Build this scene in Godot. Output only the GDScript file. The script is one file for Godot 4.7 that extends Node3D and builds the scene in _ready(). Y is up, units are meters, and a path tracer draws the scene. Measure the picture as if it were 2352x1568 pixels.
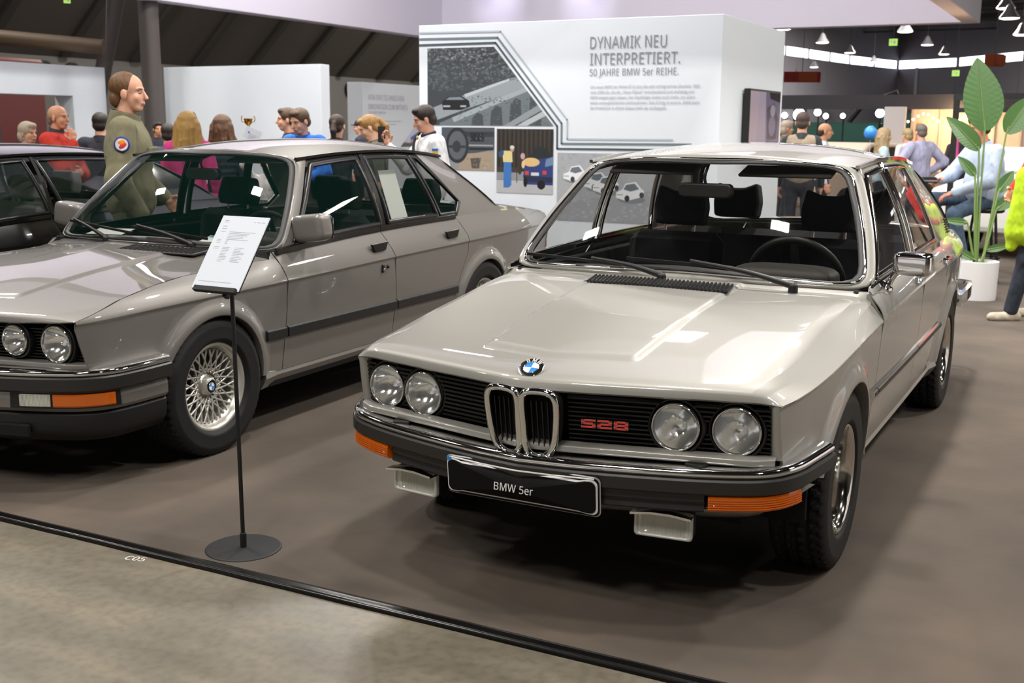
extends Node3D
# A stand at an indoor classic-car fair: two silver saloons and a black one on a brown carpet, display walls, visitors and the dark hall behind.
# ---------------------------------------------------------------- mesh building
class MB:
	var v := PackedVector3Array()
	var n := PackedVector3Array()
	var t := PackedVector2Array()
	var x := PackedInt32Array()
	var xf := Transform3D.IDENTITY
	func tri(a: Vector3, b: Vector3, c: Vector3) -> MB:
		var nn := (c - a).cross(b - a).normalized()
		var o := v.size()
		for p: Vector3 in [a, b, c]:
			v.append(xf * p); n.append((xf.basis * nn).normalized()); t.append(Vector2.ZERO)
		x.append_array(PackedInt32Array([o, o + 1, o + 2]))
		return self
	func quad(a: Vector3, b: Vector3, c: Vector3, d: Vector3, uv := false) -> MB:
		var nn := (c - a).cross(b - a).normalized()
		if nn.length() < .5: nn = (d - a).cross(c - a).normalized()
		var o := v.size()
		var us := [Vector2(0, 1), Vector2(0, 0), Vector2(1, 0), Vector2(1, 1)]
		var k := 0
		for p: Vector3 in [a, b, c, d]:
			v.append(xf * p); n.append((xf.basis * nn).normalized()); t.append(us[k] if uv else Vector2.ZERO); k += 1
		x.append_array(PackedInt32Array([o, o + 1, o + 2, o, o + 2, o + 3]))
		return self
	# rows of equal length; smooth normals; wu closes each row, wv closes the rows
	func grid(rows: Array, wu := false, wv := false) -> MB:
		var h := rows.size()
		var w: int = rows[0].size()
		var o := v.size()
		for j in h:
			for i in w:
				var p: Vector3 = rows[j][i]
				var l: Vector3 = rows[j][i - 1] if i > 0 else (rows[j][w - 1] if wu else p)
				var r: Vector3 = rows[j][i + 1] if i < w - 1 else (rows[j][0] if wu else p)
				var u: Vector3 = rows[j - 1][i] if j > 0 else (rows[h - 1][i] if wv else p)
				var d: Vector3 = rows[j + 1][i] if j < h - 1 else (rows[0][i] if wv else p)
				var nn := (r - l).cross(d - u)
				if nn.length_squared() < 1e-16:
					var jj := 1 if j == 0 else (h - 2 if j == h - 1 else j)
					var c: Vector3 = rows[jj][i]
					nn = ((rows[jj][(i + 1) % w] if wu or i < w - 1 else c) - (rows[jj][i - 1] if i > 0 else (rows[jj][w - 1] if wu else c))).cross(rows[mini(jj + 1, h - 1)][i] - rows[maxi(jj - 1, 0)][i])
				v.append(xf * p); n.append((xf.basis * nn).normalized()); t.append(Vector2(float(i) / maxi(w - 1, 1), float(j) / maxi(h - 1, 1)))
		for j in (h if wv else h - 1):
			for i in (w if wu else w - 1):
				var a := o + j * w + i
				var b := o + j * w + (i + 1) % w
				var c := o + ((j + 1) % h) * w + i
				var d := o + ((j + 1) % h) * w + (i + 1) % w
				x.append_array(PackedInt32Array([a, c, b, b, c, d]))
		return self
	# flat-shaded grid
	func fgrid(rows: Array, wu := false) -> MB:
		var w: int = rows[0].size()
		for j in rows.size() - 1:
			for i in (w if wu else w - 1):
				var k := (i + 1) % w
				quad(rows[j][i], rows[j + 1][i], rows[j + 1][k], rows[j][k])
		return self
	func box(c: Vector3, s: Vector3, b := Basis.IDENTITY, bev := 0.0) -> MB:
		var h := s * .5
		bev = minf(bev, minf(h.x, minf(h.y, h.z)) * .9)
		for ax in 3:
			for sg: float in [-1.0, 1.0]:
				var u := (ax + 1) % 3
				var w := (ax + 2) % 3
				var q := []
				for k: Array in [[-1, -1], [1, -1], [1, 1], [-1, 1]]:
					var p := Vector3.ZERO
					p[ax] = sg * h[ax]; p[u] = k[0] * (h[u] - bev); p[w] = k[1] * (h[w] - bev)
					q.append(c + b * p)
				if sg > 0: quad(q[3], q[2], q[1], q[0])
				else: quad(q[0], q[1], q[2], q[3])
				if bev > 0.0:
					for s2: float in [-1.0, 1.0]:
						# chamfer between face ax/sg and face u/s2
						var e := []
						for s3: float in [-1.0, 1.0]:
							var p1 := Vector3.ZERO
							p1[ax] = sg * h[ax]; p1[u] = s2 * (h[u] - bev); p1[w] = s3 * (h[w] - bev)
							var p2 := Vector3.ZERO
							p2[ax] = sg * (h[ax] - bev); p2[u] = s2 * h[u]; p2[w] = s3 * (h[w] - bev)
							e.append(c + b * p1); e.append(c + b * p2)
						if sg * s2 > 0: quad(e[0], e[2], e[3], e[1])
						else: quad(e[1], e[3], e[2], e[0])
		if bev > 0.0:
			for i in 8:
				var sg := Vector3(1 if i & 1 else -1, 1 if i & 2 else -1, 1 if i & 4 else -1)
				var q := []
				for ax in 3:
					var p := h - Vector3.ONE * bev
					p[ax] = h[ax]
					q.append(c + b * (p * sg))
				if sg.x * sg.y * sg.z > 0: tri(q[0], q[2], q[1])
				else: tri(q[0], q[1], q[2])
		return self
	func tube(path: Array, r, k := 8, caps := true, closed := false) -> MB:
		var m := path.size()
		var rows := []
		var up := Vector3.UP
		for i in m:
			var a: Vector3 = path[(i - 1 + m) % m] if closed else path[maxi(i - 1, 0)]
			var b: Vector3 = path[(i + 1) % m] if closed else path[mini(i + 1, m - 1)]
			var d := (b - a).normalized()
			if i == 0:
				up = Vector3.UP if absf(d.y) < .9 else Vector3.RIGHT
			up = (up - d * up.dot(d)).normalized()
			var s := d.cross(up)
			var rr: float = r[i] if r is Array else r
			var row := PackedVector3Array()
			for q in k:
				var an := TAU * q / k
				row.append(path[i] + (up * cos(an) + s * sin(an)) * rr)
			rows.append(row)
		grid(rows, true, closed)
		if caps and not closed:
			for e: int in [0, m - 1]:
				for q in k:
					if e == 0: tri(path[0], rows[0][q], rows[0][(q + 1) % k])
					else: tri(path[e], rows[e][(q + 1) % k], rows[e][q])
		return self
	# profile (x along side, y along up) swept along path; up given; flat facets along the profile, smooth along the path
	func sweep(path: Array, prof: Array, up := Vector3.UP, caps := true, closed := false, closedprof := true, smooth := false) -> MB:
		var m := path.size()
		var k := prof.size()
		var rows := []
		for i in m:
			var a: Vector3 = path[(i - 1 + m) % m] if closed else path[maxi(i - 1, 0)]
			var b: Vector3 = path[(i + 1) % m] if closed else path[mini(i + 1, m - 1)]
			var d := (b - a).normalized()
			var s := d.cross(up).normalized()
			var u := s.cross(d)
			var row := []
			for p: Vector2 in prof: row.append(path[i] + s * p.x + u * p.y)
			rows.append(row)
		if smooth:
			grid(rows, closedprof, closed)
		else:
			for q in (k if closedprof else k - 1):
				var g := []
				for i in m: g.append([rows[i][q], rows[i][(q + 1) % k]])
				grid(g, false, closed)
		if caps and not closed and closedprof:
			var pp := PackedVector2Array(prof)
			var ix := Geometry2D.triangulate_polygon(pp)
			for i in range(0, ix.size(), 3):
				tri(rows[0][ix[i]], rows[0][ix[i + 1]], rows[0][ix[i + 2]])
				tri(rows[m - 1][ix[i]], rows[m - 1][ix[i + 2]], rows[m - 1][ix[i + 1]])
		return self
	# profile points (radius, height along local y)
	func lathe(prof: Array, k := 32, at := Transform3D.IDENTITY, a0 := 0.0, a1 := TAU, flat := false) -> MB:
		var full := absf(a1 - a0 - TAU) < 1e-4
		var rows := []
		for p: Vector2 in prof:
			var row := []
			for i in (k if full else k + 1):
				var an := a0 + (a1 - a0) * i / k
				row.append(at * Vector3(cos(an) * p.x, p.y, sin(an) * p.x))
			rows.append(row)
		if flat:
			for j in rows.size() - 1: grid([rows[j], rows[j + 1]], full)
		else: grid(rows, full)
		return self
	# polygon in local xy pushed along local z from 0 to depth, front edge rounded by bev
	func extrude(poly: PackedVector2Array, depth: float, at := Transform3D.IDENTITY, bev := 0.0, back := true) -> MB:
		if Geometry2D.is_polygon_clockwise(poly): poly.reverse()
		var m := poly.size()
		var inset := PackedVector2Array()
		for i in m:
			var a := (poly[i] - poly[(i - 1 + m) % m]).normalized()
			var b := (poly[(i + 1) % m] - poly[i]).normalized()
			var q := (Vector2(-a.y, a.x) + Vector2(-b.y, b.x)).normalized()
			inset.append(q / maxf(q.dot(Vector2(-a.y, a.x)), .5))
		var rows := []
		var steps := [0.0] if bev <= 0.0 else [0.0, .08, .3, .62, 1.0]
		for e: float in steps:
			var row := []
			var z := depth - bev * (1.0 - sqrt(1.0 - (1.0 - e) * (1.0 - e))) if bev > 0.0 else depth
			for i in m:
				var p := poly[i] + inset[i] * bev * e
				row.append(at * Vector3(p.x, p.y, z))
			rows.append(row)
		if bev > 0.0: grid(rows, true)
		var low := []
		for p in poly: low.append(at * Vector3(p.x, p.y, 0))
		for i in m: quad(low[i], rows[0][i], rows[0][(i + 1) % m], low[(i + 1) % m])
		var front := PackedVector2Array()
		for i in m: front.append(poly[i] + inset[i] * bev)
		var ix := Geometry2D.triangulate_polygon(front)
		var top: Array = rows[-1]
		if ix.is_empty():
			var ct := Vector3.ZERO; var cl := Vector3.ZERO
			for i in m: ct += top[i] / m; cl += low[i] / m
			for i in m:
				tri(ct, top[(i + 1) % m], top[i])
				if back: tri(cl, low[i], low[(i + 1) % m])
		for i in range(0, ix.size(), 3):
			var a := ix[i]; var b := ix[i + 1]; var c := ix[i + 2]
			if (front[b] - front[a]).cross(front[c] - front[a]) < 0: var s := b; b = c; c = s
			tri(top[a], top[c], top[b])
			if back: tri(low[a], low[b], low[c])
		return self
	func ball(c: Vector3, r: Vector3, k := 16, j := 10, b := Basis.IDENTITY) -> MB:
		var rows := []
		for a in j + 1:
			var th := PI * a / j
			var row := []
			for i in k:
				var ph := TAU * i / k
				row.append(c + b * Vector3(sin(th) * cos(ph) * r.x, cos(th) * r.y, sin(th) * sin(ph) * r.z))
			rows.append(row)
		return grid(rows, true)
	# rounded box: e small is boxy, 1 is an ellipsoid
	func pillow(c: Vector3, r: Vector3, e: float, b := Basis.IDENTITY, k := 28, j := 16) -> MB:
		var rows := []
		for a in j + 1:
			var th := PI * a / j
			var row := []
			for i in k:
				var ph := TAU * i / k
				var f := func(x: float) -> float: return signf(x) * pow(absf(x), e)
				var st: float = f.call(sin(th))
				row.append(c + b * Vector3(st * f.call(cos(ph)) * r.x, f.call(cos(th)) * r.y, st * f.call(sin(ph)) * r.z))
			rows.append(row)
		return grid(rows, true)
	func add(o: MB) -> MB:
		var s := v.size()
		v.append_array(o.v); n.append_array(o.n); t.append_array(o.t)
		for i in o.x: x.append(s + i)
		return self
	func mesh() -> ArrayMesh:
		var a := []
		a.resize(Mesh.ARRAY_MAX)
		a[Mesh.ARRAY_VERTEX] = v; a[Mesh.ARRAY_NORMAL] = n; a[Mesh.ARRAY_TEX_UV] = t; a[Mesh.ARRAY_INDEX] = x
		var m := ArrayMesh.new()
		m.add_surface_from_arrays(Mesh.PRIMITIVE_TRIANGLES, a)
		return m

# ---------------------------------------------------------------- nodes
var M := {}
var used := {}
func numbered(called: String) -> String:
	if not used.has(called):
		used[called] = 0
		return called
	used[called] += 1
	return "%s_%03d" % [called, used[called]]
func thing(called: String, label: String, category: String, at := Vector3.ZERO, turn := 0.0, group := "") -> Node3D:
	var o := Node3D.new()
	o.name = numbered(called)
	add_child(o)
	o.position = at
	o.rotation.y = turn
	tag(o, label, category, group)
	return o
func tag(o: Node, label: String, category: String, group := "", kind := "") -> Node:
	if label: o.set_meta("label", label)
	if category: o.set_meta("category", category)
	if group: o.set_meta("group", group)
	if kind: o.set_meta("kind", kind)
	return o
func put(called: String, m, material: Material, parent: Node = null, at := Transform3D.IDENTITY) -> MeshInstance3D:
	var o := MeshInstance3D.new()
	o.mesh = m.mesh() if m is MB else m
	o.material_override = material
	o.transform = at
	if parent:
		o.name = called
		parent.add_child(o, true)
	else:
		o.name = numbered(called)
		add_child(o)
	return o
func node(called: String, parent: Node, at := Transform3D.IDENTITY) -> Node3D:
	var o := Node3D.new()
	o.name = called
	o.transform = at
	parent.add_child(o, true)
	return o
func struct(called: String, m, material: Material, label := "") -> MeshInstance3D:
	var o := put(called, m, material)
	o.set_meta("kind", "structure")
	if label: o.set_meta("label", label)
	return o

# ---------------------------------------------------------------- materials
func mat(key: String, col: Color, rough := .5, metal := 0.0, more := {}) -> StandardMaterial3D:
	var m := StandardMaterial3D.new()
	m.resource_name = key
	m.albedo_color = col
	m.roughness = rough
	m.metallic = metal
	m.cull_mode = BaseMaterial3D.CULL_DISABLED
	for k: String in more: m.set(k, more[k])
	M[key] = m
	return m
func noise_tex(seed_: int, freq: float, ramp: Array, size := 512, octaves := 4, kind := FastNoiseLite.TYPE_SIMPLEX_SMOOTH) -> NoiseTexture2D:
	var t := NoiseTexture2D.new()
	t.width = size; t.height = size; t.seamless = true
	var f := FastNoiseLite.new()
	f.seed = seed_; f.frequency = freq; f.fractal_octaves = octaves; f.noise_type = kind
	t.noise = f
	if ramp:
		var g := Gradient.new()
		g.offsets = PackedFloat32Array(); g.colors = PackedColorArray()
		var off := PackedFloat32Array(); var cs := PackedColorArray()
		for e: Array in ramp: off.append(e[0]); cs.append(e[1])
		g.offsets = off; g.colors = cs
		t.color_ramp = g
	return t
func glass(key: String, col: Color, alpha := .12) -> StandardMaterial3D:
	return mat(key, Color(col, alpha), .02, 0.0, {"transparency": BaseMaterial3D.TRANSPARENCY_ALPHA})
func glow(key: String, col: Color, e := 1.0) -> StandardMaterial3D:
	return mat(key, col, .6, 0.0, {"emission_enabled": true, "emission": col, "emission_energy_multiplier": e})
func C(h: int) -> Color: return Color.hex(h * 256 + 255)

# ---------------------------------------------------------------- curves and patches
static func tb(t: Array, z: float) -> float:
	# smooth interpolation in a table of [position, value] sorted by falling position
	var m := t.size()
	if z >= t[0][0]: return t[0][1]
	if z <= t[m - 1][0]: return t[m - 1][1]
	for i in m - 1:
		if z <= t[i][0] and z >= t[i + 1][0]:
			var h: float = t[i + 1][0] - t[i][0]
			var u: float = (z - t[i][0]) / h
			var s: float = (t[i + 1][1] - t[i][1]) / h
			var s0: float = s if i == 0 else (t[i + 1][1] - t[i - 1][1]) / (t[i + 1][0] - t[i - 1][0])
			var s1: float = s if i == m - 2 else (t[i + 2][1] - t[i][1]) / (t[i + 2][0] - t[i][0])
			var u2 := u * u; var u3 := u2 * u
			return t[i][1] * (2 * u3 - 3 * u2 + 1) + s0 * h * (u3 - 2 * u2 + u) + t[i + 1][1] * (3 * u2 - 2 * u3) + s1 * h * (u3 - u2)
	return 0.0
func cr(p: Array, k := 6, closed := false) -> Array:
	var out := []
	var m := p.size()
	for i in (m if closed else m - 1):
		var a = p[(i - 1 + m) % m] if closed or i > 0 else p[i] * 2.0 - p[i + 1]
		var b = p[i]
		var c = p[(i + 1) % m]
		var d = p[(i + 2) % m] if closed or i < m - 2 else p[i + 1] * 2.0 - p[i]
		for q in k: out.append(b.cubic_interpolate(c, a, d, float(q) / k))
	if not closed: out.append(p[m - 1])
	return out
func resample(p: Array, k: int) -> Array:
	var l := [0.0]
	for i in range(1, p.size()): l.append(l[-1] + p[i].distance_to(p[i - 1]))
	var out := []
	var j := 0
	for q in k:
		var s: float = l[-1] * q / (k - 1)
		while j < p.size() - 2 and l[j + 1] < s: j += 1
		out.append(p[j].lerp(p[j + 1], clampf((s - l[j]) / maxf(l[j + 1] - l[j], 1e-9), 0, 1)))
	return out
# surface through four boundary curves: a,b run along u (v=0,1), c,d along v (u=0,1)
func coons(a: Array, b: Array, c: Array, d: Array, nu: int, nv: int, bump = null) -> Array:
	a = resample(a, nu); b = resample(b, nu); c = resample(c, nv); d = resample(d, nv)
	var rows := []
	for j in nv:
		var v := float(j) / (nv - 1)
		var row := []
		for i in nu:
			var u := float(i) / (nu - 1)
			var p: Vector3 = a[i] * (1 - v) + b[i] * v + c[j] * (1 - u) + d[j] * u - (a[0] * (1 - u) * (1 - v) + a[nu - 1] * u * (1 - v) + b[0] * (1 - u) * v + b[nu - 1] * u * v)
			if bump != null: p += bump.call(u, v, p)
			row.append(p)
		rows.append(row)
	return rows
# a sheet cut to a polygon in a flat domain and laid on a surface fn(Vector2) -> Vector3; us, vs are the grid lines; lip is the depth of its folded edge
func sheet(mb: MB, poly: PackedVector2Array, fn: Callable, us: Array, vs: Array, lip := .012) -> MB:
	var h := .0015
	var nrm := func(p: Vector2) -> Vector3:
		var a: Vector3 = fn.call(p + Vector2(h, 0)) - fn.call(p - Vector2(h, 0))
		var b: Vector3 = fn.call(p + Vector2(0, h)) - fn.call(p - Vector2(0, h))
		return a.cross(b).normalized()
	var seen := {}
	for i in us.size() - 1:
		for j in vs.size() - 1:
			var cell := PackedVector2Array([Vector2(us[i], vs[j]), Vector2(us[i + 1], vs[j]), Vector2(us[i + 1], vs[j + 1]), Vector2(us[i], vs[j + 1])])
			for q: PackedVector2Array in Geometry2D.intersect_polygons(cell, poly):
				if Geometry2D.is_polygon_clockwise(q): q.reverse()
				var ix := Geometry2D.triangulate_polygon(q)
				if ix.is_empty(): continue
				var id := []
				for p in q:
					var key := Vector2i((p * 20000.0).round())
					if not seen.has(key):
						seen[key] = mb.v.size()
						mb.v.append(mb.xf * fn.call(p)); mb.n.append((mb.xf.basis * nrm.call(p)).normalized()); mb.t.append(p)
					id.append(seen[key])
				for k in range(0, ix.size(), 3):
					var a := q[ix[k]]; var b := q[ix[k + 1]]; var c := q[ix[k + 2]]
					if (b - a).cross(c - a) > 0: mb.x.append_array(PackedInt32Array([id[ix[k]], id[ix[k + 2]], id[ix[k + 1]]]))
					else: mb.x.append_array(PackedInt32Array([id[ix[k]], id[ix[k + 1]], id[ix[k + 2]]]))
	if lip != 0.0:
		var m := poly.size()
		for i in m:
			var a := poly[i]; var b := poly[(i + 1) % m]
			var k := maxi(1, int(a.distance_to(b) / .06))
			var g := []
			for q in k + 1:
				var p := a.lerp(b, float(q) / k)
				var w: Vector3 = fn.call(p)
				g.append([w, w - nrm.call(p) * lip])
			mb.grid(g)
	return mb
func lin(a: float, b: float, step: float, extra := []) -> Array:
	var out := []
	var k := maxi(1, int(ceil((b - a) / step)))
	for i in k + 1: out.append(a + (b - a) * i / k)
	for e: float in extra:
		if e > a and e < b: out.append(e)
	out.sort()
	return out
func arc(c: Vector2, r: float, a0: float, a1: float, k := 12) -> Array:
	var out := []
	for i in k + 1: out.append(c + Vector2.from_angle(deg_to_rad(a0 + (a1 - a0) * i / k)) * r)
	return out
func rrect(w: float, h: float, r: float, k := 5) -> PackedVector2Array:
	var out := PackedVector2Array()
	for q: Array in [[1, 1, 0], [-1, 1, 90], [-1, -1, 180], [1, -1, 270]]:
		for p: Vector2 in arc(Vector2(q[0] * (w / 2 - r), q[1] * (h / 2 - r)), r, q[2], q[2] + 90, k): out.append(p)
	return out
func xfm(at: Vector3, x: Vector3, y: Vector3, z: Vector3) -> Transform3D: return Transform3D(Basis(x, y, z), at)
func aim(at: Vector3, z: Vector3, up := Vector3.UP) -> Transform3D:
	z = z.normalized()
	var x := up.cross(z).normalized()
	return Transform3D(Basis(x, z.cross(x), z), at)
func rod(a: Vector3, b: Vector3, r: float, k := 10) -> MB: return MB.new().tube([a, b], r, k)
# ---------------------------------------------------------------- cars: x to the car's left, y up, z forward, origin on the floor under the front axle
func side_pt(d: Dictionary, s: float, p: Vector2) -> Vector3:
	var z := p.x; var v := p.y
	var off: float
	var yc := tb(d.yc, z)
	if v > 0.0:
		var k := smoothstep(-.55, -.3, z)
		off = .22 * v + lerpf(d.sh, d.shf, k) * v * v
	else:
		var u := -v
		off = .005 * smoothstep(0.0, .012, u) + d.lean * u + d.tuck * u * u
	var fl := 0.0
	for hz: float in [0.0, d.wb]:
		var r := Vector2(z - hz, v + yc - d.hub).length()
		fl = maxf(fl, d.flare * smoothstep(d.ra + .075, d.ra + .012, r))
	return Vector3(s * (tb(d.xc, z) - off + fl), yc + v, z)
func glass_pt(d: Dictionary, s: float, p: Vector2, lift := 0.0) -> Vector3:
	var z := p.x; var t := p.y
	var v := tb(d.yb, z) - tb(d.yc, z)
	var b := side_pt(d, s, Vector2(minf(z, -.56), v))
	b.z = z
	b.y = tb(d.yb, z)
	var r := Vector3(s * tb(d.xr, z), tb(d.yr, z), z)
	var o := b.lerp(r, t)
	o.x += s * (.022 * 4.0 * t * (1.0 - t) + lift)
	return o
func zy(d: Dictionary, pts: Array) -> PackedVector2Array:
	var o := PackedVector2Array()
	for p: Vector2 in pts: o.append(Vector2(p.x, p.y - tb(d.yc, p.x)))
	return o
func circ(d: Dictionary, hz: float, r: float, a0: float, a1: float, k := 18) -> Array: return arc(Vector2(hz, d.hub), r, a0, a1, k)
func panel_lines(d: Dictionary, poly: PackedVector2Array) -> Array:
	var lo := poly[0]; var hi := poly[0]
	for p in poly: lo = lo.min(p); hi = hi.max(p)
	return [lin(lo.x, hi.x, .055), lin(lo.y, hi.y, .06, [-.022, -.014, -.009, -.005, -.002, .002, .006, .012, .03])]
func side_panel(car: Node, called: String, d: Dictionary, s: float, poly: PackedVector2Array, m: Material, arches := []) -> MeshInstance3D:
	var mb := MB.new()
	var l := panel_lines(d, poly)
	sheet(mb, poly, func(p: Vector2) -> Vector3: return side_pt(d, s, p), l[0], l[1], -s * .012)
	for a: Array in arches:   # [hub z, from angle, to angle] flared wheel arch ring
		var rows := []
		for rr: float in [d.ra - .0, d.ra - .006, d.ra, d.ra + .008, d.ra + .02, d.ra + .032, d.ra + .045, d.ra + .058, d.ra + .075]:
			var row := []
			for q in 25:
				var an := deg_to_rad(lerpf(a[1], a[2], q / 24.0))
				var z := a[0] + cos(an) * rr as float
				var y := d.hub + sin(an) * rr as float
				var p := side_pt(d, s, Vector2(z, y - tb(d.yc, z)))
				if rows.is_empty(): p.x -= s * .07
				row.append(p)
			rows.append(row)
		mb.grid(rows)
	return put(called, mb, m, car)
func ringed(poly: PackedVector2Array, w: float) -> Array:
	# inward mitred copy with the same vertex order
	var m := poly.size()
	if Geometry2D.is_polygon_clockwise(poly): poly.reverse()
	var out := []
	for i in m:
		var a := (poly[i] - poly[(i - 1 + m) % m]).normalized()
		var b := (poly[(i + 1) % m] - poly[i]).normalized()
		var na := Vector2(-a.y, a.x); var nb := Vector2(-b.y, b.x)
		var q := (na + nb).normalized()
		out.append(poly[i] + q * w / maxf(q.dot(na), .35))
	return out
func densify(poly: Array, step: float) -> PackedVector2Array:
	var out := PackedVector2Array()
	for i in poly.size():
		var a: Vector2 = poly[i]; var b: Vector2 = poly[(i + 1) % poly.size()]
		var k := maxi(1, int(a.distance_to(b) / step))
		for q in k: out.append(a.lerp(b, float(q) / k))
	return out
func fillet(poly: Array, r: float, k := 4) -> PackedVector2Array:
	var out := PackedVector2Array()
	var m := poly.size()
	for i in m:
		var p: Vector2 = poly[i]
		var a: Vector2 = poly[(i - 1 + m) % m] - p
		var b: Vector2 = poly[(i + 1) % m] - p
		var l := minf(r, minf(a.length(), b.length()) * .45)
		var p0 := p + a.normalized() * l; var p1 := p + b.normalized() * l
		for q in k + 1: out.append(p0.bezier_interpolate(p, p, p1, float(q) / k))
	return out
# side window: frame strip and pane in the (z, t) domain of the greenhouse
func side_window(car: Node, d: Dictionary, s: float, poly: Array, fw: float, frame: Material, pane: Material, owner: Node = null) -> void:
	# t is scaled by .42 m so that widths come out even
	var sc: Array = []
	for p: Vector2 in poly: sc.append(Vector2(p.x, p.y * .44))
	var outer := densify(Array(fillet(sc, .035)), .05)
	if Geometry2D.is_polygon_clockwise(outer): outer.reverse()
	var inner := PackedVector2Array(ringed(outer, fw))
	var g := func(p: Vector2, lift: float) -> Vector3: return glass_pt(d, s, Vector2(p.x, p.y / .44), lift)
	var rows := []
	for e: Array in [[outer, -.012], [outer, .004], [PackedVector2Array(ringed(outer, fw * .3)), .009], [PackedVector2Array(ringed(outer, fw * .75)), .008], [inner, .003], [inner, -.012]]:
		var row := []
		for p: Vector2 in e[0]: row.append(g.call(p, e[1]))
		rows.append(row)
	put("window_frame", MB.new().grid(rows, true), frame, owner if owner else car)
	var lo := inner[0]; var hi := inner[0]
	for p in inner: lo = lo.min(p); hi = hi.max(p)
	var mb := MB.new()
	sheet(mb, inner, func(p: Vector2) -> Vector3: return g.call(p, -.004), lin(lo.x, hi.x, .1), lin(lo.y, hi.y, .1), 0.0)
	put("window_pane", mb, pane, owner if owner else car)
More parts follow.
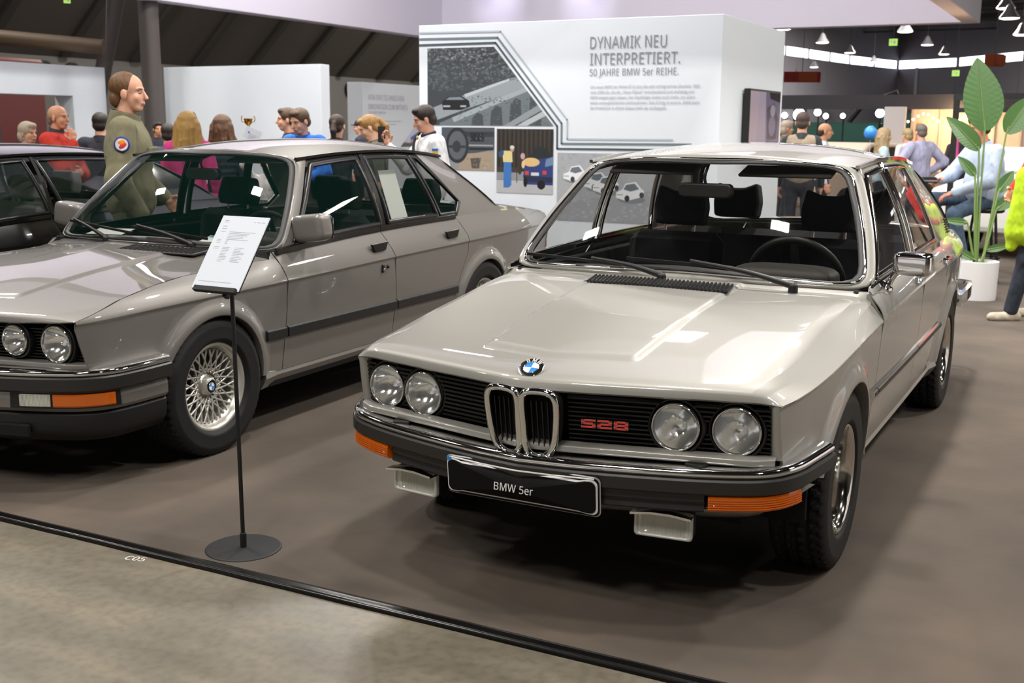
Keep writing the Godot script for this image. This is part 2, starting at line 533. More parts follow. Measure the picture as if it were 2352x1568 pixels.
# parts of a saloon that all three cars share
func car_shell(car: Node, d: Dictionary) -> void:
	var P: Material = d.paint
	var ra: float = d.ra + .07
	var hub: float = d.hub; var wb: float = d.wb; var sl: float = d.sill
	var asin_ := rad_to_deg(asin((sl - hub) / ra))
	for s: float in [1.0, -1.0]:
		# front fender
		var a_f: float = d.arch_front
		var f: Array = []
		f.append_array(d.fender_top)
		f.append_array([Vector2(d.s1[0].x + .003, d.s1[0].y)])
		for i in range(1, d.s1.size()): f.append(d.s1[i] + Vector2(.003, 0))
		f.append_array(circ(d, 0, ra, 180 - asin_, a_f))
		f.append_array(d.nose_edge)
		side_panel(car, "front_fender", d, s, zy(d, f), P, [[0.0, a_f, 180 - asin_]])
		# doors
		var fd: Array = []
		for p: Vector2 in d.s1: fd.append(p - Vector2(.003, 0))
		var s2r: Array = d.s2.duplicate(); s2r.reverse()
		for p: Vector2 in s2r: fd.append(p + Vector2(.003, 0))
		var door1 := side_panel(car, "front_door", d, s, zy(d, fd), P)
		var rd: Array = []
		for p: Vector2 in d.s2: rd.append(p - Vector2(.003, 0))
		var s3r: Array = d.s3.duplicate(); s3r.reverse()
		for p: Vector2 in s3r: rd.append(p + Vector2(.003, 0))
		var door2 := side_panel(car, "rear_door", d, s, zy(d, rd), P)
		# rear quarter
		var q: Array = []
		for p: Vector2 in d.s3: q.append(p - Vector2(.003, 0))
		var last: Vector2 = d.s3[-1]
		var a0 := rad_to_deg((last - Vector2(wb, hub)).angle())
		q.append_array(circ(d, wb, ra, a0 - 2, 180 - asin_))
		var te: Array = d.tail_edge.duplicate(); te.reverse()
		q.append_array(te)
		for z: float in lin(d.tail_edge[0].x, d.s3[0].x, .12).slice(1, -1): q.append(Vector2(z, tb(d.yb, z)))
		side_panel(car, "rear_quarter", d, s, zy(d, q), P, [[wb, asin_, 180 - asin_]])
		# sill below the doors
		var pth := []
		for z: float in lin(wb + d.ra + .02, -d.ra - .02, .12): pth.append(Vector3(s * (side_pt(d, s, Vector2(z, sl - tb(d.yc, z))).x * s - .004), sl, z))
		put("sill", MB.new().sweep(pth, [Vector2(-s * .0, .004), Vector2(-s * .006, -.02), Vector2(s * .03, -.075), Vector2(s * .16, -.085), Vector2(s * .16, .0)]), d.sill_m, car)
		# wheel housings
		for hz: float in [0.0, wb]:
			var mb := MB.new()
			var prof := [Vector2(.05, -.30), Vector2(d.ra + .03, -.30), Vector2(d.ra + .03, 0), Vector2(d.ra - .002, .0)]
			mb.lathe(prof, 24, xfm(Vector3(s * (tb(d.xc, hz) - .06), hub, hz), Vector3(0, 0, 1), Vector3(s, 0, 0), Vector3(0, 1, 0)), deg_to_rad(-8), deg_to_rad(188))
			put("wheel_housing", mb, M.black_matt, car)
		# greenhouse: pillars, frames and panes
		var gp := func(p: Vector2) -> Vector3: return glass_pt(d, s, p)
		var rowsA := []
		for i in 13:
			var t := i / 12.0
			var row := []
			for w: float in [0.0, .35, .7, 1.0]: row.append(glass_pt(d, s, Vector2(lerpf(d.az0, d.az1, t) - w * lerpf(d.aw, d.aw * .8, t), t), .004 * sin(w * PI)))
			rowsA.append(row)
		put("windshield_pillar", MB.new().grid(rowsA), P, car)
		var sheetC := MB.new()
		var pc := PackedVector2Array(d.cpillar)
		var lo := pc[0]; var hi := pc[0]
		for p in pc: lo = lo.min(p); hi = hi.max(p)
		sheet(sheetC, pc, gp, lin(lo.x, hi.x, .07), lin(lo.y, hi.y, .12), -s * .012)
		put("rear_pillar", sheetC, P, car)
		var rail := MB.new()
		sheet(rail, PackedVector2Array([Vector2(d.az1, 1), Vector2(d.czt, 1), Vector2(d.czt, .9), Vector2(d.az1 - .02, .9)]), func(p: Vector2) -> Vector3: return glass_pt(d, s, p, -.003), lin(d.czt, d.az1, .1), [.9, .95, 1.0], 0.0)
		put("roof_rail", rail, d.rail_m, car)
		var k := 0
		for wdw: Array in d.windows:
			side_window(car, d, s, wdw, d.fw[k], d.frame, d.pane, door1 if k == 0 else door2)
			k += 1
		for bp: Array in d.bpillars:
			var mb := MB.new()
			sheet(mb, PackedVector2Array(bp), func(p: Vector2) -> Vector3: return glass_pt(d, s, p, .002), lin(bp[2].x, bp[0].x + .0001, .05), lin(0, 1, .1), -s * .01)
			put("door_pillar", mb, d.bp_m, door1)
		# strip along the bottom of the windows
		for e: Array in [[d.s1[0].x - .01, d.s2[0].x, door1], [d.s2[0].x - .006, d.s3[0].x + .01, door2]]:
			var bl := []
			for z: float in lin(e[1], e[0], .08): bl.append(glass_pt(d, s, Vector2(z, 0.0), .004))
			put("belt_strip", MB.new().sweep(bl, [Vector2(-s * .012, -.012), Vector2(-s * .008, .012), Vector2(s * .006, .016), Vector2(s * .008, -.012)]), d.belt_m, e[2])
		# roof gutter
		var gt := []
		for z: float in lin(d.czt - .02, d.az1 + .02, .1): gt.append(Vector3(s * (tb(d.xr, z) + .006), tb(d.yr, z) + .004, z))
		put("roof_gutter", MB.new().sweep(gt, [Vector2(-.008, -.006), Vector2(.008, -.006), Vector2(.008, .008), Vector2(-.008, .008)]), d.gutter_m, car)
	# windshield, rear window, roof
	var wsb := []; var wst := []; var rwb := []; var rwt := []
	var cb := glass_pt(d, 1, Vector2(d.az0, 0)); var ct := glass_pt(d, 1, Vector2(d.az1, 1))
	var zb: float = d.czb; var zt: float = d.czt
	var db := glass_pt(d, 1, Vector2(zb, 0)); var dt := glass_pt(d, 1, Vector2(zt, 1))
	for i in 25:
		var u := i / 12.0 - 1.0
		var c := 1.0 - u * u
		wsb.append(Vector3(u * cb.x, cb.y + d.ws_dy * c, cb.z + d.ws_dz * c))
		wst.append(Vector3(u * ct.x, ct.y + d.roof_c * (1 - pow(absf(u), 2.6)), ct.z + .07 * c))
		rwb.append(Vector3(u * db.x, db.y + .012 * c, db.z - .10 * c))
		rwt.append(Vector3(u * dt.x, dt.y + d.roof_c * (1 - pow(absf(u), 2.6)), dt.z - .06 * c))
	var gA := func(s: float) -> Array:
		var o := []
		for i in 13: o.append(glass_pt(d, s, Vector2(lerpf(d.az0, d.az1, i / 12.0), i / 12.0)))
		return o
	var gC := func(s: float) -> Array:
		var o := []
		for i in 13: o.append(glass_pt(d, s, Vector2(lerpf(zb, zt, i / 12.0), i / 12.0)))
		return o
	var fbump := func(u: float, v: float, _p: Vector3) -> Vector3: return Vector3(0, .35, .94) * .03 * sin(PI * v) * (1 - pow(absf(2 * u - 1), 4.0))
	var wsr := coons(wsb, wst, gA.call(-1.0), gA.call(1.0), 29, 15, fbump)
	d.wsr = wsr
	put("windshield", MB.new().grid(wsr), d.ws_pane, car)
	var rbump := func(u: float, v: float, _p: Vector3) -> Vector3: return Vector3(0, .35, -.94) * .02 * sin(PI * v) * (1 - pow(absf(2 * u - 1), 4.0))
	var rwr := coons(rwb, rwt, gC.call(-1.0), gC.call(1.0), 25, 11, rbump)
	put("rear_window", MB.new().grid(rwr), d.pane, car)
	for e: Array in [[wsr, "windshield", 1.0], [rwr, "rear_window", -1.0]]:
		var r: Array = e[0]
		var loop := []
		var h := r.size(); var w: int = r[0].size()
		for i in w: loop.append(r[0][i])
		for j in range(1, h): loop.append(r[j][w - 1])
		for i in range(w - 2, -1, -1): loop.append(r[h - 1][i])
		for j in range(h - 2, 0, -1): loop.append(r[j][0])
		# rounded corners: pull the loop in a little at its corners
		var lp := []
		var m := loop.size()
		for i in m: lp.append((loop[(i - 2 + m) % m] + loop[(i - 1 + m) % m] * 2.0 + loop[i] * 3.0 + loop[(i + 1) % m] * 2.0 + loop[(i + 2) % m]) / 9.0)
		var cen := (r[h / 2][w / 2] as Vector3)
		var inn := func(k: float, up: float) -> Array:
			var o := []
			for p: Vector3 in lp:
				var q := p.move_toward(cen, k)
				o.append(q + Vector3(0, .35, .94 * e[2]) * up)
			return o
		var fr: float = .020 if d.chrome_trim else .004
		put(e[1] + "_frame", MB.new().grid([inn.call(-.014, -.004), inn.call(-.006, .004), inn.call(fr - .008, .006), inn.call(fr, .003)], true), P, car)
		put(e[1] + "_seal", MB.new().grid([inn.call(fr - .004, .002), inn.call(fr + .002, .009), inn.call(fr + .026, .010), inn.call(fr + .034, .002)], true), M.rubber, car)
		if d.chrome_trim: put(e[1] + "_trim", MB.new().tube(inn.call(fr + .004, .009), .0065, 8, false, true), M.chrome, car)
	var rl := func(s: float) -> Array:
		var o := []
		for i in 17:
			var z := lerpf(d.az1, zt, i / 16.0)
			o.append(Vector3(s * tb(d.xr, z), tb(d.yr, z), z))
		return o
	var rb := func(u: float, v: float, _p: Vector3) -> Vector3: return Vector3(0, d.roof_b * sin(PI * v) * (1 - pow(absf(2 * u - 1), 2.4)), 0)
	var roof := coons(wst, rwt, rl.call(-1.0), rl.call(1.0), 31, 21, rb)
	put("roof", MB.new().grid(roof), P, car)
	var lining := []
	for r: Array in roof:
		var row := []
		for p: Vector3 in r: row.append(p + Vector3(0, -.03, 0))
		lining.append(row)
	put("headliner", MB.new().grid(lining), M.lining, car)
	# boot lid, rear deck and tail
	var ze: float = d.tail_edge[0].x
	var bl := func(s: float, z0: float, z1: float) -> Array:
		var o := []
		for i in 13:
			var z := lerpf(z0, z1, i / 12.0)
			o.append(side_pt(d, s, Vector2(z, tb(d.yb, z) - tb(d.yc, z))))
		return o
	var e0 := []; var e1 := []
	var L: Array = bl.call(1.0, zb, ze)
	for i in 25:
		var u := i / 12.0 - 1.0
		e0.append(Vector3(u * L[0].x, L[0].y + .012 * (1 - u * u), zb - .10 * (1 - u * u)))
		e1.append(Vector3(u * L[12].x, L[12].y + .02 * (1 - pow(absf(u), 3.0)), ze - .06 * (1 - u * u)))
	put("boot_lid", MB.new().grid(coons(e0, e1, bl.call(-1.0, zb, ze), bl.call(1.0, zb, ze), 25, 11, func(u: float, v: float, _p: Vector3) -> Vector3: return Vector3(0, .02 * sin(PI * v) * (1 - pow(absf(2 * u - 1), 3.0)), 0))), P, car)
	var tl := func(s: float) -> Array:
		var o := []
		for p: Vector2 in d.tail_edge: o.append(side_pt(d, s, Vector2(p.x, p.y - tb(d.yc, p.x))))
		return o
	var e2 := []
	var T: Array = tl.call(1.0)
	for i in 25:
		var u := i / 12.0 - 1.0
		e2.append(Vector3(u * T[-1].x, T[-1].y, T[-1].z - .05 * (1 - u * u)))
	put("tail_panel", MB.new().grid(coons(e1, e2, tl.call(-1.0), tl.call(1.0), 25, 8)), P, car)
	for s: float in [1.0, -1.0]:
		put("tail_light", MB.new().box(Vector3(s * (T[0].x - .2), lerpf(T[0].y, T[-1].y, .45), T[1].z - .035), Vector3(.36, .11, .05), Basis(Vector3.UP, s * .06), .012), M.tail_red, car)
	var bp := []
	for p: Vector3 in cr([Vector3(.80, .53, wb - .48), Vector3(.795, .53, ze + .14), Vector3(.73, .53, ze - .04), Vector3(.4, .53, ze - .12), Vector3(0, .53, ze - .14), Vector3(-.4, .53, ze - .12), Vector3(-.73, .53, ze - .04), Vector3(-.795, .53, ze + .14), Vector3(-.80, .53, wb - .48)], 5): bp.append(p)
	put("rear_bumper", MB.new().sweep(bp, [Vector2(.02, .036), Vector2(-.008, .032), Vector2(-.014, .01), Vector2(-.014, -.03), Vector2(.02, -.036)]), d.bump_m, car)
	# floor pan
	put("underbody", MB.new().box(Vector3(0, .30, wb / 2 - .25), Vector3(1.16, .10, -wb + 1.4)).box(Vector3(0, .27, wb / 2), Vector3(1.5, .08, -wb - .86)), M.black_matt, car)
	put("bulkhead", MB.new().box(Vector3(0, .55, -.42), Vector3(1.4, .52, .03)), M.black_matt, car)
	put("parcel_shelf", MB.new().box(Vector3(0, .6, zb + .35), Vector3(1.3, .56, .03)).box(Vector3(0, .872, zb + .14), Vector3(1.34, .02, .46)), M.black_matt, car)
	for s: float in [1.0, -1.0]:
		var dp := MB.new()
		dp.box(Vector3(s * .715, .60, (d.s1[0].x + d.s3[0].x) / 2), Vector3(.03, .60, d.s1[0].x - d.s3[0].x), Basis.IDENTITY, .01)
		put("door_lining", dp, d.trim_m, car)
func car_seats(car: Node, d: Dictionary) -> void:
	for s: float in [1.0, -1.0]:
		var st := node("front_seat", car, Transform3D(Basis.IDENTITY, Vector3(s * .37, 0, d.seat_z)))
		put("seat_cushion", MB.new().box(Vector3(0, .43, .12), Vector3(.50, .16, .52), Basis(Vector3.RIGHT, -.1), .05), d.seat_m, st)
		put("backrest", MB.new().box(Vector3(0, .72, -.17), Vector3(.49, .56, .13), Basis(Vector3.RIGHT, -.2), .05), d.seat_m, st)
		var hr := node("headrest", st, Transform3D(Basis(Vector3.RIGHT, -.14), Vector3(0, d.hr_y, -.265)))
		put("pad", MB.new().extrude(fillet(d.hr_shape, .05, 5), .09, Transform3D(Basis.IDENTITY, Vector3(0, 0, -.045)), .02), d.seat_m, hr)
		for q: float in [-1.0, 1.0]: put("post", rod(Vector3(q * .075, -.22, 0), Vector3(q * .075, -.05, 0), .0065), M.chrome, hr)
	var rs := node("rear_seat", car, Transform3D(Basis.IDENTITY, Vector3(0, 0, d.seat_z - .92)))
	put("seat_cushion", MB.new().box(Vector3(0, .45, .10), Vector3(1.3, .18, .5), Basis(Vector3.RIGHT, -.1), .05), d.seat_m, rs)
	put("backrest", MB.new().box(Vector3(0, .70, -.20), Vector3(1.3, .50, .14), Basis(Vector3.RIGHT, -.3), .05), d.seat_m, rs)
	for s: float in [1.0, -1.0]:
		put("headrest", MB.new().extrude(fillet(d.hr_shape, .05, 5), .09, Transform3D(Basis(Vector3.RIGHT, -.14), Vector3(s * .36, d.hr_y - .03, -.33)), .02), d.seat_m, rs)
	# dashboard, wheel, mirror
	var rows := []
	for u in 15:
		var x := (u / 7.0 - 1.0) * .69
		var row := []
		for q: Vector2 in [Vector2(-.50, d.dash_y - .035), Vector2(-.60, d.dash_y - .012), Vector2(-.72, d.dash_y), Vector2(-.80, d.dash_y - .006), Vector2(-.83, d.dash_y - .04), Vector2(-.80, d.dash_y - .16), Vector2(-.74, d.dash_y - .3)]: row.append(Vector3(x, q.y, q.x - .05 * (1 - x * x * 2)))
		rows.append(row)
	put("dashboard", MB.new().grid(rows), d.dash_m, car)
	put("instrument_hood", MB.new().pillow(Vector3(.36, d.dash_y - .005, -.82), Vector3(.22, .066, .12), .5), d.dash_m, car)
	var sw := node("steering_wheel", car, Transform3D(Basis(Vector3.RIGHT, deg_to_rad(-68)), Vector3(.36, d.dash_y - .03, -1.02)))
	var ring := []
	for i in 48:
		var a := TAU * i / 48
		ring.append(Vector3(cos(a) * .20, 0, sin(a) * .20))
	put("rim", MB.new().tube(ring, .0155, 10, false, true), M.rubber, sw)
	put("hub", MB.new().lathe([Vector2(0, .03), Vector2(.05, .03), Vector2(.07, .01), Vector2(.07, -.02), Vector2(0, -.02)], 20), M.rubber, sw)
	for a: float in [0.1, PI - .1, PI / 2]: put("spoke", MB.new().box(Vector3(cos(a) * .125, .005, sin(a) * .125), Vector3(.13, .012, .035), Basis(Vector3.UP, -a), .004), M.rubber, sw)
	put("column", rod(Vector3(0, -.02, 0), Vector3(0, -.25, 0), .04), M.rubber, sw)
	var mr := node("rear_view_mirror", car, Transform3D(Basis(Vector3.UP, -.12), d.rvm))
	put("housing", MB.new().extrude(rrect(.25, .062, .024), .035, Transform3D(Basis.IDENTITY, Vector3(0, 0, -.015)), .008), M.rubber_grey, mr)
	put("stem", MB.new().tube(cr([Vector3(0, .02, .0), Vector3(0, .06, .015), Vector3(.01, .115, .0)], 4), .007), M.rubber_grey, mr)
	put("mirror_glass", MB.new().box(Vector3(0, 0, -.017), Vector3(.235, .05, .003)), M.mirror, mr)
	for s: float in [1.0, -1.0]:
		put("sun_visor", MB.new().box(Vector3(s * .30, d.rvm.y + .085, d.rvm.z - .10), Vector3(.40, .016, .14), Basis(Vector3.RIGHT, .25), .006), M.visor, car)
# a tyre with cut tread; axis along local x, centre at the origin, outside towards +x
func tyre(r: float, rim: float, w: float, pitches: int, style: int) -> MB:
	var prof := []   # (x, radius, tread weight)
	var h := w / 2
	for e: Array in [[-h * .78, rim, 0], [-h * .96, rim + .02, 0], [-h, lerpf(rim, r, .5), 0], [-h * .95, r - .022, 0], [-h * .86, r - .007, .4]]: prof.append(e)
	for i in 17: prof.append([lerpf(-h * .80, h * .80, i / 16.0), r - .004 * pow(absf(i / 8.0 - 1.0), 3.0), 1.0])
	for e: Array in [[h * .86, r - .007, .4], [h * .95, r - .022, 0], [h * .985, lerpf(rim, r, .72), 0], [h * 1.01, lerpf(rim, r, .68), 0], [h * 1.01, lerpf(rim, r, .60), 0], [h, lerpf(rim, r, .56), 0], [h * 1.0, lerpf(rim, r, .42), 0], [h * .985, rim + .028, 0], [h * .995, rim + .024, 0], [h * .97, rim + .012, 0], [h * .78, rim, 0], [h * .6, rim - .012, 0]]: prof.append(e)
	var k := pitches * 4
	var rows := []
	for pi in prof.size():
		var e: Array = prof[pi]
		var row := []
		for i in k:
			var a := TAU * i / k
			var rr: float = e[1]
			if e[2] > 0.0:
				var g := 0.0
				var ti := pi - 5
				if ti in ([4, 8, 12] if style == 0 else [3, 6, 10, 13]): g = .010
				var ph := fposmod(float(i) / 4.0 + (absf(e[0]) * (14.0 if style == 0 else 5.0)), 1.0)
				if ph < .24: g = maxf(g, .008)
				rr -= g * e[2]
			row.append(Vector3(e[0], sin(a) * rr, cos(a) * rr))
		rows.append(row)
	return MB.new().grid(rows.slice(0, 6), true).fgrid(rows.slice(5, 22), true).grid(rows.slice(21), true)
func roundel(parent: Node, r: float, at: Transform3D, called := "emblem", letters := true) -> Node3D:
	# flat face towards local +z
	var o := node(called, parent, at)
	var zx := xfm(Vector3.ZERO, Vector3.RIGHT, Vector3(0, 0, 1), Vector3(0, -1, 0))
	put("ring", MB.new().lathe([Vector2(r, -.004), Vector2(r, .001), Vector2(r * .96, .003), Vector2(r * .62, .0032), Vector2(r * .60, .002)], 40, zx), M.badge_black, o)
	put("edge", MB.new().lathe([Vector2(r * 1.02, -.003), Vector2(r * 1.03, .001), Vector2(r, .0036), Vector2(r * .965, .0036), Vector2(r * .955, .002)], 40, zx), M.chrome, o)
	put("inner_edge", MB.new().lathe([Vector2(r * .63, .003), Vector2(r * .62, .0044), Vector2(r * .58, .0044), Vector2(r * .57, .002)], 40, zx), M.chrome, o)
	for q in 4:
		var row0 := []; var row1 := []
		for i in 9:
			var a := PI / 2 * (q + i / 8.0)
			row0.append(Vector3(0, 0, .003)); row1.append(Vector3(cos(a), sin(a), 0) * r * .585 + Vector3(0, 0, .003))
		put("quarter", MB.new().grid([row0, row1]), M.badge_blue if q % 2 == 1 else M.badge_white, o)
	if letters:
		for e: Array in [["B", 128.0], ["M", 90.0], ["W", 52.0]]:
			var a := deg_to_rad(e[1])
			var tm := text_mesh(e[0], r * .36, .001)
			put("letter", tm, M.badge_white, o, Transform3D(Basis(Vector3(0, 0, 1), a - PI / 2), Vector3(cos(a), sin(a), 0) * r * .79 + Vector3(0, 0, .0035)))
	return o
var fonts := {}
func text_mesh(s: String, cap: float, depth := .002, weight := 400, align := HORIZONTAL_ALIGNMENT_CENTER) -> TextMesh:
	# cap: height of the capitals in metres
	if not fonts.has(weight):
		var f := SystemFont.new()
		f.font_names = PackedStringArray(["Droid Sans"])
		f.font_weight = weight
		fonts[weight] = f
	var t := TextMesh.new()
	t.font = fonts[weight]
	t.text = s
	t.font_size = 64
	t.pixel_size = cap / (64 * .714)
	t.depth = depth
	t.horizontal_alignment = align
	t.vertical_alignment = VERTICAL_ALIGNMENT_CENTER
	t.curve_step = 1.0
	return t
# round lamp looking along +z: chrome ring, bowl, fluted lens
func headlamp(parent: Node, r: float, at: Transform3D, ring := true) -> Node3D:
	var o := node("headlight", parent, at)
	var zx := xfm(Vector3.ZERO, Vector3.RIGHT, Vector3(0, 0, 1), Vector3(0, -1, 0))
	put("bezel", MB.new().lathe([Vector2(r * 1.30, -.05), Vector2(r * 1.28, -.008), Vector2(r * 1.18, -.002), Vector2(r * 1.10, -.012), Vector2(r * 1.06, -.03)], 40, zx), M.grille, o)
	if ring: put("ring", MB.new().lathe([Vector2(r * 1.09, -.02), Vector2(r * 1.08, .002), Vector2(r * 1.03, .008), Vector2(r * .97, .006), Vector2(r * .96, -.004)], 40, zx), M.chrome, o)
	put("reflector", MB.new().lathe([Vector2(r * .97, -.004), Vector2(r * .9, -.012), Vector2(r * .75, -.030), Vector2(r * .5, -.048), Vector2(r * .25, -.056), Vector2(.004, -.058)], 36, zx), M.reflector, o)
	put("bulb", MB.new().lathe([Vector2(0, -.02), Vector2(r * .13, -.022), Vector2(r * .16, -.035), Vector2(r * .16, -.06)], 16, zx), M.chrome, o)
	var rows := []
	for i in 89:
		var x := lerpf(-.965, .965, i / 88.0) * r
		var h := sqrt(maxf(.97 * .97 * r * r - x * x, 0.0))
		var row := []
		for j in 11:
			var y := h * (j / 5.0 - 1.0)
			row.append(Vector3(x, y, .012 * (1 - (x * x + y * y) / (r * r)) + .0011 * [0.0, 1.0, 0.0, -1.0][i % 4]))
		rows.append(row)
	put("lens", MB.new().grid(rows), M.lens, o)
	return o
# ---------------------------------------------------------------- front ends
func hood_mesh(d: Dictionary, edge: Callable) -> MB:
	# edge(w) -> point on the left edge; centre line from tables d.hc (z -> y); w runs from the lip to the cowl
	var ws := [0.0, .004, .010, .018, .03, .045, .065, .09]
	for w: float in lin(.11, 1.0, .03): ws.append(w)
	for w: float in [.125, .13, .135, .15, .155, .165, .18, .19]: ws.append(w)
	ws.sort()
	var us := lin(-1, 1, .06)
	for u: float in [.27, .29, .31, .32, .33, .34, .35, .36, .37, .38, .40, .80, .82, .86, .88, .92, .94, .97, .98, .99]:
		us.append(u); us.append(-u)
	us.sort()
	var rows := []
	for w: float in ws:
		var e: Vector3 = edge.call(w)
		var zc := lerpf(d.lip0, d.hood_end, w)
		var yh := tb(d.hc, zc)
		var p := lerpf(3.0, d.hood_p, w)
		var row := []
		for u: float in us:
			var a := absf(u)
			var vv := (sqrt(u * u + .012) - .1095) / (sqrt(1.012) - .1095)
			var x := u * e.x
			var z := lerpf(zc, e.z, vv)
			var y := e.y + (yh - e.y) * (1.0 - pow(a, p))
			if d.has("facet"):   # flat top, soft edge, sloping facet down to the crease
				var fa: float = lerpf(lerpf(.93, d.facet, smoothstep(0.0, .25, w)), .925, smoothstep(.55, 1.0, w))
				var kn := func(t: float) -> float: return sqrt(t * t + .0012) + t
				y = e.y + (yh - e.y) * (1.0 - .10 * a * a - .90 * (kn.call(a - fa) - kn.call(-fa)) / (kn.call(1.0 - fa) - kn.call(-fa)))
			var df := .70 - .26 * absf(x)          # front edge of the raised middle
			var dw := .272 + .03 * w
			y += d.dome * smoothstep(0.0, .05, df - z) * smoothstep(0.0, .024, dw - absf(x))
			row.append(Vector3(x, y, z))
		rows.append(row)
	d.hood_rear = rows[-1]
	var mb := MB.new().grid(rows)
	# folded lip along the front and both sides
	var l0 := []; var l1 := []; var l2 := []
	for p: Vector3 in rows[0]:
		l0.append(p); l1.append(p + Vector3(0, -.006, -.006)); l2.append(p + Vector3(0, -.004, -.045))
	mb.grid([l0, l1, l2])
	for i: int in [0, us.size() - 1]:
		var a := []
		for r: Array in rows: a.append([r[i], r[i] + Vector3(-signf(r[i].x) * .004, -.012, 0)])
		mb.grid(a)
	return mb
func cowl(car: Node, d: Dictionary, m: Material) -> void:
	# strip between the hood and the foot of the windshield
	var c0 := []; var c1 := []; var c2 := []
	var wb_: Array = d.wsr[0]
	var half: float = wb_[-1].x
	for p: Vector3 in d.hood_rear:
		if absf(p.x) > half * 1.03: continue
		var f := clampf((p.x / half + 1.0) / 2.0, 0, 1) * (wb_.size() - 1)
		var q: Vector3 = wb_[int(f)].lerp(wb_[mini(int(f) + 1, wb_.size() - 1)], f - int(f))
		c0.append(p + Vector3(0, -.004, .006)); c1.append(p.lerp(q, .55) + Vector3(0, .0, 0)); c2.append(q + Vector3(0, -.010, .004))
	put("cowl", MB.new().grid([c0, c1, c2]), m, car)
func grille_z(d: Dictionary, x: float, y: float) -> float:
	return d.gz - d.gk * (sqrt(x * x + .002) - .0447) + .16 * (y - .62)
func front_end(car: Node, d: Dictionary) -> void:
	var P: Material = d.paint
	# black grille panel and its bars
	var rows := []
	for y: float in lin(d.gy0, d.gy1, .03):
		var row := []
		for x: float in lin(-.725, .725, .05): row.append(Vector3(x, y, grille_z(d, x, y) - .085))
		rows.append(row)
	var gr := node("grille", car)
	put("backing", MB.new().grid(rows), M.grille, gr)
	for s: float in [1.0, -1.0]:
		for i in d.slats:
			var y := lerpf(d.gy0 + .012, d.gy1 - .012, i / (d.slats - 1.0)) as float
			# cut where the lamps stand
			var cuts := [.118]
			for h: Array in [[d.hli, d.hri], [d.hlo, d.hr]]:
				var rr: float = h[1] * 1.22
				var dy := absf(y - h[0].y)
				if dy < rr:
					var hw := sqrt(rr * rr - dy * dy)
					cuts.append(h[0].x - hw); cuts.append(h[0].x + hw)
			cuts.append(.714)
			for q in range(0, cuts.size(), 2):
				if cuts[q + 1] - cuts[q] < .006: continue
				var a := []
				for x: float in lin(cuts[q], cuts[q + 1], .2): a.append(Vector3(s * x, y, grille_z(d, x, y) - .012))
				put("slat", MB.new().sweep(a, [Vector2(-.011, -.0035), Vector2(.020, -.0022), Vector2(.020, .0022), Vector2(-.011, .0035)]), M.grille, gr)
		# frame along the grille's outer end
		var fr := []
		for y: float in lin(d.gy0 - .01, d.gy1 + .01, .02):
			var ne := _nose_x(d, y)
			fr.append([Vector3(s * .705, y, grille_z(d, .705, y) - .02), Vector3(s * .718, y, grille_z(d, .718, y) + .004), Vector3(s * lerpf(.718, ne.x, .5), y, lerpf(grille_z(d, .718, y) + .006, ne.z, .5) + .004), Vector3(s * ne.x, y, ne.z)])
		put("grille_surround", MB.new().grid(fr), P, car)
	# painted panel under the grille
	var ap := []
	for q: Array in [[d.gy0 + .004, -.03], [d.gy0, .004], [d.gy0 - .006, .010], [d.gy0 - .020, .010], [d.gy0 - .026, .0], [d.gy0 - .03, -.07]]:
		var row := []
		for x: float in lin(-.735, .735, .06): row.append(Vector3(x, q[0], grille_z(d, x, .56) + d.apz - d.gz + q[1] - .05 * smoothstep(.68, .78, absf(x))))
		ap.append(row)
	put("front_panel", MB.new().grid(ap), P, car)
	# kidney grilles
	var kd := node("kidney_grille", car)
	for s: float in [1.0, -1.0]:
		var c := []
		for q: Vector2 in d.kidney: c.append(Vector3(s * q.x, q.y, d.kz - .10 * q.x + .16 * (q.y - .6)))
		var lp := cr(c, 5, true)
		put("frame", MB.new().tube(lp, .0115, 8, false, true), M.chrome, kd)
		var cen := Vector3.ZERO
		for p: Vector3 in lp: cen += p / lp.size()
		var bk := []
		for p: Vector3 in lp: bk.append(p + Vector3(0, 0, -.05))
		var fill := []
		for k: float in [0.0, .5, 1.0]:
			var row := []
			for p: Vector3 in bk: row.append((cen + Vector3(0, 0, -.05)).lerp(p, k))
			fill.append(row)
		put("backing", MB.new().grid(fill, true).grid([lp, bk], true), M.black_matt, kd)
		for i in 5:
			var x := lerpf(.03, .10, i / 4.0)
			put("bar", MB.new().box(Vector3(s * x, cen.y, d.kz - .018 - .1 * x), Vector3(.004, .150, .012), Basis(Vector3.RIGHT, .16), .001), M.grille, kd)
	# four lamps
	for s: float in [1.0, -1.0]:
		for h: Vector3 in [d.hlo, d.hli]:
			headlamp(car, d.hr if h == d.hlo else d.hri, Transform3D(Basis(Vector3.UP, s * .08), Vector3(h.x * s, h.y, h.z)))
func _nose_x(d: Dictionary, y: float) -> Vector3:
	# where the fender's front edge is at height y
	var e: Array = d.nose_edge
	for i in e.size() - 1:
		if y >= e[i].y and y <= e[i + 1].y:
			var z := lerpf(e[i].x, e[i + 1].x, (y - e[i].y) / (e[i + 1].y - e[i].y)) as float
			return side_pt(d, 1.0, Vector2(z, y - tb(d.yc, z)))
	var z2: float = e[-1].x
	return side_pt(d, 1.0, Vector2(z2, y - tb(d.yc, z2)))
func mir(p: Array) -> Array:
	# full path from the left half (first point on the centre line)
	var o := []
	for i in range(p.size() - 1, 0, -1): o.append(p[i])
	o.append(p[0])
	for i in range(1, p.size()): o.append(Vector3(-p[i].x, p[i].y, p[i].z))
	return o
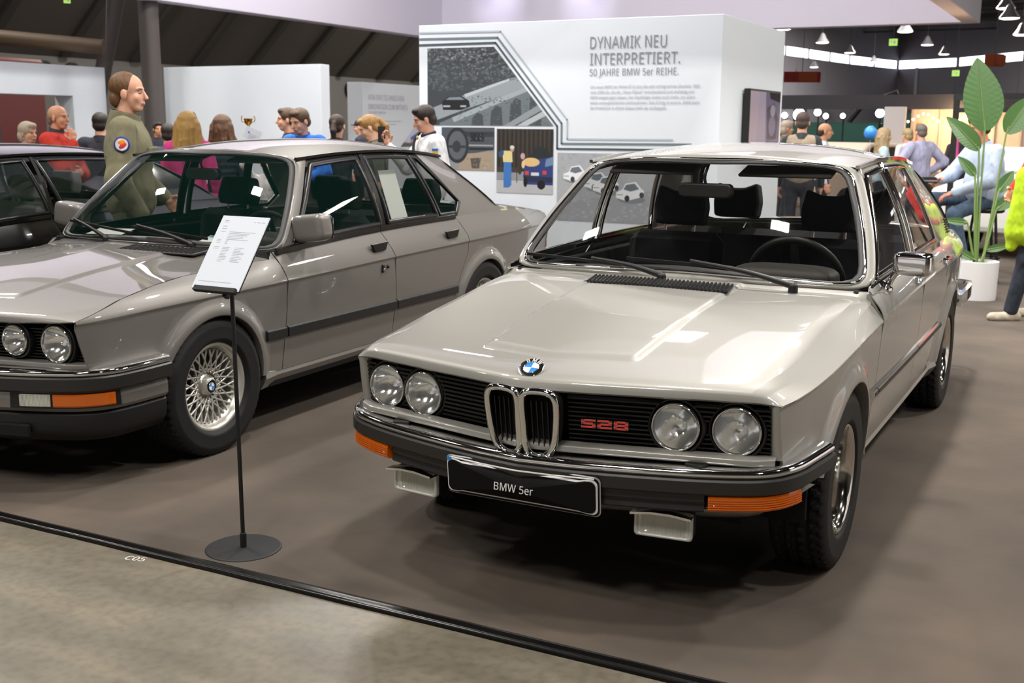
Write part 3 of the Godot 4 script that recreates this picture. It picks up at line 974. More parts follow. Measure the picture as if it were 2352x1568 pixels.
func wiper(car: Node, d: Dictionary, pivot: Vector3, a: Vector2, b: Vector2, k: float) -> void:
	# a, b: ends of the blade on the windshield as (across, up) fractions; k: where the arm meets the blade
	var w := node("wiper", car)
	var r: Array = d.wsr
	var on := func(q: Vector2) -> Vector3:
		var i: float = clampf(q.x, 0, .999) * (r[0].size() - 1); var j: float = clampf(q.y, 0, .999) * (r.size() - 1)
		var i0 := int(i); var j0 := int(j)
		return (r[j0][i0] as Vector3).lerp(r[j0][i0 + 1], i - i0).lerp((r[j0 + 1][i0] as Vector3).lerp(r[j0 + 1][i0 + 1], i - i0), j - j0) + Vector3(0, .012, .03)
	var bl := []
	for q in 9: bl.append(on.call(a.lerp(b, q / 8.0)))
	put("blade", MB.new().sweep(bl, [Vector2(-.004, -.010), Vector2(.004, -.010), Vector2(.005, .003), Vector2(-.005, .003)]), M.rubber, w)
	var e: Vector3 = on.call(a.lerp(b, k)) + Vector3(0, .012, .012)
	var mid := pivot.lerp(e, .45) + Vector3(0, .02, .012)
	put("arm", MB.new().tube(cr([pivot + Vector3(0, .016, 0), mid, e], 5), [.014, .013, .012, .011, .0105, .010, .009, .0085, .008, .0075, .007], 6), M.rubber, w)
	put("cap", MB.new().lathe([Vector2(0, .028), Vector2(.013, .026), Vector2(.018, .015), Vector2(.02, -.03)], 14, Transform3D(Basis.IDENTITY, pivot)), M.rubber, w)
	put("nut", MB.new().lathe([Vector2(.024, -.012), Vector2(.024, -.002), Vector2(.02, .002), Vector2(0, .002)], 14, Transform3D(Basis.IDENTITY, pivot + Vector3(0, -.012, 0))), M.chrome, w)
func wheel(car: Node, at: Vector3, s: float, d: Dictionary, tyre_mesh: ArrayMesh) -> Node3D:
	var w := node("wheel", car, Transform3D(Basis.IDENTITY if s > 0 else Basis(Vector3.UP, PI), at))
	put("tyre", tyre_mesh, M.tyre, w)
	d.rim.call(w)
	return w
func deep_rim(w: Node) -> void:
	# polished deep-dish rim; outside towards +x
	var zx := xfm(Vector3.ZERO, Vector3(0, 0, 1), Vector3(1, 0, 0), Vector3(0, 1, 0))
	put("rim", MB.new().lathe([Vector2(.186, -.07), Vector2(.19, .074), Vector2(.194, .082), Vector2(.192, .089), Vector2(.184, .090), Vector2(.178, .084), Vector2(.172, .078), Vector2(.160, .060), Vector2(.157, .0), Vector2(.155, -.03)], 56, zx), M.rim_chrome, w)
	put("disc", MB.new().lathe([Vector2(.156, -.02), Vector2(.150, -.012), Vector2(.12, -.004), Vector2(.09, .006), Vector2(.07, .012), Vector2(.05, .02), Vector2(.045, .03), Vector2(.03, .036), Vector2(0, .038)], 48, zx), M.rim_dark, w)
	for i in 5:
		var a := TAU * i / 5
		put("slot", MB.new().extrude(rrect(.055, .028, .012), .006, xfm(Vector3(-.004, cos(a) * .118, sin(a) * .118), Vector3(0, -sin(a), cos(a)), Vector3(0, cos(a), sin(a)), Vector3(1, 0, 0))), M.black_matt, w)
		put("bolt", MB.new().lathe([Vector2(.010, .01), Vector2(.010, .026), Vector2(.006, .030), Vector2(0, .030)], 8, zx * Transform3D(Basis.IDENTITY, Vector3(cos(a + .6) * .06, 0, sin(a + .6) * .06))), M.chrome, w)
	put("valve", rod(Vector3(.02, .05, .142), Vector3(.052, .048, .136), .004), M.rubber, w)
func mesh_rim(w: Node) -> void:
	# cross-spoke silver wheel
	var zx := xfm(Vector3.ZERO, Vector3(0, 0, 1), Vector3(1, 0, 0), Vector3(0, 1, 0))
	put("rim", MB.new().lathe([Vector2(.20, -.08), Vector2(.203, .074), Vector2(.208, .081), Vector2(.206, .087), Vector2(.196, .088), Vector2(.188, .082), Vector2(.182, .070), Vector2(.176, .052), Vector2(.166, .048), Vector2(.163, .03), Vector2(.163, -.06)], 60, zx), M.alloy, w)
	put("brake_disc", MB.new().lathe([Vector2(.163, -.05), Vector2(.14, -.045), Vector2(.05, -.045), Vector2(0, -.045)], 40, zx), M.rim_dark, w)
	put("hub_plate", MB.new().lathe([Vector2(.0, .050), Vector2(.035, .050), Vector2(.040, .046), Vector2(.044, .03), Vector2(.066, .026), Vector2(.07, .018), Vector2(.07, 0)], 40, zx), M.alloy, w)
	for i in 20:
		for sg: float in [-1.0, 1.0]:
			var a := TAU * (i + .25 * sg) / 20
			var b := a + sg * TAU * 1.55 / 20
			var p := Vector3(.034, cos(a) * .062, sin(a) * .062); var q := Vector3(.05, cos(b) * .172, sin(b) * .172)
			put("spoke", MB.new().tube([p, p.lerp(q, .5) + Vector3(.004, 0, 0), q], [.0056, .0047, .0062], 6, false), M.alloy, w)
	for i in 20:
		var a := TAU * i / 20
		put("spoke_bolt", MB.new().lathe([Vector2(.0065, 0), Vector2(.0065, .008), Vector2(.004, .011), Vector2(0, .011)], 7, zx * Transform3D(Basis.IDENTITY, Vector3(cos(a) * .075, .030, sin(a) * .075))), M.alloy, w)
		var r := .082 if i % 2 == 0 else .092
		put("spoke_bolt", MB.new().lathe([Vector2(.005, 0), Vector2(.005, .008), Vector2(.003, .010), Vector2(0, .010)], 7, zx * Transform3D(Basis.IDENTITY, Vector3(cos(a + .157) * r, .034, sin(a + .157) * r))), M.alloy, w)
	put("hub_nut", MB.new().lathe([Vector2(.046, .048), Vector2(.043, .058), Vector2(.036, .062), Vector2(.03, .062)], 6, zx, 0, TAU, true), M.alloy, w)
	roundel(w, .031, xfm(Vector3(.0615, 0, 0), Vector3(0, 0, -1), Vector3(0, 1, 0), Vector3(1, 0, 0)), "hub_emblem", false)
func strip(a: Array, sub0: float, sub1: float, k := 16) -> Array:
	var r := resample(a, 200)
	var o := []
	for i in k: o.append(r[int(lerpf(sub0, sub1, i / (k - 1.0)) * 199)])
	return o
# ---------------------------------------------------------------- the silver saloon in front
func car_front() -> void:
	var car := thing("saloon_car", "silver saloon with four round headlights, chrome bumper and red 528 badge", "car", Vector3.ZERO, 0, "classic saloons on the carpet")
	var d := {"paint": M.silver, "yc": [[.68, .704], [.4, .735], [0.0, .768], [-.5, .798], [-1.5, .83], [-2.6, .832], [-3.4, .81], [-3.85, .78]],
		"xc": [[.68, .744], [.6, .772], [.45, .800], [.2, .818], [-.4, .828], [-1.5, .836], [-2.6, .828], [-3.3, .79], [-3.85, .72]],
		"yb": [[-.40, .893], [-.54, .905], [-1.5, .93], [-2.6, .935], [-3.2, .925], [-3.7, .895], [-3.85, .87]],
		"xr": [[-.9, .59], [-1.5, .612], [-2.1, .60], [-2.6, .57]], "yr": [[-.9, 1.33], [-1.0, 1.344], [-1.4, 1.366], [-1.9, 1.362], [-2.4, 1.325]],
		"ra": .345, "hub": .313, "flare": .022, "wb": -2.636, "sill": .32, "tuck": .12, "lean": .02, "sh": 4.0, "shf": 4.0, "arch_front": 16.0,
		"s1": [Vector2(-.488, .901), Vector2(-.485, .80), Vector2(-.475, .55), Vector2(-.46, .32)], "s2": [Vector2(-1.41, .928), Vector2(-1.45, .83), Vector2(-1.47, .5), Vector2(-1.44, .32)],
		"s3": [Vector2(-2.26, .935), Vector2(-2.36, .85), Vector2(-2.355, .72), Vector2(-2.285, .58), Vector2(-2.235, .44), Vector2(-2.220, .32)],
		"nose_edge": [Vector2(.50, .43), Vector2(.60, .45), Vector2(.635, .54), Vector2(.655, .62), Vector2(.668, .69)],
		"tail_edge": [Vector2(-3.82, .87), Vector2(-3.85, .80), Vector2(-3.83, .6), Vector2(-3.80, .40)],
		"az0": -.545, "az1": -1.0, "aw": .07, "czt": -2.42, "czb": -2.98, "cpillar": [Vector2(-2.235, 0), Vector2(-2.0, 1), Vector2(-2.42, 1), Vector2(-2.98, 0)],
		"windows": [[Vector2(-.625, .03), Vector2(-1.06, .94), Vector2(-1.36, .95), Vector2(-1.41, .03)], [Vector2(-1.47, .03), Vector2(-1.42, .95), Vector2(-1.98, .95), Vector2(-2.22, .03)]], "fw": [.022, .022],
		"bpillars": [[Vector2(-1.405, 0), Vector2(-1.355, 1), Vector2(-1.425, 1), Vector2(-1.475, 0)]], "frame": M.chrome, "pane": M.pane, "ws_pane": M.pane, "bp_m": M.chrome_dark, "belt_m": M.chrome, "gutter_m": M.chrome, "rail_m": M.silver, "sill_m": M.silver, "bump_m": M.chrome,
		"ws_dy": .006, "ws_dz": .075, "roof_c": .040, "roof_b": .028, "chrome_trim": true, "trim_m": M.seat_dark, "seat_m": M.seat_dark, "dash_m": M.dash, "seat_z": -1.33, "hr_y": 1.115, "hr_shape": [Vector2(-.125, -.09), Vector2(.125, -.09), Vector2(.135, .0), Vector2(.115, .105), Vector2(.04, .075), Vector2(-.04, .075), Vector2(-.115, .105), Vector2(-.135, .0)],
		"dash_y": .885, "rvm": Vector3(-.03, 1.235, -.93),
		"lip0": .862, "hood_end": -.40, "hc": [[.862, .7165], [.861, .727], [.855, .740], [.84, .750], [.806, .761], [.69, .779], [.3, .835], [0.0, .868], [-.3, .892], [-.45, .898]], "hood_p": 9.0, "facet": .855, "dome": .009,
		"gz": .803, "apz": .848, "gk": .225, "gy0": .545, "gy1": .70, "slats": 10, "kz": .872, "kidney": [Vector2(.009, .60), Vector2(.008, .685), Vector2(.026, .712), Vector2(.080, .716), Vector2(.110, .702), Vector2(.118, .66), Vector2(.108, .565), Vector2(.090, .522), Vector2(.060, .504), Vector2(.028, .508), Vector2(.011, .535)],
		"hlo": Vector3(.619, .617, .677), "hli": Vector3(.444, .619, .723), "hr": .070, "hri": .070, "rim": deep_rim}
	var ft := []
	for z: float in [.672, .5, .3, .1, -.1, -.3, -.478]: ft.append(Vector2(z, tb(d.yc, z) - .001))
	ft.append(Vector2(-.480, .898))
	d.fender_top = ft
	car_shell(car, d)
	car_seats(car, d)
	put("hood", hood_mesh(d, func(w: float) -> Vector3:
		var z := lerpf(.672, -.475, w)
		return Vector3(tb(d.xc, z) - .001, tb(d.yc, z) + .002, z)), M.silver, car)
	front_end(car, d)
	cowl(car, d, M.silver)
	# air vent in the hood with slanted bars
	var vt := node("hood_vent", car)
	var hy := func(x: float, z: float) -> float: return tb(d.hc, z) + d.dome - .004 - .02 * x * x
	var vb := MB.new()
	vb.quad(Vector3(-.30, hy.call(.3, -.24) + .006, -.24), Vector3(-.285, hy.call(.3, -.36) + .006, -.36), Vector3(.275, hy.call(.3, -.36) + .006, -.36), Vector3(.30, hy.call(.3, -.24) + .006, -.24))
	put("opening", vb, M.black_matt, vt)
	for i in 36:
		var x := lerpf(-.285, .285, i / 35.0)
		put("slat", MB.new().box(Vector3(x, hy.call(x, -.30) + .009, -.30), Vector3(.0065, .010, .125), Basis(Vector3.UP, .12) * Basis(Vector3.RIGHT, .085) * Basis(Vector3(0, 0, 1), .5)), M.rubber, vt)
	roundel(car, .041, Transform3D(Basis(Vector3.RIGHT, deg_to_rad(-58)), Vector3(0, .768, .806)))
	# badge numerals
	var bd := node("badge", car, Transform3D(Basis(Vector3.UP, .22), Vector3(.246, .622, .80)))
	var num := {"5": [[0, 4, 5, 1], [0, 2, 1, 3], [0, 2, 5, 1], [4, 0, 1, 3], [0, 0, 5, 1]], "2": [[0, 4, 5, 1], [4, 2, 1, 3], [0, 2, 5, 1], [0, 0, 1, 3], [0, 0, 5, 1]], "8": [[0, 4, 5, 1], [0, 2, 1, 3], [4, 2, 1, 3], [0, 2, 5, 1], [0, 0, 1, 3], [4, 0, 1, 3], [0, 0, 5, 1]]}
	var k := 0
	for ch: String in ["5", "2", "8"]:
		for e: Array in [[M.chrome, 1.35, 0.0], [M.badge_red, .8, .0025]]:
			var mb := MB.new()
			for r: Array in num[ch]:
				var g: float = (e[1] - 1.0) * .5
				mb.box(Vector3(-.07 + k * .05 + (r[0] + r[2] / 2.0) * .0085, -.016 + (r[1] + r[3] / 2.0) * .0052, e[2]), Vector3((r[2] + g) * .0085, (r[3] + g) * .0052, .006))
			put("numeral", mb, e[0], bd)
		k += 1
	# bumper: chrome bar, rubber, lower plastic, indicators, valance
	var half := cr([Vector3(0, .487, .885), Vector3(.15, .487, .866), Vector3(.3, .487, .834), Vector3(.5, .489, .784), Vector3(.64, .492, .738), Vector3(.735, .497, .690), Vector3(.792, .504, .61), Vector3(.824, .514, .50), Vector3(.845, .522, .405)], 5)
	var pth := mir(half)
	var bm := node("front_bumper", car)
	put("chrome_bar", MB.new().sweep(pth, [Vector2(.0, -.004), Vector2(-.007, .004), Vector2(-.008, .013), Vector2(-.002, .022), Vector2(.012, .026), Vector2(.055, .026), Vector2(.075, .018), Vector2(.08, -.01), Vector2(.02, -.02)], Vector3.UP, true, false, true, true), M.chrome, bm)
	put("rubber_strip", MB.new().sweep(pth, [Vector2(-.010, -.004), Vector2(-.014, -.010), Vector2(-.014, -.046), Vector2(-.008, -.052), Vector2(.03, -.052), Vector2(.03, -.004)]), M.rubber_grey, bm)
	for e: Array in [[.238, .762]]:
		var q := strip(pth, e[0], e[1], 30)
		put("lower_bar", MB.new().sweep(q, [Vector2(.006, -.054), Vector2(.006, -.078), Vector2(.014, -.082), Vector2(.014, -.088), Vector2(.006, -.092), Vector2(.004, -.104), Vector2(.012, -.110), Vector2(.06, -.110), Vector2(.06, -.054)]), M.rubber_grey, bm)
	for e: Array in [[.10, .232], [.768, .90]]:
		var q := strip(pth, e[0], e[1], 14)
		var il := node("turn_signal", bm)
		put("lens", MB.new().sweep(q, [Vector2(-.004, -.056), Vector2(-.006, -.062), Vector2(-.004, -.096), Vector2(.002, -.104), Vector2(.04, -.104), Vector2(.04, -.056)]), M.amber, il)
		for y: float in [-.066, -.073, -.080, -.087, -.094]: put("rib", MB.new().sweep(q, [Vector2(-.008, y - .0016), Vector2(-.008, y + .0016), Vector2(-.003, y + .0026), Vector2(-.003, y - .0026)]), M.amber, il)
		put("screw", MB.new().ball(q[-2 if e[0] < .5 else 1] + Vector3(0, -.084, .006), Vector3.ONE * .004, 8, 6), M.chrome, il)
	for x: float in [.52, -.52]: put("bracket", MB.new().box(Vector3(x, .508, .735), Vector3(.06, .03, .05), Basis(Vector3.UP, -signf(x) * .3), .004), M.rubber, bm)
	for x: float in [.06, -.06]: put("bumper_bolt", MB.new().ball(Vector3(x, .512, .862), Vector3(.01, .008, .01), 12, 8), M.chrome, bm)
	var vq := strip(pth, .03, .97, 40)
	put("valance", MB.new().sweep(vq, [Vector2(.03, -.10), Vector2(.06, -.125), Vector2(.10, -.150), Vector2(.16, -.175), Vector2(.26, -.19), Vector2(.26, -.1)], Vector3.UP, true, false, true, true), M.silver, car)
	# number plate on its carrier
	var pl := node("number_plate", car)
	var pf := func(o: float, w: float, h: float, m: Material, nm: String) -> void:
		var rws := []
		var outl := rrect(w, h, .018)
		for kk: float in [0.0, .4, .8, 1.0]:
			var row := []
			for p in outl:
				var x := p.x * kk
				row.append(Vector3(x, .410 + p.y * kk, .914 - .24 * (sqrt(x * x + .02) - .141) + .09 * p.y * kk + o))
			rws.append(row)
		put(nm, MB.new().grid(rws, true), m, pl)
	pf.call(-.010, .535, .128, M.plate_edge, "carrier")
	pf.call(-.006, .530, .122, M.plate_black, "carrier_face")
	pf.call(-.003, .522, .112, M.badge_white, "border")
	pf.call(0.0, .512, .102, M.plate_black, "face")
	put("lettering", text_mesh("BMW 5er", .024, .001), M.badge_white, pl, Transform3D(Basis(Vector3.RIGHT, -.09), Vector3(-.003, .410, .9165)))
	put("carrier_lines", MB.new().sweep([Vector3(-.25, .4685, .878), Vector3(-.12, .4685, .901), Vector3(0, .4685, .913), Vector3(.12, .4685, .901), Vector3(.25, .4685, .878)], [Vector2(-.002, -.0014), Vector2(-.002, .0014), Vector2(.004, .0014), Vector2(.004, -.0014)]), M.badge_white, pl)
	put("corner_mark", MB.new().box(Vector3(-.250, .463, .884), Vector3(.014, .012, .002)), M.badge_blue, pl)
	# hanging fog lamps
	for s: float in [1.0, -1.0]:
		var fl := node("fog_light", car, Transform3D(Basis(Vector3.UP, s * .10), Vector3(s * .430 - .012 * (1 - s), .322, .762)))
		put("housing", MB.new().extrude(rrect(.178, .086, .014), .06, Transform3D(Basis(Vector3.UP, PI), Vector3(0, 0, -.012)), .02), M.rubber, fl)
		put("visor", MB.new().sweep([Vector3(-.092, .038, .004), Vector3(-.03, .046, .006), Vector3(.03, .046, .006), Vector3(.092, .038, .004)], [Vector2(-.008, -.003), Vector2(-.008, .003), Vector2(.04, .004), Vector2(.04, -.003)]), M.chrome, fl)
		var ring := []
		for e: Array in [[.180, .086, -.012], [.182, .088, .0], [.176, .082, .006], [.160, .068, .006], [.156, .064, -.004]]:
			var row := []
			for p in rrect(e[0], e[1], .012): row.append(Vector3(p.x, p.y, e[2]))
			ring.append(row)
		put("bezel", MB.new().grid(ring, true), M.fog_trim, fl)
		var bowl := []
		for y: float in [-.033, -.02, 0.0, .02, .033]:
			var row := []
			for x: float in lin(-.079, .079, .016): row.append(Vector3(x, y, -.006 - .035 * (1 - pow(x / .08, 2.0)) * (1 - pow(y / .034, 2.0))))
			bowl.append(row)
		put("reflector", MB.new().grid(bowl), M.reflector, fl)
		var rws := []
		for y: float in [-.033, -.0, .033]:
			var row := []
			for i in 97: row.append(Vector3(lerpf(-.079, .079, i / 96.0), y, .001 + .0016 * [0.0, 1.0, 0.0, -1.0][i % 4]))
			rws.append(row)
		put("lens", MB.new().grid(rws), M.lens_fog, fl)
		put("hanger", rod(Vector3(0, .035, -.03), Vector3(0, .09, -.04), .009), M.rubber, fl)
	wiper(car, d, Vector3(-.03, .904, -.41), Vector2(.035, .09), Vector2(.35, .05), .72)
	wiper(car, d, Vector3(.50, .900, -.405), Vector2(.36, .10), Vector2(.66, .08), .62)
	# mirror, handles, side trim on the left and right
	var md := node("door_mirror", car, Transform3D(Basis(Vector3.UP, -.1), Vector3(.875, .99, -.74)))
	put("housing", MB.new().pillow(Vector3(.006, 0, 0), Vector3(.074, .046, .042), .42), M.chrome, md)
	put("mirror_glass", MB.new().box(Vector3(0, 0, -.041), Vector3(.13, .08, .003)), M.mirror, md)
	put("arm", MB.new().tube(cr([Vector3(-.055, -.03, -.01), Vector3(-.075, -.065, -.005), Vector3(-.09, -.10, .0)], 4), [.015, .014, .013, .012, .012, .013, .014, .016, .018], 10), M.chrome, md)
	put("foot", MB.new().ball(Vector3(-.088, -.108, .0), Vector3(.022, .022, .034), 14, 8), M.chrome, md)
	for s: float in [1.0, -1.0]:
		for z: float in [-1.30, -2.17]:
			var hd := node("door_handle", car)
			var v := .865 - tb(d.yc, z)
			var p := side_pt(d, s, Vector2(z, v)) + Vector3(s * .018, 0, 0)
			put("grip", MB.new().box(p, Vector3(.018, .02, .13), Basis.IDENTITY, .007), M.chrome, hd)
			for q: float in [-.055, .055]: put("foot", MB.new().box(p + Vector3(-s * .012, -.004, q), Vector3(.03, .03, .028), Basis.IDENTITY, .008), M.chrome, hd)
			put("lock", MB.new().ball(p + Vector3(-s * .012, -.03, -.045), Vector3(.008, .011, .011), 10, 6), M.chrome, hd)
		for e: Array in [[-.42, -.485], [-.495, -1.455], [-1.465, -2.22], [-3.07, -3.7]]:
			var a := []
			for z: float in lin(e[1], e[0], .1): a.append(side_pt(d, s, Vector2(z, .525 - tb(d.yc, z))) + Vector3(s * .004, 0, 0))
			put("side_strip", MB.new().sweep(a, [Vector2(-s * .008, -.013), Vector2(-s * .012, 0), Vector2(-s * .008, .013), Vector2(s * .004, .015), Vector2(s * .004, -.015)]), M.chrome, car)
			put("strip_insert", MB.new().sweep(a, [Vector2(-s * .011, -.007), Vector2(-s * .014, 0), Vector2(-s * .011, .007)], Vector3.UP, false, false, false), M.rubber, car)
		for i in 6: put("pillar_vent", MB.new().box(glass_pt(d, s, Vector2(-2.80 + i * .004, .05 + i * .035), .004), Vector3(.01, .006, .09), Basis(Vector3(0, 0, 1), -s * .3)), M.rubber, car)
	var ty := tyre(.315, .188, .195, 46, 0).mesh()
	for z: float in [0.0, -2.636]:
		for s: float in [1.0, -1.0]: wheel(car, Vector3(s * .718, .313, z), s, d, ty)
# ---------------------------------------------------------------- the darker silver saloon on the left
func car_second() -> void:
	var car := thing("saloon_car", "grey-silver saloon with cross-spoke alloy wheels and black side strips", "car", Vector3(-2.798, 0, .026), .0208, "classic saloons on the carpet")
	var d := {"paint": M.dolphin, "yc": [[.74, .712], [.4, .731], [0.0, .741], [-.5, .749], [-1.5, .774], [-2.4, .79], [-3.4, .806], [-3.8, .80]],
		"xc": [[.74, .728], [.66, .757], [.5, .787], [.3, .802], [0.0, .810], [-1.0, .815], [-2.4, .815], [-3.2, .79], [-3.75, .72]],
		"yb": [[-.40, .883], [-.54, .893], [-1.4, .932], [-2.3, .946], [-2.9, .945], [-3.3, .93], [-3.72, .895], [-3.8, .87]],
		"xr": [[-.9, .555], [-1.5, .585], [-2.1, .575], [-2.5, .55]], "yr": [[-.9, 1.318], [-1.3, 1.345], [-1.8, 1.352], [-2.2, 1.332], [-2.5, 1.30]],
		"ra": .338, "hub": .318, "flare": .024, "wb": -2.625, "sill": .305, "tuck": .06, "lean": .065, "sh": 1.4, "shf": 8.0, "arch_front": 16.0,
		"s1": [Vector2(-.49, .887), Vector2(-.52, .75), Vector2(-.525, .6), Vector2(-.51, .305)], "s2": [Vector2(-1.43, .933), Vector2(-1.50, .775), Vector2(-1.535, .55), Vector2(-1.52, .305)],
		"s3": [Vector2(-2.30, .945), Vector2(-2.37, .82), Vector2(-2.37, .72), Vector2(-2.30, .59), Vector2(-2.234, .45), Vector2(-2.216, .305)],
		"nose_edge": [Vector2(.50, .44), Vector2(.66, .46), Vector2(.69, .54), Vector2(.715, .62), Vector2(.733, .69)],
		"tail_edge": [Vector2(-3.75, .875), Vector2(-3.78, .80), Vector2(-3.76, .6), Vector2(-3.73, .40)],
		"az0": -.545, "az1": -.955, "aw": .085, "czt": -2.42, "czb": -2.95, "cpillar": [Vector2(-2.335, 0), Vector2(-2.43, .22), Vector2(-2.10, 1), Vector2(-2.42, 1), Vector2(-2.95, 0)],
		"windows": [[Vector2(-.63, .02), Vector2(-1.025, .95), Vector2(-1.445, .97), Vector2(-1.475, .02)], [Vector2(-1.53, .02), Vector2(-1.50, .97), Vector2(-1.985, .96), Vector2(-2.11, .02)], [Vector2(-2.115, .02), Vector2(-1.99, .96), Vector2(-2.085, .96), Vector2(-2.42, .24), Vector2(-2.33, .02)]], "fw": [.03, .03, .026],
		"bpillars": [[Vector2(-1.47, 0), Vector2(-1.43, 1), Vector2(-1.51, 1), Vector2(-1.535, 0)]], "frame": M.frame_black, "pane": M.pane_green, "ws_pane": M.pane_green, "bp_m": M.frame_black, "belt_m": M.frame_black, "gutter_m": M.frame_black, "rail_m": M.frame_black, "sill_m": M.dolphin, "bump_m": M.chrome,
		"ws_dy": .006, "ws_dz": .09, "roof_c": .042, "roof_b": .028, "chrome_trim": false, "trim_m": M.seat_dark, "seat_m": M.seat_dark, "dash_m": M.dash, "seat_z": -1.33, "hr_y": 1.10, "hr_shape": [Vector2(-.12, -.08), Vector2(.12, -.08), Vector2(.135, -.02), Vector2(.105, .085), Vector2(-.105, .085), Vector2(-.135, -.02)],
		"dash_y": .885, "rvm": Vector3(-.03, 1.235, -.90),
		"lip0": .852, "hood_end": -.40, "hc": [[.852, .704], [.851, .716], [.846, .728], [.83, .738], [.79, .748], [.68, .768], [.3, .825], [0.0, .857], [-.3, .882], [-.45, .888]], "hood_p": 3.5, "dome": .010,
		"gz": .800, "apz": .842, "gk": .19, "gy0": .545, "gy1": .69, "slats": 10, "kz": .862, "kidney": [Vector2(.010, .62), Vector2(.013, .685), Vector2(.05, .70), Vector2(.085, .695), Vector2(.098, .66), Vector2(.095, .58), Vector2(.08, .535), Vector2(.045, .527), Vector2(.015, .545)],
		"hlo": Vector3(.601, .621, .721), "hli": Vector3(.411, .628, .762), "hr": .072, "hri": .06, "rim": mesh_rim}
	var vh := [[.735, .010], [.65, .030], [.51, .060], [.17, .093], [-.1, .098], [-.46, .108]]
	var edge := func(w: float) -> Vector3:
		var z := lerpf(.733, -.46, w)
		return side_pt(d, 1.0, Vector2(z, tb(vh, z))) + Vector3(-.003, .001, 0)
	var ft := []
	for z: float in [.733, .65, .5, .3, .1, -.1, -.3, -.46]: ft.append(Vector2(z, tb(d.yc, z) + tb(vh, z)))
	d.fender_top = ft
	car_shell(car, d)
	car_seats(car, d)
	put("hood", hood_mesh(d, edge), M.dolphin, car)
	front_end(car, d)
	cowl(car, d, M.frame_black)
	var vt := node("hood_vent", car)
	put("opening", MB.new().box(Vector3(.22, .888, -.30), Vector3(.50, .012, .13), Basis(Vector3.RIGHT, .08), .004), M.rubber, vt)
	for i in 16: put("slat", MB.new().box(Vector3(.0 + i * .030, .8955, -.30), Vector3(.006, .006, .12), Basis(Vector3.RIGHT, .08)), M.rubber_grey, vt)
	roundel(car, .041, Transform3D(Basis(Vector3.RIGHT, deg_to_rad(-60)), Vector3(0, .756, .79)))
	# bumper with chrome top and deep black face, lamps beneath, painted apron, black air dam
	var half := cr([Vector3(0, .50, .905), Vector3(.2, .50, .882), Vector3(.4, .50, .84), Vector3(.58, .50, .775), Vector3(.705, .50, .708), Vector3(.785, .503, .62), Vector3(.820, .508, .50), Vector3(.838, .514, .34)], 5)
	var pth := mir(half)
	var bm := node("front_bumper", car)
	put("chrome_bar", MB.new().sweep(pth, [Vector2(.0, -.008), Vector2(-.008, .0), Vector2(-.008, .012), Vector2(.004, .022), Vector2(.05, .024), Vector2(.09, .018), Vector2(.09, -.02), Vector2(.02, -.02)], Vector3.UP, true, false, true, true), M.chrome, bm)
	put("rubber_strip", MB.new().sweep(pth, [Vector2(-.010, -.008), Vector2(-.016, -.014), Vector2(-.016, -.062), Vector2(-.006, -.072), Vector2(.05, -.072), Vector2(.05, -.008)]), M.rubber_grey, bm)
	put("apron", MB.new().sweep(strip(pth, .01, .99, 44), [Vector2(.012, -.072), Vector2(.008, -.10), Vector2(.010, -.14), Vector2(.022, -.155), Vector2(.05, -.160), Vector2(.12, -.16), Vector2(.12, -.07)]), M.dolphin, car)
	put("air_dam", MB.new().sweep(strip(pth, .01, .99, 44), [Vector2(.030, -.160), Vector2(.024, -.175), Vector2(.028, -.235), Vector2(.06, -.285), Vector2(.20, -.29), Vector2(.2, -.16)], Vector3.UP, true, false, true, true), M.dam, car)
	for s: float in [1.0, -1.0]:
		var t0 := .123 if s > 0 else .877
		var sg := 1.0 if s > 0 else -1.0
		var surround := strip(pth, t0 - .012 * sg, t0 + .185 * sg, 14)
		put("lamp_recess", MB.new().sweep(surround, [Vector2(.004, -.073), Vector2(.001, -.138), Vector2(.04, -.138), Vector2(.04, -.073)]), M.rubber, bm)
		var il := node("turn_signal", bm)
		var q := strip(pth, t0, t0 + .104 * sg, 12)
		put("lens", MB.new().sweep(q, [Vector2(-.003, -.078), Vector2(-.005, -.084), Vector2(-.004, -.126), Vector2(.0, -.132), Vector2(.03, -.132), Vector2(.03, -.078)]), M.amber, il)
		var fg := node("fog_light", bm)
		var q2 := strip(pth, t0 + .113 * sg, t0 + .168 * sg, 8)
		put("lens", MB.new().sweep(q2, [Vector2(-.003, -.078), Vector2(-.004, -.128), Vector2(.03, -.13), Vector2(.03, -.078)]), M.fog_lens, fg)
		for i in 22:
			var p: Vector3 = resample(q2, 23)[i + 0] if false else q2[0].lerp(q2[-1], (i + .5) / 22.0)
			put("flute", MB.new().box(p + Vector3(0, -.103, .006), Vector3(.0025, .045, .003)), M.fog_lens, fg)
		put("brake_duct", MB.new().box(Vector3(s * .42, .262, .808), Vector3(.16, .055, .02), Basis(Vector3.UP, s * .22), .006), M.black_matt, car)
	wiper(car, d, Vector3(-.33, .892, -.47), Vector2(.03, .16), Vector2(.42, .07), .12)
	wiper(car, d, Vector3(.27, .892, -.45), Vector2(.40, .13), Vector2(.74, .06), .10)
	for s: float in [1.0, -1.0]:
		var md := node("door_mirror", car, Transform3D(Basis(Vector3.UP, s * -.06), Vector3(s * .835, .995, -.70)))
		put("housing", MB.new().pillow(Vector3(-s * .012, 0, -.008), Vector3(.105, .070, .050), .45, Basis(Vector3(0, 0, 1), s * .12)), M.dolphin, md)
		put("mirror_glass", MB.new().box(Vector3(0, 0, -.056), Vector3(.17, .105, .003)), M.mirror, md)
		put("edge", MB.new().pillow(Vector3(-s * .012, 0, -.052), Vector3(.100, .066, .010), .45, Basis(Vector3(0, 0, 1), s * .12)), M.frame_black, md)
		put("foot", MB.new().box(Vector3(-s * .11, -.07, -.01), Vector3(.05, .035, .13), Basis.IDENTITY, .01), M.frame_black, md)
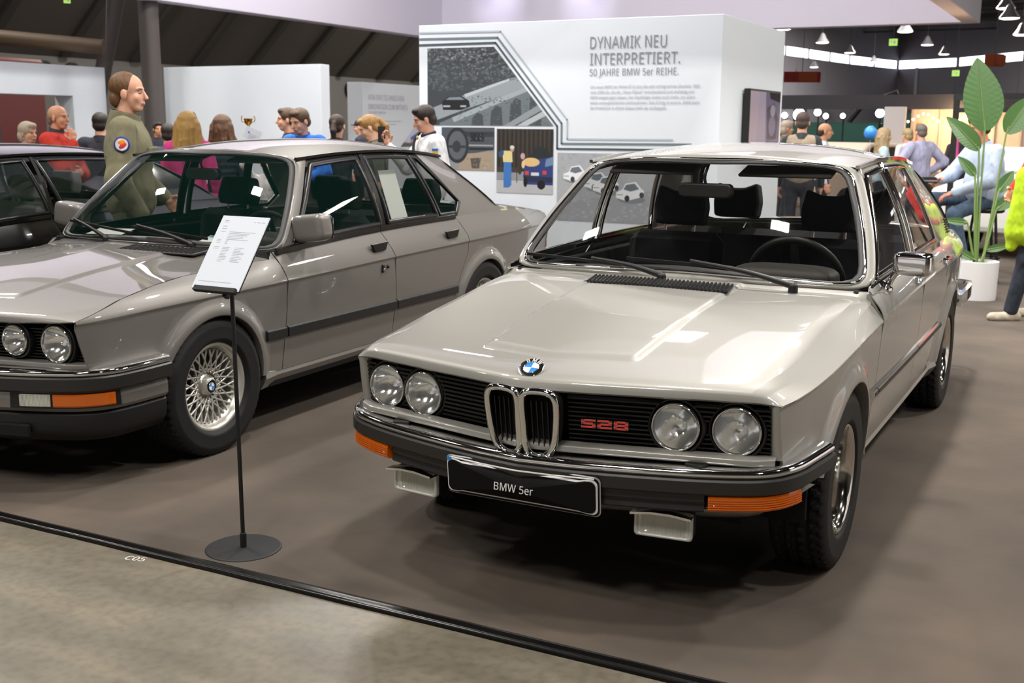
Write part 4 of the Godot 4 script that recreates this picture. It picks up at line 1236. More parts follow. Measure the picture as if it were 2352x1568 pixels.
		for z: float in [-1.345, -2.155]:
			var hd := node("door_handle", car)
			var v := .842 - tb(d.yc, z) + (.008 if z < -2 else 0.0)
			var p := side_pt(d, s, Vector2(z, v)) + Vector3(s * .010, 0, 0)
			put("flap", MB.new().extrude(fillet([Vector2(-.085, .02), Vector2(.085, .026), Vector2(.06, -.022), Vector2(-.05, -.026)], .015), .011, xfm(p, Vector3(0, 0, -s), Vector3(0, 1, 0), Vector3(s, 0, 0)), .005), M.frame_black, hd)
			put("recess", MB.new().ball(p + Vector3(-s * .012, -.03, 0), Vector3(.008, .03, .055), 16, 8), M.dolphin, hd)
		var lk := side_pt(d, s, Vector2(-1.375, .72 - tb(d.yc, -1.375)))
		put("door_lock", MB.new().box(lk + Vector3(s * .004, 0, 0), Vector3(.012, .048, .024), Basis.IDENTITY, .005).ball(lk + Vector3(s * .004, .006, -.05), Vector3(.008, .011, .011), 12, 8), M.rubber, car)
		put("lock_core", MB.new().ball(lk + Vector3(s * .010, -.008, 0), Vector3(.004, .009, .008), 12, 8), M.chrome, car)
		for e: Array in [[-.365, -.515], [-.528, -1.528], [-1.54, -2.25], [-3.03, -3.66]]:
			var a := []
			for z: float in lin(e[1], e[0], .1): a.append(side_pt(d, s, Vector2(z, .498 - tb(d.yc, z))) + Vector3(s * .002, 0, 0))
			put("side_strip", MB.new().sweep(a, [Vector2(-s * .006, -.028), Vector2(-s * .016, -.022), Vector2(-s * .016, .018), Vector2(-s * .004, .026), Vector2(s * .005, .026), Vector2(s * .005, -.028)]), M.side_black, car)
	var ty := tyre(.322, .203, .215, 54, 1).mesh()
	for z: float in [0.0, -2.625]:
		for s: float in [1.0, -1.0]: wheel(car, Vector3(s * .698, .320, z), s, d, ty)
	# leaflets lying in the car, seen through the glass
	for e: Array in [[Vector3(.30, .905, -.66), .5, "white leaflet with blue photo on dashboard behind sign", true], [Vector3(-.50, .906, -.67), -.3, "pale leaflet lying on left end of dashboard", false]]:
		var t := thing("leaflet", e[2], "leaflet", Vector3(-2.798, 0, .026) + Basis(Vector3.UP, .0208) * (e[0] as Vector3), .3, "leaflets on the dashboard")
		put("sheet", MB.new().box(Vector3(0, .012, 0), Vector3(.21, .002, .15), Basis(Vector3.RIGHT, .12)), M.leaflet, t)
		if e[3]:
			put("picture", MB.new().box(Vector3(0, .020, -.045), Vector3(.19, .001, .04), Basis(Vector3.RIGHT, .12)), M.leaflet_blue, t)
	var cd := thing("window_card", "white data card with blue band leaning in rear side window", "card", Vector3(-2.798, 0, .026) + Basis(Vector3.UP, .0208) * Vector3(.61, .97, -1.80), .0208)
	put("sheet", MB.new().box(Vector3(0, .13, 0), Vector3(.003, .30, .18), Basis(Vector3(0, 0, 1), .32)), M.leaflet, cd)
	put("band", MB.new().box(Vector3(-.004 - .03, .225, 0), Vector3(.003, .03, .17), Basis(Vector3(0, 0, 1), .32)), M.leaflet_blue, cd)
	put("picture", MB.new().box(Vector3(-.004, .13, 0), Vector3(.003, .06, .15), Basis(Vector3(0, 0, 1), .32)), M.photo_dark, cd)
# ---------------------------------------------------------------- the black car at the left edge
func car_third() -> void:
	var car := thing("saloon_car", "black saloon at the left edge behind the man in olive jacket", "car", Vector3(-5.12, 0, .33), .0, "classic saloons on the carpet")
	var d := {"paint": M.black_paint, "yc": [[.74, .70], [0.0, .74], [-1.5, .775], [-2.4, .79], [-3.8, .79]], "xc": [[.74, .70], [.5, .80], [0.0, .835], [-2.4, .845], [-3.2, .81], [-3.75, .74]],
		"yb": [[-.40, .86], [-.54, .875], [-1.4, .925], [-2.3, .955], [-2.9, .955], [-3.72, .90], [-3.8, .87]], "xr": [[-.9, .58], [-1.5, .60], [-2.1, .59], [-2.5, .56]], "yr": [[-.9, 1.26], [-1.3, 1.295], [-1.8, 1.300], [-2.2, 1.285], [-2.5, 1.25]],
		"ra": .338, "hub": .315, "flare": .01, "wb": -2.76, "sill": .28, "tuck": .10, "lean": .03, "sh": 1.2, "shf": 8.0, "arch_front": 16.0,
		"s1": [Vector2(-.49, .87), Vector2(-.52, .75), Vector2(-.51, .28)], "s2": [Vector2(-1.44, .927), Vector2(-1.50, .775), Vector2(-1.52, .28)], "s3": [Vector2(-2.42, .953), Vector2(-2.50, .82), Vector2(-2.48, .72), Vector2(-2.42, .58), Vector2(-2.37, .45), Vector2(-2.352, .28)],
		"nose_edge": [Vector2(.50, .42), Vector2(.64, .44), Vector2(.69, .54), Vector2(.73, .69)], "tail_edge": [Vector2(-3.75, .87), Vector2(-3.78, .80), Vector2(-3.76, .6), Vector2(-3.73, .38)],
		"az0": -.52, "az1": -.98, "aw": .07, "czt": -2.5, "czb": -3.0, "cpillar": [Vector2(-2.41, 0), Vector2(-2.2, 1), Vector2(-2.5, 1), Vector2(-3.0, 0)],
		"windows": [[Vector2(-.60, .03), Vector2(-1.05, .94), Vector2(-1.40, .95), Vector2(-1.455, .03)], [Vector2(-1.545, .03), Vector2(-1.47, .95), Vector2(-2.18, .95), Vector2(-2.40, .03)]], "fw": [.026, .026],
		"bpillars": [[Vector2(-1.45, 0), Vector2(-1.395, 1), Vector2(-1.475, 1), Vector2(-1.55, 0)]], "frame": M.frame_black, "pane": M.pane_green, "ws_pane": M.pane_green, "bp_m": M.black_paint, "belt_m": M.chrome_dark, "gutter_m": M.frame_black, "rail_m": M.black_paint, "sill_m": M.black_paint, "bump_m": M.black_paint,
		"ws_dy": .006, "ws_dz": .10, "roof_c": .035, "roof_b": .03, "chrome_trim": false, "trim_m": M.leather_grey, "seat_m": M.leather_grey, "dash_m": M.leather_grey, "seat_z": -1.36, "hr_y": 1.09, "hr_shape": [Vector2(-.12, -.08), Vector2(.12, -.08), Vector2(.13, 0), Vector2(.1, .08), Vector2(-.1, .08), Vector2(-.13, 0)],
		"dash_y": .86, "rvm": Vector3(-.03, 1.18, -.90), "lip0": .82, "hood_end": -.40, "hc": [[.82, .68], [.81, .70], [.76, .73], [.3, .81], [0.0, .84], [-.45, .872]], "hood_p": 3.5, "dome": .006,
		"gz": .765, "apz": .80, "gk": .19, "gy0": .545, "gy1": .67, "slats": 8, "kz": .83, "kidney": [Vector2(.010, .62), Vector2(.013, .67), Vector2(.05, .685), Vector2(.10, .68), Vector2(.115, .65), Vector2(.11, .58), Vector2(.09, .55), Vector2(.045, .545), Vector2(.015, .56)],
		"hlo": Vector3(.60, .61, .70), "hli": Vector3(.41, .61, .74), "hr": .066, "hri": .06, "rim": deep_rim}
	var vh := [[.735, .010], [.51, .060], [.17, .093], [-.46, .10]]
	var ft := []
	for z: float in [.735, .5, .3, .1, -.1, -.3, -.46]: ft.append(Vector2(z, tb(d.yc, z) + tb(vh, z)))
	d.fender_top = ft
	car_shell(car, d)
	car_seats(car, d)
	put("hood", hood_mesh(d, func(w: float) -> Vector3: return side_pt(d, 1.0, Vector2(lerpf(.733, -.46, w), tb(vh, lerpf(.733, -.46, w)))) + Vector3(-.003, .001, 0)), M.black_paint, car)
	front_end(car, d)
	var pth := mir(cr([Vector3(0, .46, .87), Vector3(.4, .46, .82), Vector3(.65, .46, .72), Vector3(.78, .46, .55), Vector3(.83, .46, .36)], 5))
	put("front_bumper", MB.new().sweep(pth, [Vector2(0, .07), Vector2(-.01, .06), Vector2(-.01, -.15), Vector2(.06, -.2), Vector2(.1, .07)]), M.black_paint, car)
	for s: float in [1.0, -1.0]:
		var md := node("door_mirror", car, Transform3D(Basis.IDENTITY, Vector3(s * .86, .96, -.68)))
		put("housing", MB.new().extrude(fillet([Vector2(-.09, -.06), Vector2(.09, -.05), Vector2(.09, .06), Vector2(-.09, .06)], .04, 5), .09, Transform3D(Basis.IDENTITY, Vector3(0, 0, -.05)), .02), M.black_paint, md)
	var ty := tyre(.318, .188, .205, 54, 1).mesh()
	for z: float in [0.0, -2.76]:
		for s: float in [1.0, -1.0]: wheel(car, Vector3(s * .72, .316, z), s, d, ty)
func make_materials() -> void:
	mat("silver", C(0x999791), .46, .30, {"clearcoat_enabled": true, "clearcoat": 1.0, "clearcoat_roughness": .02})
	mat("dolphin", C(0x7e7b77), .46, .35, {"clearcoat_enabled": true, "clearcoat": 1.0, "clearcoat_roughness": .02})
	mat("black_paint", C(0x111012), .25, .0, {"clearcoat_enabled": true, "clearcoat": 1.0, "clearcoat_roughness": .02})
	mat("chrome", C(0xe6e6e6), .05, 1.0)
	mat("chrome_dark", C(0x6a6c70), .12, 1.0)
	mat("rim_chrome", C(0xd8d6d0), .10, 1.0)
	mat("rim_dark", C(0x4a4844), .4, .6)
	mat("alloy", C(0xc9c7c0), .28, .55, {"clearcoat_enabled": true, "clearcoat": .6, "clearcoat_roughness": .1})
	mat("rubber", C(0x121212), .45)
	mat("rubber_grey", C(0x262524), .42)
	mat("side_black", C(0x1b1b1b), .45)
	mat("dam", C(0x1a1b1c), .5)
	mat("frame_black", C(0x0e0e0f), .3)
	mat("black_matt", C(0x080808), .9)
	mat("grille", C(0x0f0f10), .35)
	mat("tyre", C(0x202020), .6, 0.0, {"metallic_specular": .35})
	mat("lining", C(0xb0aca0), .9); mat("visor", C(0x4a4742), .9)
	mat("seat_dark", C(0x15161a), .95)
	mat("leather_grey", C(0x7d7f7c), .6)
	mat("dash", C(0x35322e), .6)
	mat("mirror", C(0xd8dcdc), .02, 1.0)
	mat("reflector", C(0xf8fafa), .14, 1.0)
	mat("lens_fog", Color(.93, .93, .88, .62), .06, 0.0, {"transparency": BaseMaterial3D.TRANSPARENCY_ALPHA})
	mat("lens", Color(.93, .95, .97, .07), .03, 0.0, {"transparency": BaseMaterial3D.TRANSPARENCY_ALPHA})
	mat("fog_lens", C(0xd9dad0), .08, .0, {"clearcoat_enabled": true, "clearcoat": 1.0, "clearcoat_roughness": .05})
	mat("fog_trim", C(0xc9cac6), .3, .2)
	mat("amber", C(0xe06a08), .12, 0.0, {"clearcoat_enabled": true, "clearcoat": 1.0, "clearcoat_roughness": .03, "backlight_enabled": true, "backlight": C(0x803000)})
	mat("tail_red", C(0xa01010), .12, 0.0, {"clearcoat_enabled": true})
	glass("pane", C(0x1a1f1e), .10)
	glass("pane_green", C(0x12302a), .26)
	mat("badge_black", C(0x0c0c0d), .2)
	mat("badge_white", C(0xf0f0f0), .35)
	mat("badge_blue", C(0x2a86d8), .25)
	mat("badge_red", C(0xd8453f), .3)
	mat("plate_edge", C(0xb4b4b2), .4)
	mat("leaflet", C(0xe6ebe4), .6)
	mat("leaflet_blue", C(0x5a86b8), .6)
	mat("photo_dark", C(0x333a40), .6)
	mat("lamp_body", C(0x1c1c1e), .6)
	glow("lamp_glow", C(0xfff6e8), 12.0)
	mat("white_wall", C(0xe0e8f0), .55)
	mat("hall_wall", C(0x2b2a2c), .85)
	mat("carpet", Color.WHITE, .95, 0.0, {"albedo_texture": noise_tex(3, .006, [[0.0, C(0x463e37)], [.45, C(0x524941)], [.7, C(0x574d44)], [1.0, C(0x60544a)]], 512, 5), "uv1_triplanar": true, "uv1_world_triplanar": true, "uv1_scale": Vector3(.33, .33, .33), "heightmap_enabled": true, "heightmap_texture": noise_tex(9, .25, [], 256, 2), "heightmap_scale": .08})
	mat("concrete", Color.WHITE, .42, 0.0, {"albedo_texture": noise_tex(14, .007, [[0.0, C(0x625d52)], [.35, C(0x6d675b)], [.55, C(0x716c60)], [.75, C(0x787163)], [1.0, C(0x827a6a)]], 1024, 7), "uv1_triplanar": true, "uv1_world_triplanar": true, "uv1_scale": Vector3(.22, .4, .6), "detail_enabled": true, "detail_blend_mode": BaseMaterial3D.BLEND_MODE_MUL, "detail_uv_layer": BaseMaterial3D.DETAIL_UV_2, "detail_albedo": noise_tex(41, .06, [[0.0, C(0xd8d6d2)], [.5, C(0xf4f2ee)], [1.0, C(0xffffff)]], 512, 5), "uv2_triplanar": true, "uv2_world_triplanar": true, "uv2_scale": Vector3(.7, .7, .7)})
	M.hair_tex = noise_tex(31, .05, [], 256, 3)
	M.cloth_tex = noise_tex(77, .022, [], 256, 3)
	mat("plate_black", C(0x121213), .6, 0.0, {"metallic_specular": .25}); mat("eye_white", C(0xb4aaa2), .4); mat("eye_dark", C(0x2a2420), .2); mat("lips", C(0xb5756a), .5)
	mat("edge_tape", C(0x101010), .22)
	mat("chalk", C(0xe0ddd8), .9)
	mat("hall_ceiling", C(0x39373b), .9); mat("far_wall", C(0x6f6c74), .9); mat("left_wall", C(0x6b6865), .85); mat("roof_panel", C(0x4d4743), .85); mat("roof_rib", C(0x3a3633), .85)
	mat("nozzle", C(0x242222), .6); mat("column", C(0x4a4543), .55); mat("column_warm", C(0x5c4a38), .6); mat("pipe", C(0x8f9196), .6)
	glow("window_glow", C(0xf4f8ff), 3.0)
	mat("banner", C(0xcfccde), .8)
	mat("line_pale", C(0xb0bcc6), .6); mat("line_mid", C(0x6f8088), .6); mat("line_dark", C(0x47565e), .6)
	mat("print_grey", C(0x8d9499), .7); mat("print_pale", C(0xb4bdc4), .7); mat("print_faint", C(0xbcbac6), .7)
	mat("stand_black", C(0x0e0f10), .6); mat("sheet_white", C(0xd6dde8), .5)
	mat("pot_white", C(0xe8e8ea), .3); mat("soil", C(0x2a221c), .95)
	mat("leaf", C(0x486a3a), .38, 0.0, {"backlight_enabled": true, "backlight": C(0x30501c)}); mat("stalk", C(0x6f8a4a), .5)
	mat("table_top", C(0xc9c4be), .4); mat("flower", C(0xe4e4de), .7)
	mat("booth_cream", C(0xe6cfb8), .8); mat("booth_rib", C(0xd8c6b4), .7); mat("fascia", C(0x26252c), .7); mat("orange", C(0xe08a2a), .6); mat("orange_dark", C(0xb0542c), .7); mat("sign_red", C(0xa03030), .7)
	mat("partition", C(0xbab8ba), .7)
	mat("truck_green", C(0x23554a), .4); mat("truck_red", C(0x6a140c), .35)
	mat("balloon", C(0x3d8fe0), .25)
	glow("bulb_glow", C(0xffe2b8), 6.0); glow("exit_glow", C(0x9fd060), 1.0); glow("hall_glow", C(0xfff4ea), 9.0); glow("flood_glow", C(0xf2f4ff), 6.0)
	mat("lamp_shade", C(0x8c8a90), .4, .3)
	mat("gold", C(0xd8a83c), .18, 1.0)
# ---------------------------------------------------------------- the hall
func lights() -> void:
	# lamps over the stand, then larger ones over the rest of the hall
	for x: float in [-8.4, -4.2, 0.0, 4.2]:
		for z: float in [-9.0, -4.5, 0.0, 4.5]:
			lamp_panel(Vector3(x, 6.4, z), Vector2(.4, .4), {-9.0: 22.0, -4.5: 30.0, 0.0: 15.0, 4.5: 8.0}[z], C(0xfffaf3), "ceiling_lamp", "square lamp hanging high above the car stand", "lamps above the stand")
	for p: Vector3 in [Vector3(-19, 8.5, -8), Vector3(-12, 8.5, -4), Vector3(-19, 8.5, -20), Vector3(-19, 8.5, -34), Vector3(-8, 8.5, -27), Vector3(-6, 8.5, -45), Vector3(-10, 8.5, -70), Vector3(9, 8.5, -18), Vector3(8, 8.5, -45), Vector3(-7, 8.5, 7.5), Vector3(1, 8.5, 7.5), Vector3(9, 8.5, -3), Vector3(-10, 8.5, -13), Vector3(-4.5, 8.5, -14)]:
		lamp_panel(p, Vector2(1.2, 1.2), 420.0 if p.z < -40 else (14.0 if p.x > 5 else (24.0 if p.z > 5 else (60.0 if p.x < -15 else 40.0))), C(0xfffaf2), "hall_panel_lamp", "large square lamp under the hall ceiling", "large lamps under the ceiling")
func hall() -> void:
	struct("floor", MB.new().box(Vector3(-10, -.05, -40), Vector3(120, .1, 130)), M.concrete, "scuffed grey-brown concrete hall floor")
	struct("trim_1", MB.new().box(Vector3(-12, .003, -13.0), Vector3(30, .006, 28.1)), M.carpet, "grey-brown carpet of the car stand")
	# black edge profile of the carpet, slightly wavy, in lengths
	var rng := RandomNumberGenerator.new()
	rng.seed = 5
	var a := []
	for i in 90:
		var x := lerpf(-9.0, 3.2, i / 89.0)
		a.append(Vector3(x, .0, 1.078 + rng.randf_range(-.0015, .0015)))
	struct("trim_2", MB.new().sweep(a, [Vector2(-.030, 0), Vector2(-.030, .010), Vector2(-.012, .013), Vector2(.004, .011), Vector2(.010, .015), Vector2(.018, .013), Vector2(.030, 0)], Vector3.UP, true, false, true, true), M.edge_tape, "black taped edge along the carpet")
	put("floor_mark", text_mesh("C05", .034, .0004), M.chalk, null, Transform3D(Basis(Vector3.UP, .25) * Basis(Vector3.RIGHT, -PI / 2), Vector3(-1.375, .0012, 1.142)))
	tag(get_node("floor_mark"), "white chalk stand number on concrete beside carpet edge", "floor mark")
	struct("ceiling", MB.new().box(Vector3(-10, 10.6, -40), Vector3(120, .2, 130)), M.hall_ceiling)
	struct("wall_right", MB.new().box(Vector3(16.15, 5.25, -30), Vector3(.3, 10.5, 90)), M.left_wall)
	struct("wall_front", MB.new().box(Vector3(-5, 5.25, 15.15), Vector3(45, 10.5, .3)), M.left_wall)
	# roof girders, seen dark in the distance
	for i in 9: struct("trim_3" if i == 0 else "trim_%d" % (20 + i), MB.new().box(Vector3(-8, 9.6 - .1 * (i % 2), -24.0 - i * 8), Vector3(50, .5, .25)).box(Vector3(-8, 8.8, -24.0 - i * 8), Vector3(50, .12, .16)), M.hall_ceiling)
	# far wall with a band of windows
	var pl := [Vector2(-26, -40), Vector2(-22.0, -60.0), Vector2(-18.9, -74.7), Vector2(-17.1, -86.6), Vector2(-15.0, -95.0), Vector2(-10.0, -92.2), Vector2(-4.9, -85.7), Vector2(-.3, -80.7), Vector2(8, -72), Vector2(30, -50)]
	var wall := MB.new(); var dado := MB.new()
	for i in pl.size() - 1:
		var p: Vector2 = pl[i]; var q: Vector2 = pl[i + 1]
		for e: Array in [[0.0, 6.35], [7.0, 10.6]]:
			wall.quad(Vector3(p.x, e[0], p.y), Vector3(p.x, e[1], p.y), Vector3(q.x, e[1], q.y), Vector3(q.x, e[0], q.y))
			var n := Vector3(q.y - p.y, 0, p.x - q.x).normalized() * .3
			wall.quad(Vector3(p.x, e[0], p.y) - n, Vector3(p.x, e[1], p.y) - n, Vector3(q.x, e[1], q.y) - n, Vector3(q.x, e[0], q.y) - n)
	struct("wall_back", wall, M.far_wall)
	var wn := 1
	for i in range(1, pl.size() - 1):
		var p: Vector2 = pl[i]; var q: Vector2 = pl[i + 1]
		var k := maxi(1, int(p.distance_to(q) / 3.4))
		for j in k:
			var u := p.lerp(q, (j + .03) / k); var w := p.lerp(q, (j + .97) / k)
			var o := struct("window_%d" % wn, MB.new().quad(Vector3(u.x, 6.36, u.y), Vector3(u.x, 7.0, u.y), Vector3(w.x, 7.0, w.y), Vector3(w.x, 6.36, w.y)), M.window_glow)
			var m := p.lerp(q, (j + .985) / k)
			put("window_frame", MB.new().box(Vector3(m.x, 6.68, m.y + .06), Vector3(.09, .7, .09)), M.far_wall, o)
			wn += 1
		# slim white downpipes on the wall
		if i in [2, 3, 4, 5, 6]:
			var m := p.lerp(q, .35)
			var o := put("wall_post", MB.new().box(Vector3(0, 3.2, 0), Vector3(.22, 6.4, .2)), M.pipe, null, Transform3D(Basis.IDENTITY, Vector3(m.x, 0, m.y + .4)))
			tag(o, ["pale upright post on far wall beside the display box", "pale upright post on far wall above the green truck", "pale upright post on far wall above white partition", "pale upright post on far wall left of big leaf", "pale upright post on far wall right of big leaf"][i - 2], "post", "posts on the far wall")
	# left wall with its sloping roof, nozzles and ribs
	struct("wall_left", MB.new().box(Vector3(-26.15, 1.77, -30), Vector3(.3, 3.54, 90)), M.left_wall)
	var roof := struct("wall_left_roof", MB.new().box(Vector3(-22.2, 7.1, -30), Vector3(.25, 10.6, 90), Basis(Vector3(0, 0, 1), -.82)), M.roof_panel)
	for i in 22:
		var z := 4.0 - i * 2.7
		var b := Basis(Vector3(0, 0, 1), -.82)
		put("rib", MB.new().box(Vector3(-22.2, 7.1, z) + b * Vector3(.19, 0, 0), Vector3(.14, 10.4, .30), b, .02), M.roof_rib, roof)
	for e: Array in [[Vector3(-25.9, 2.95, -19.6), "left"], [Vector3(-25.9, 2.95, -20.6), "right"], [Vector3(-25.9, 2.9, -34.5), "far"]]:
		var o := put("air_nozzle", MB.new().lathe([Vector2(0, -.1), Vector2(.13, -.1), Vector2(.16, .02), Vector2(.27, .06), Vector2(.30, .02), Vector2(.30, -.1)], 24, xfm(Vector3.ZERO, Vector3(0, 0, 1), Vector3(1, 0, 0), Vector3(0, 1, 0))), M.nozzle, null, Transform3D(Basis.IDENTITY, e[0]))
		tag(o, {"left": "round dark air nozzle in left wall, left of its pair", "right": "round dark air nozzle in left wall beside the column", "far": "round dark air nozzle in left wall above ponytail woman"}[e[1]], "nozzle", "air nozzles in the left wall")
	# steel columns
	for e: Array in [["thick upright steel column behind olive jacket man", Vector3(-13.0, 0, -10.75), Vector3(-13.05, 9.5, -10.75), .165], ["thick upright steel column at the left edge, behind white portal", Vector3(-16.6, 0, -10.3), Vector3(-16.9, 9.5, -10.2), .24], ["slanting steel column between two upright ones", Vector3(-15.9, 0, -11.6), Vector3(-14.0, 9.5, -12.9), .15]]:
		var o := thing("steel_column", e[0], "column", e[1], 0, "steel columns")
		put("shaft", MB.new().tube([Vector3.ZERO, (e[2] as Vector3) - e[1]], e[3], 20), M.column, o)
		put("base_plate", MB.new().box(Vector3(0, .015, 0), Vector3(.6, .03, .6)), M.column, o)
	var bm := put("steel_beam", MB.new().tube([Vector3(-1.8, .17, .9), Vector3(.85, -.08, -.4)], .13, 16), M.column_warm, null, Transform3D(Basis.IDENTITY, Vector3(-15.2, 2.89, -10.6)))
	tag(bm, "brownish cross beam between the left steel columns", "beam")
	put("tie_rod", rod(Vector3(-15.2, 9.0, -12.4), Vector3(-14.6, 2.9, -11.3), .02), M.column, bm, bm.transform.affine_inverse())
# ---------------------------------------------------------------- pictures printed on the display wall
class Pic:
	var im: Image
	var w: int
	var h: int
	func _init(ww: int, hh: int, c: Color) -> void:
		w = ww; h = hh
		im = Image.create(w, h, false, Image.FORMAT_RGB8)
		im.fill(c)
	func poly(p: Array, c: Color) -> Pic:
		var y0 := 1e9; var y1 := -1e9
		for q: Vector2 in p: y0 = minf(y0, q.y); y1 = maxf(y1, q.y)
		for y in range(maxi(0, int(y0 * h)), mini(h, int(y1 * h) + 1)):
			var yy := (y + .5) / h
			var xs := []
			for i in p.size():
				var a: Vector2 = p[i]; var b: Vector2 = p[(i + 1) % p.size()]
				if (a.y <= yy) != (b.y <= yy): xs.append(lerpf(a.x, b.x, (yy - a.y) / (b.y - a.y)))
			xs.sort()
			for i in range(0, xs.size() - 1, 2):
				var xa := int(xs[i] * w)
				im.fill_rect(Rect2i(xa, y, maxi(1, int(xs[i + 1] * w) - xa), 1), c)
		return self
	func ell(c: Vector2, r: Vector2, col: Color) -> Pic:
		var p := []
		for i in 20: p.append(c + Vector2(cos(TAU * i / 20), sin(TAU * i / 20)) * r)
		return poly(p, col)
	func rect(x: float, y: float, ww: float, hh: float, c: Color) -> Pic:
		im.fill_rect(Rect2i(int(x * w), int(y * h), maxi(1, int(ww * w)), maxi(1, int(hh * h))), c)
		return self
	func specks(n: int, area: Rect2, lo: Color, hi: Color, size: float, seed_: int) -> Pic:
		var r := RandomNumberGenerator.new()
		r.seed = seed_
		for i in n:
			var p := area.position + Vector2(r.randf(), r.randf()) * area.size
			ell(p, Vector2(r.randf_range(.3, 1.0), r.randf_range(.3, 1.0)) * size, lo.lerp(hi, r.randf()))
		return self
	func soft() -> Pic:
		im.resize(w / 2, h / 2, Image.INTERPOLATE_BILINEAR)
		im.resize(w, h, Image.INTERPOLATE_CUBIC)
		return self
	func mat(rough := .5) -> StandardMaterial3D:
		var m := StandardMaterial3D.new()
		m.albedo_texture = ImageTexture.create_from_image(im)
		m.roughness = rough
		m.cull_mode = BaseMaterial3D.CULL_DISABLED
		m.texture_repeat = false
		return m
func V(x: float, y: float) -> Vector2: return Vector2(x, y)
func printed(pts: Array, fn: Callable, box: Rect2) -> MB:
	# flat sheet with texture coordinates taken from its own box (u right, v down)
	var mb := MB.new()
	var pp := PackedVector2Array(pts)
	var ix := Geometry2D.triangulate_polygon(pp)
	var a: Vector3 = fn.call(V(0, 0))
	var n := ((fn.call(V(1, 0)) - a) as Vector3).cross(fn.call(V(0, 1)) - a).normalized()
	for p in pp:
		mb.v.append(fn.call(p)); mb.n.append(n)
		mb.t.append(V((p.x - box.position.x) / box.size.x, 1.0 - (p.y - box.position.y) / box.size.y))
	for i in range(0, ix.size(), 3):
		var u := pp[ix[i]]; var v := pp[ix[i + 1]]; var w := pp[ix[i + 2]]
		if (v - u).cross(w - u) > 0: mb.x.append_array(PackedInt32Array([ix[i], ix[i + 2], ix[i + 1]]))
		else: mb.x.append_array(PackedInt32Array([ix[i], ix[i + 1], ix[i + 2]]))
	return mb
func pictures() -> Array:
	var p1 := Pic.new(512, 400, C(0x3c4246))
	p1.specks(900, Rect2(0, 0, 1, .55), C(0x353b3f), C(0x5c6367), .02, 3).specks(160, Rect2(0, 0, .8, .16), C(0x6a7074), C(0x9aa0a0), .013, 4).specks(40, Rect2(.2, .15, .5, .2), C(0x5a6064), C(0x8a9090), .014, 8)
	p1.poly([V(.28, .62), V(.85, .33), V(.97, .36), V(1, .42), V(.30, .80), V(.0, .98), V(0, .80)], C(0x8e989c)).poly([V(.30, .60), V(.66, .40), V(.66, .43), V(.31, .64)], C(0xb4bcc0)).poly([V(.66, .40), V(.88, .33), V(.89, .35), V(.67, .43)], C(0x7a8488))
	p1.poly([V(.10, .97), V(.95, .40), V(1, .46), V(1, 1), V(.10, 1)], C(0x6a7478)).poly([V(.2, .90), V(.97, .39), V(1, .43), V(.22, .96)], C(0x9aa4a8))
	for i in 4: p1.poly([V(.36 + i * .15, 1), V(.37 + i * .15, .90 - i * .085), V(.41 + i * .15, .83 - i * .09), V(.45 + i * .15, .86 - i * .09), V(.46 + i * .15, 1)], C(0x444b50))
	p1.specks(500, Rect2(0, .02, .9, .42), C(0x3a4044), C(0x7a8184), .008, 21)
	p1.specks(220, Rect2(.25, .62, .75, .38), C(0x4a5458), C(0x6c767a), .010, 9)
	p1.poly([V(.62, 1), V(.98, .64), V(1, .66), V(1, .72), V(.70, 1)], C(0x8a9498)).poly([V(.72, 1), V(1, .74), V(1, .82), V(.80, 1)], C(0xb0b8ba))
	p1.poly([V(.12, .70), V(.17, .63), V(.28, .62), V(.34, .68), V(.35, .76), V(.28, .80), V(.13, .80)], C(0x1a1e21)).poly([V(.15, .67), V(.18, .635), V(.27, .63), V(.31, .67)], C(0x7a868c)).rect(.13, .74, .06, .025, C(0xa0a8aa)).rect(.27, .74, .05, .025, C(0xa0a8aa))
	var p2 := Pic.new(320, 224, C(0x8a8c8e))
	p2.poly([V(0, 0), V(1, 0), V(1, .5), V(.55, .62), V(0, .55)], C(0x4c5258)).rect(.35, .1, .65, .12, C(0x33383d)).rect(.55, .13, .26, .2, C(0x1d2226)).specks(26, Rect2(.56, .15, .24, .16), C(0x4a6a6a), C(0x8aa6a0), .012, 2).rect(.52, .40, .46, .04, C(0x9aa0a4)).rect(.52, .47, .46, .06, C(0x24282b)).poly([V(.4, .62), V(1, .55), V(1, 1), V(.3, 1)], C(0xa0917f)).poly([V(.55, .72), V(.75, .70), V(.72, .95), V(.58, .95)], C(0x55504a)).specks(30, Rect2(.5, .7, .4, .25), C(0x6a6258), C(0xc8bfae), .016, 6)
	p2.ell(V(.30, .42), V(.22, .42), C(0x2a2f34)).ell(V(.30, .42), V(.17, .34), C(0x5a6066)).ell(V(.29, .45), V(.08, .14), C(0x33383d)).poly([V(.12, .42), V(.46, .42), V(.46, .48), V(.12, .48)], C(0x33383d))
	var p3 := Pic.new(320, 320, C(0x2f2a26))
	for i in 26: p3.rect(i / 26.0, 0, .014, .62, C(0x1f1b19) if i % 2 else C(0x4a423b))
	p3.rect(0, .80, 1, .2, C(0xb4b6ba)).rect(0, .66, 1, .14, C(0x8c9096)).rect(0, .6, .45, .08, C(0x3c3a38))
	p3.poly([V(.13, .50), V(.27, .50), V(.27, .88), V(.22, .92), V(.13, .92)], C(0x3f74b8)).poly([V(.10, .34), V(.28, .34), V(.29, .52), V(.12, .52)], C(0xd8c98e)).ell(V(.28, .31), V(.035, .05), C(0xb8917a)).ell(V(.28, .285), V(.04, .03), C(0xd0d0cc)).poly([V(.03, .36), V(.13, .33), V(.13, .40), V(.05, .46)], C(0x34507a))
	p3.ell(V(.42, .55), V(.05, .16), C(0x3a2f2a)).ell(V(.47, .42), V(.04, .05), C(0xc0a0a0)).rect(.36, .6, .015, .24, C(0x4a3020))
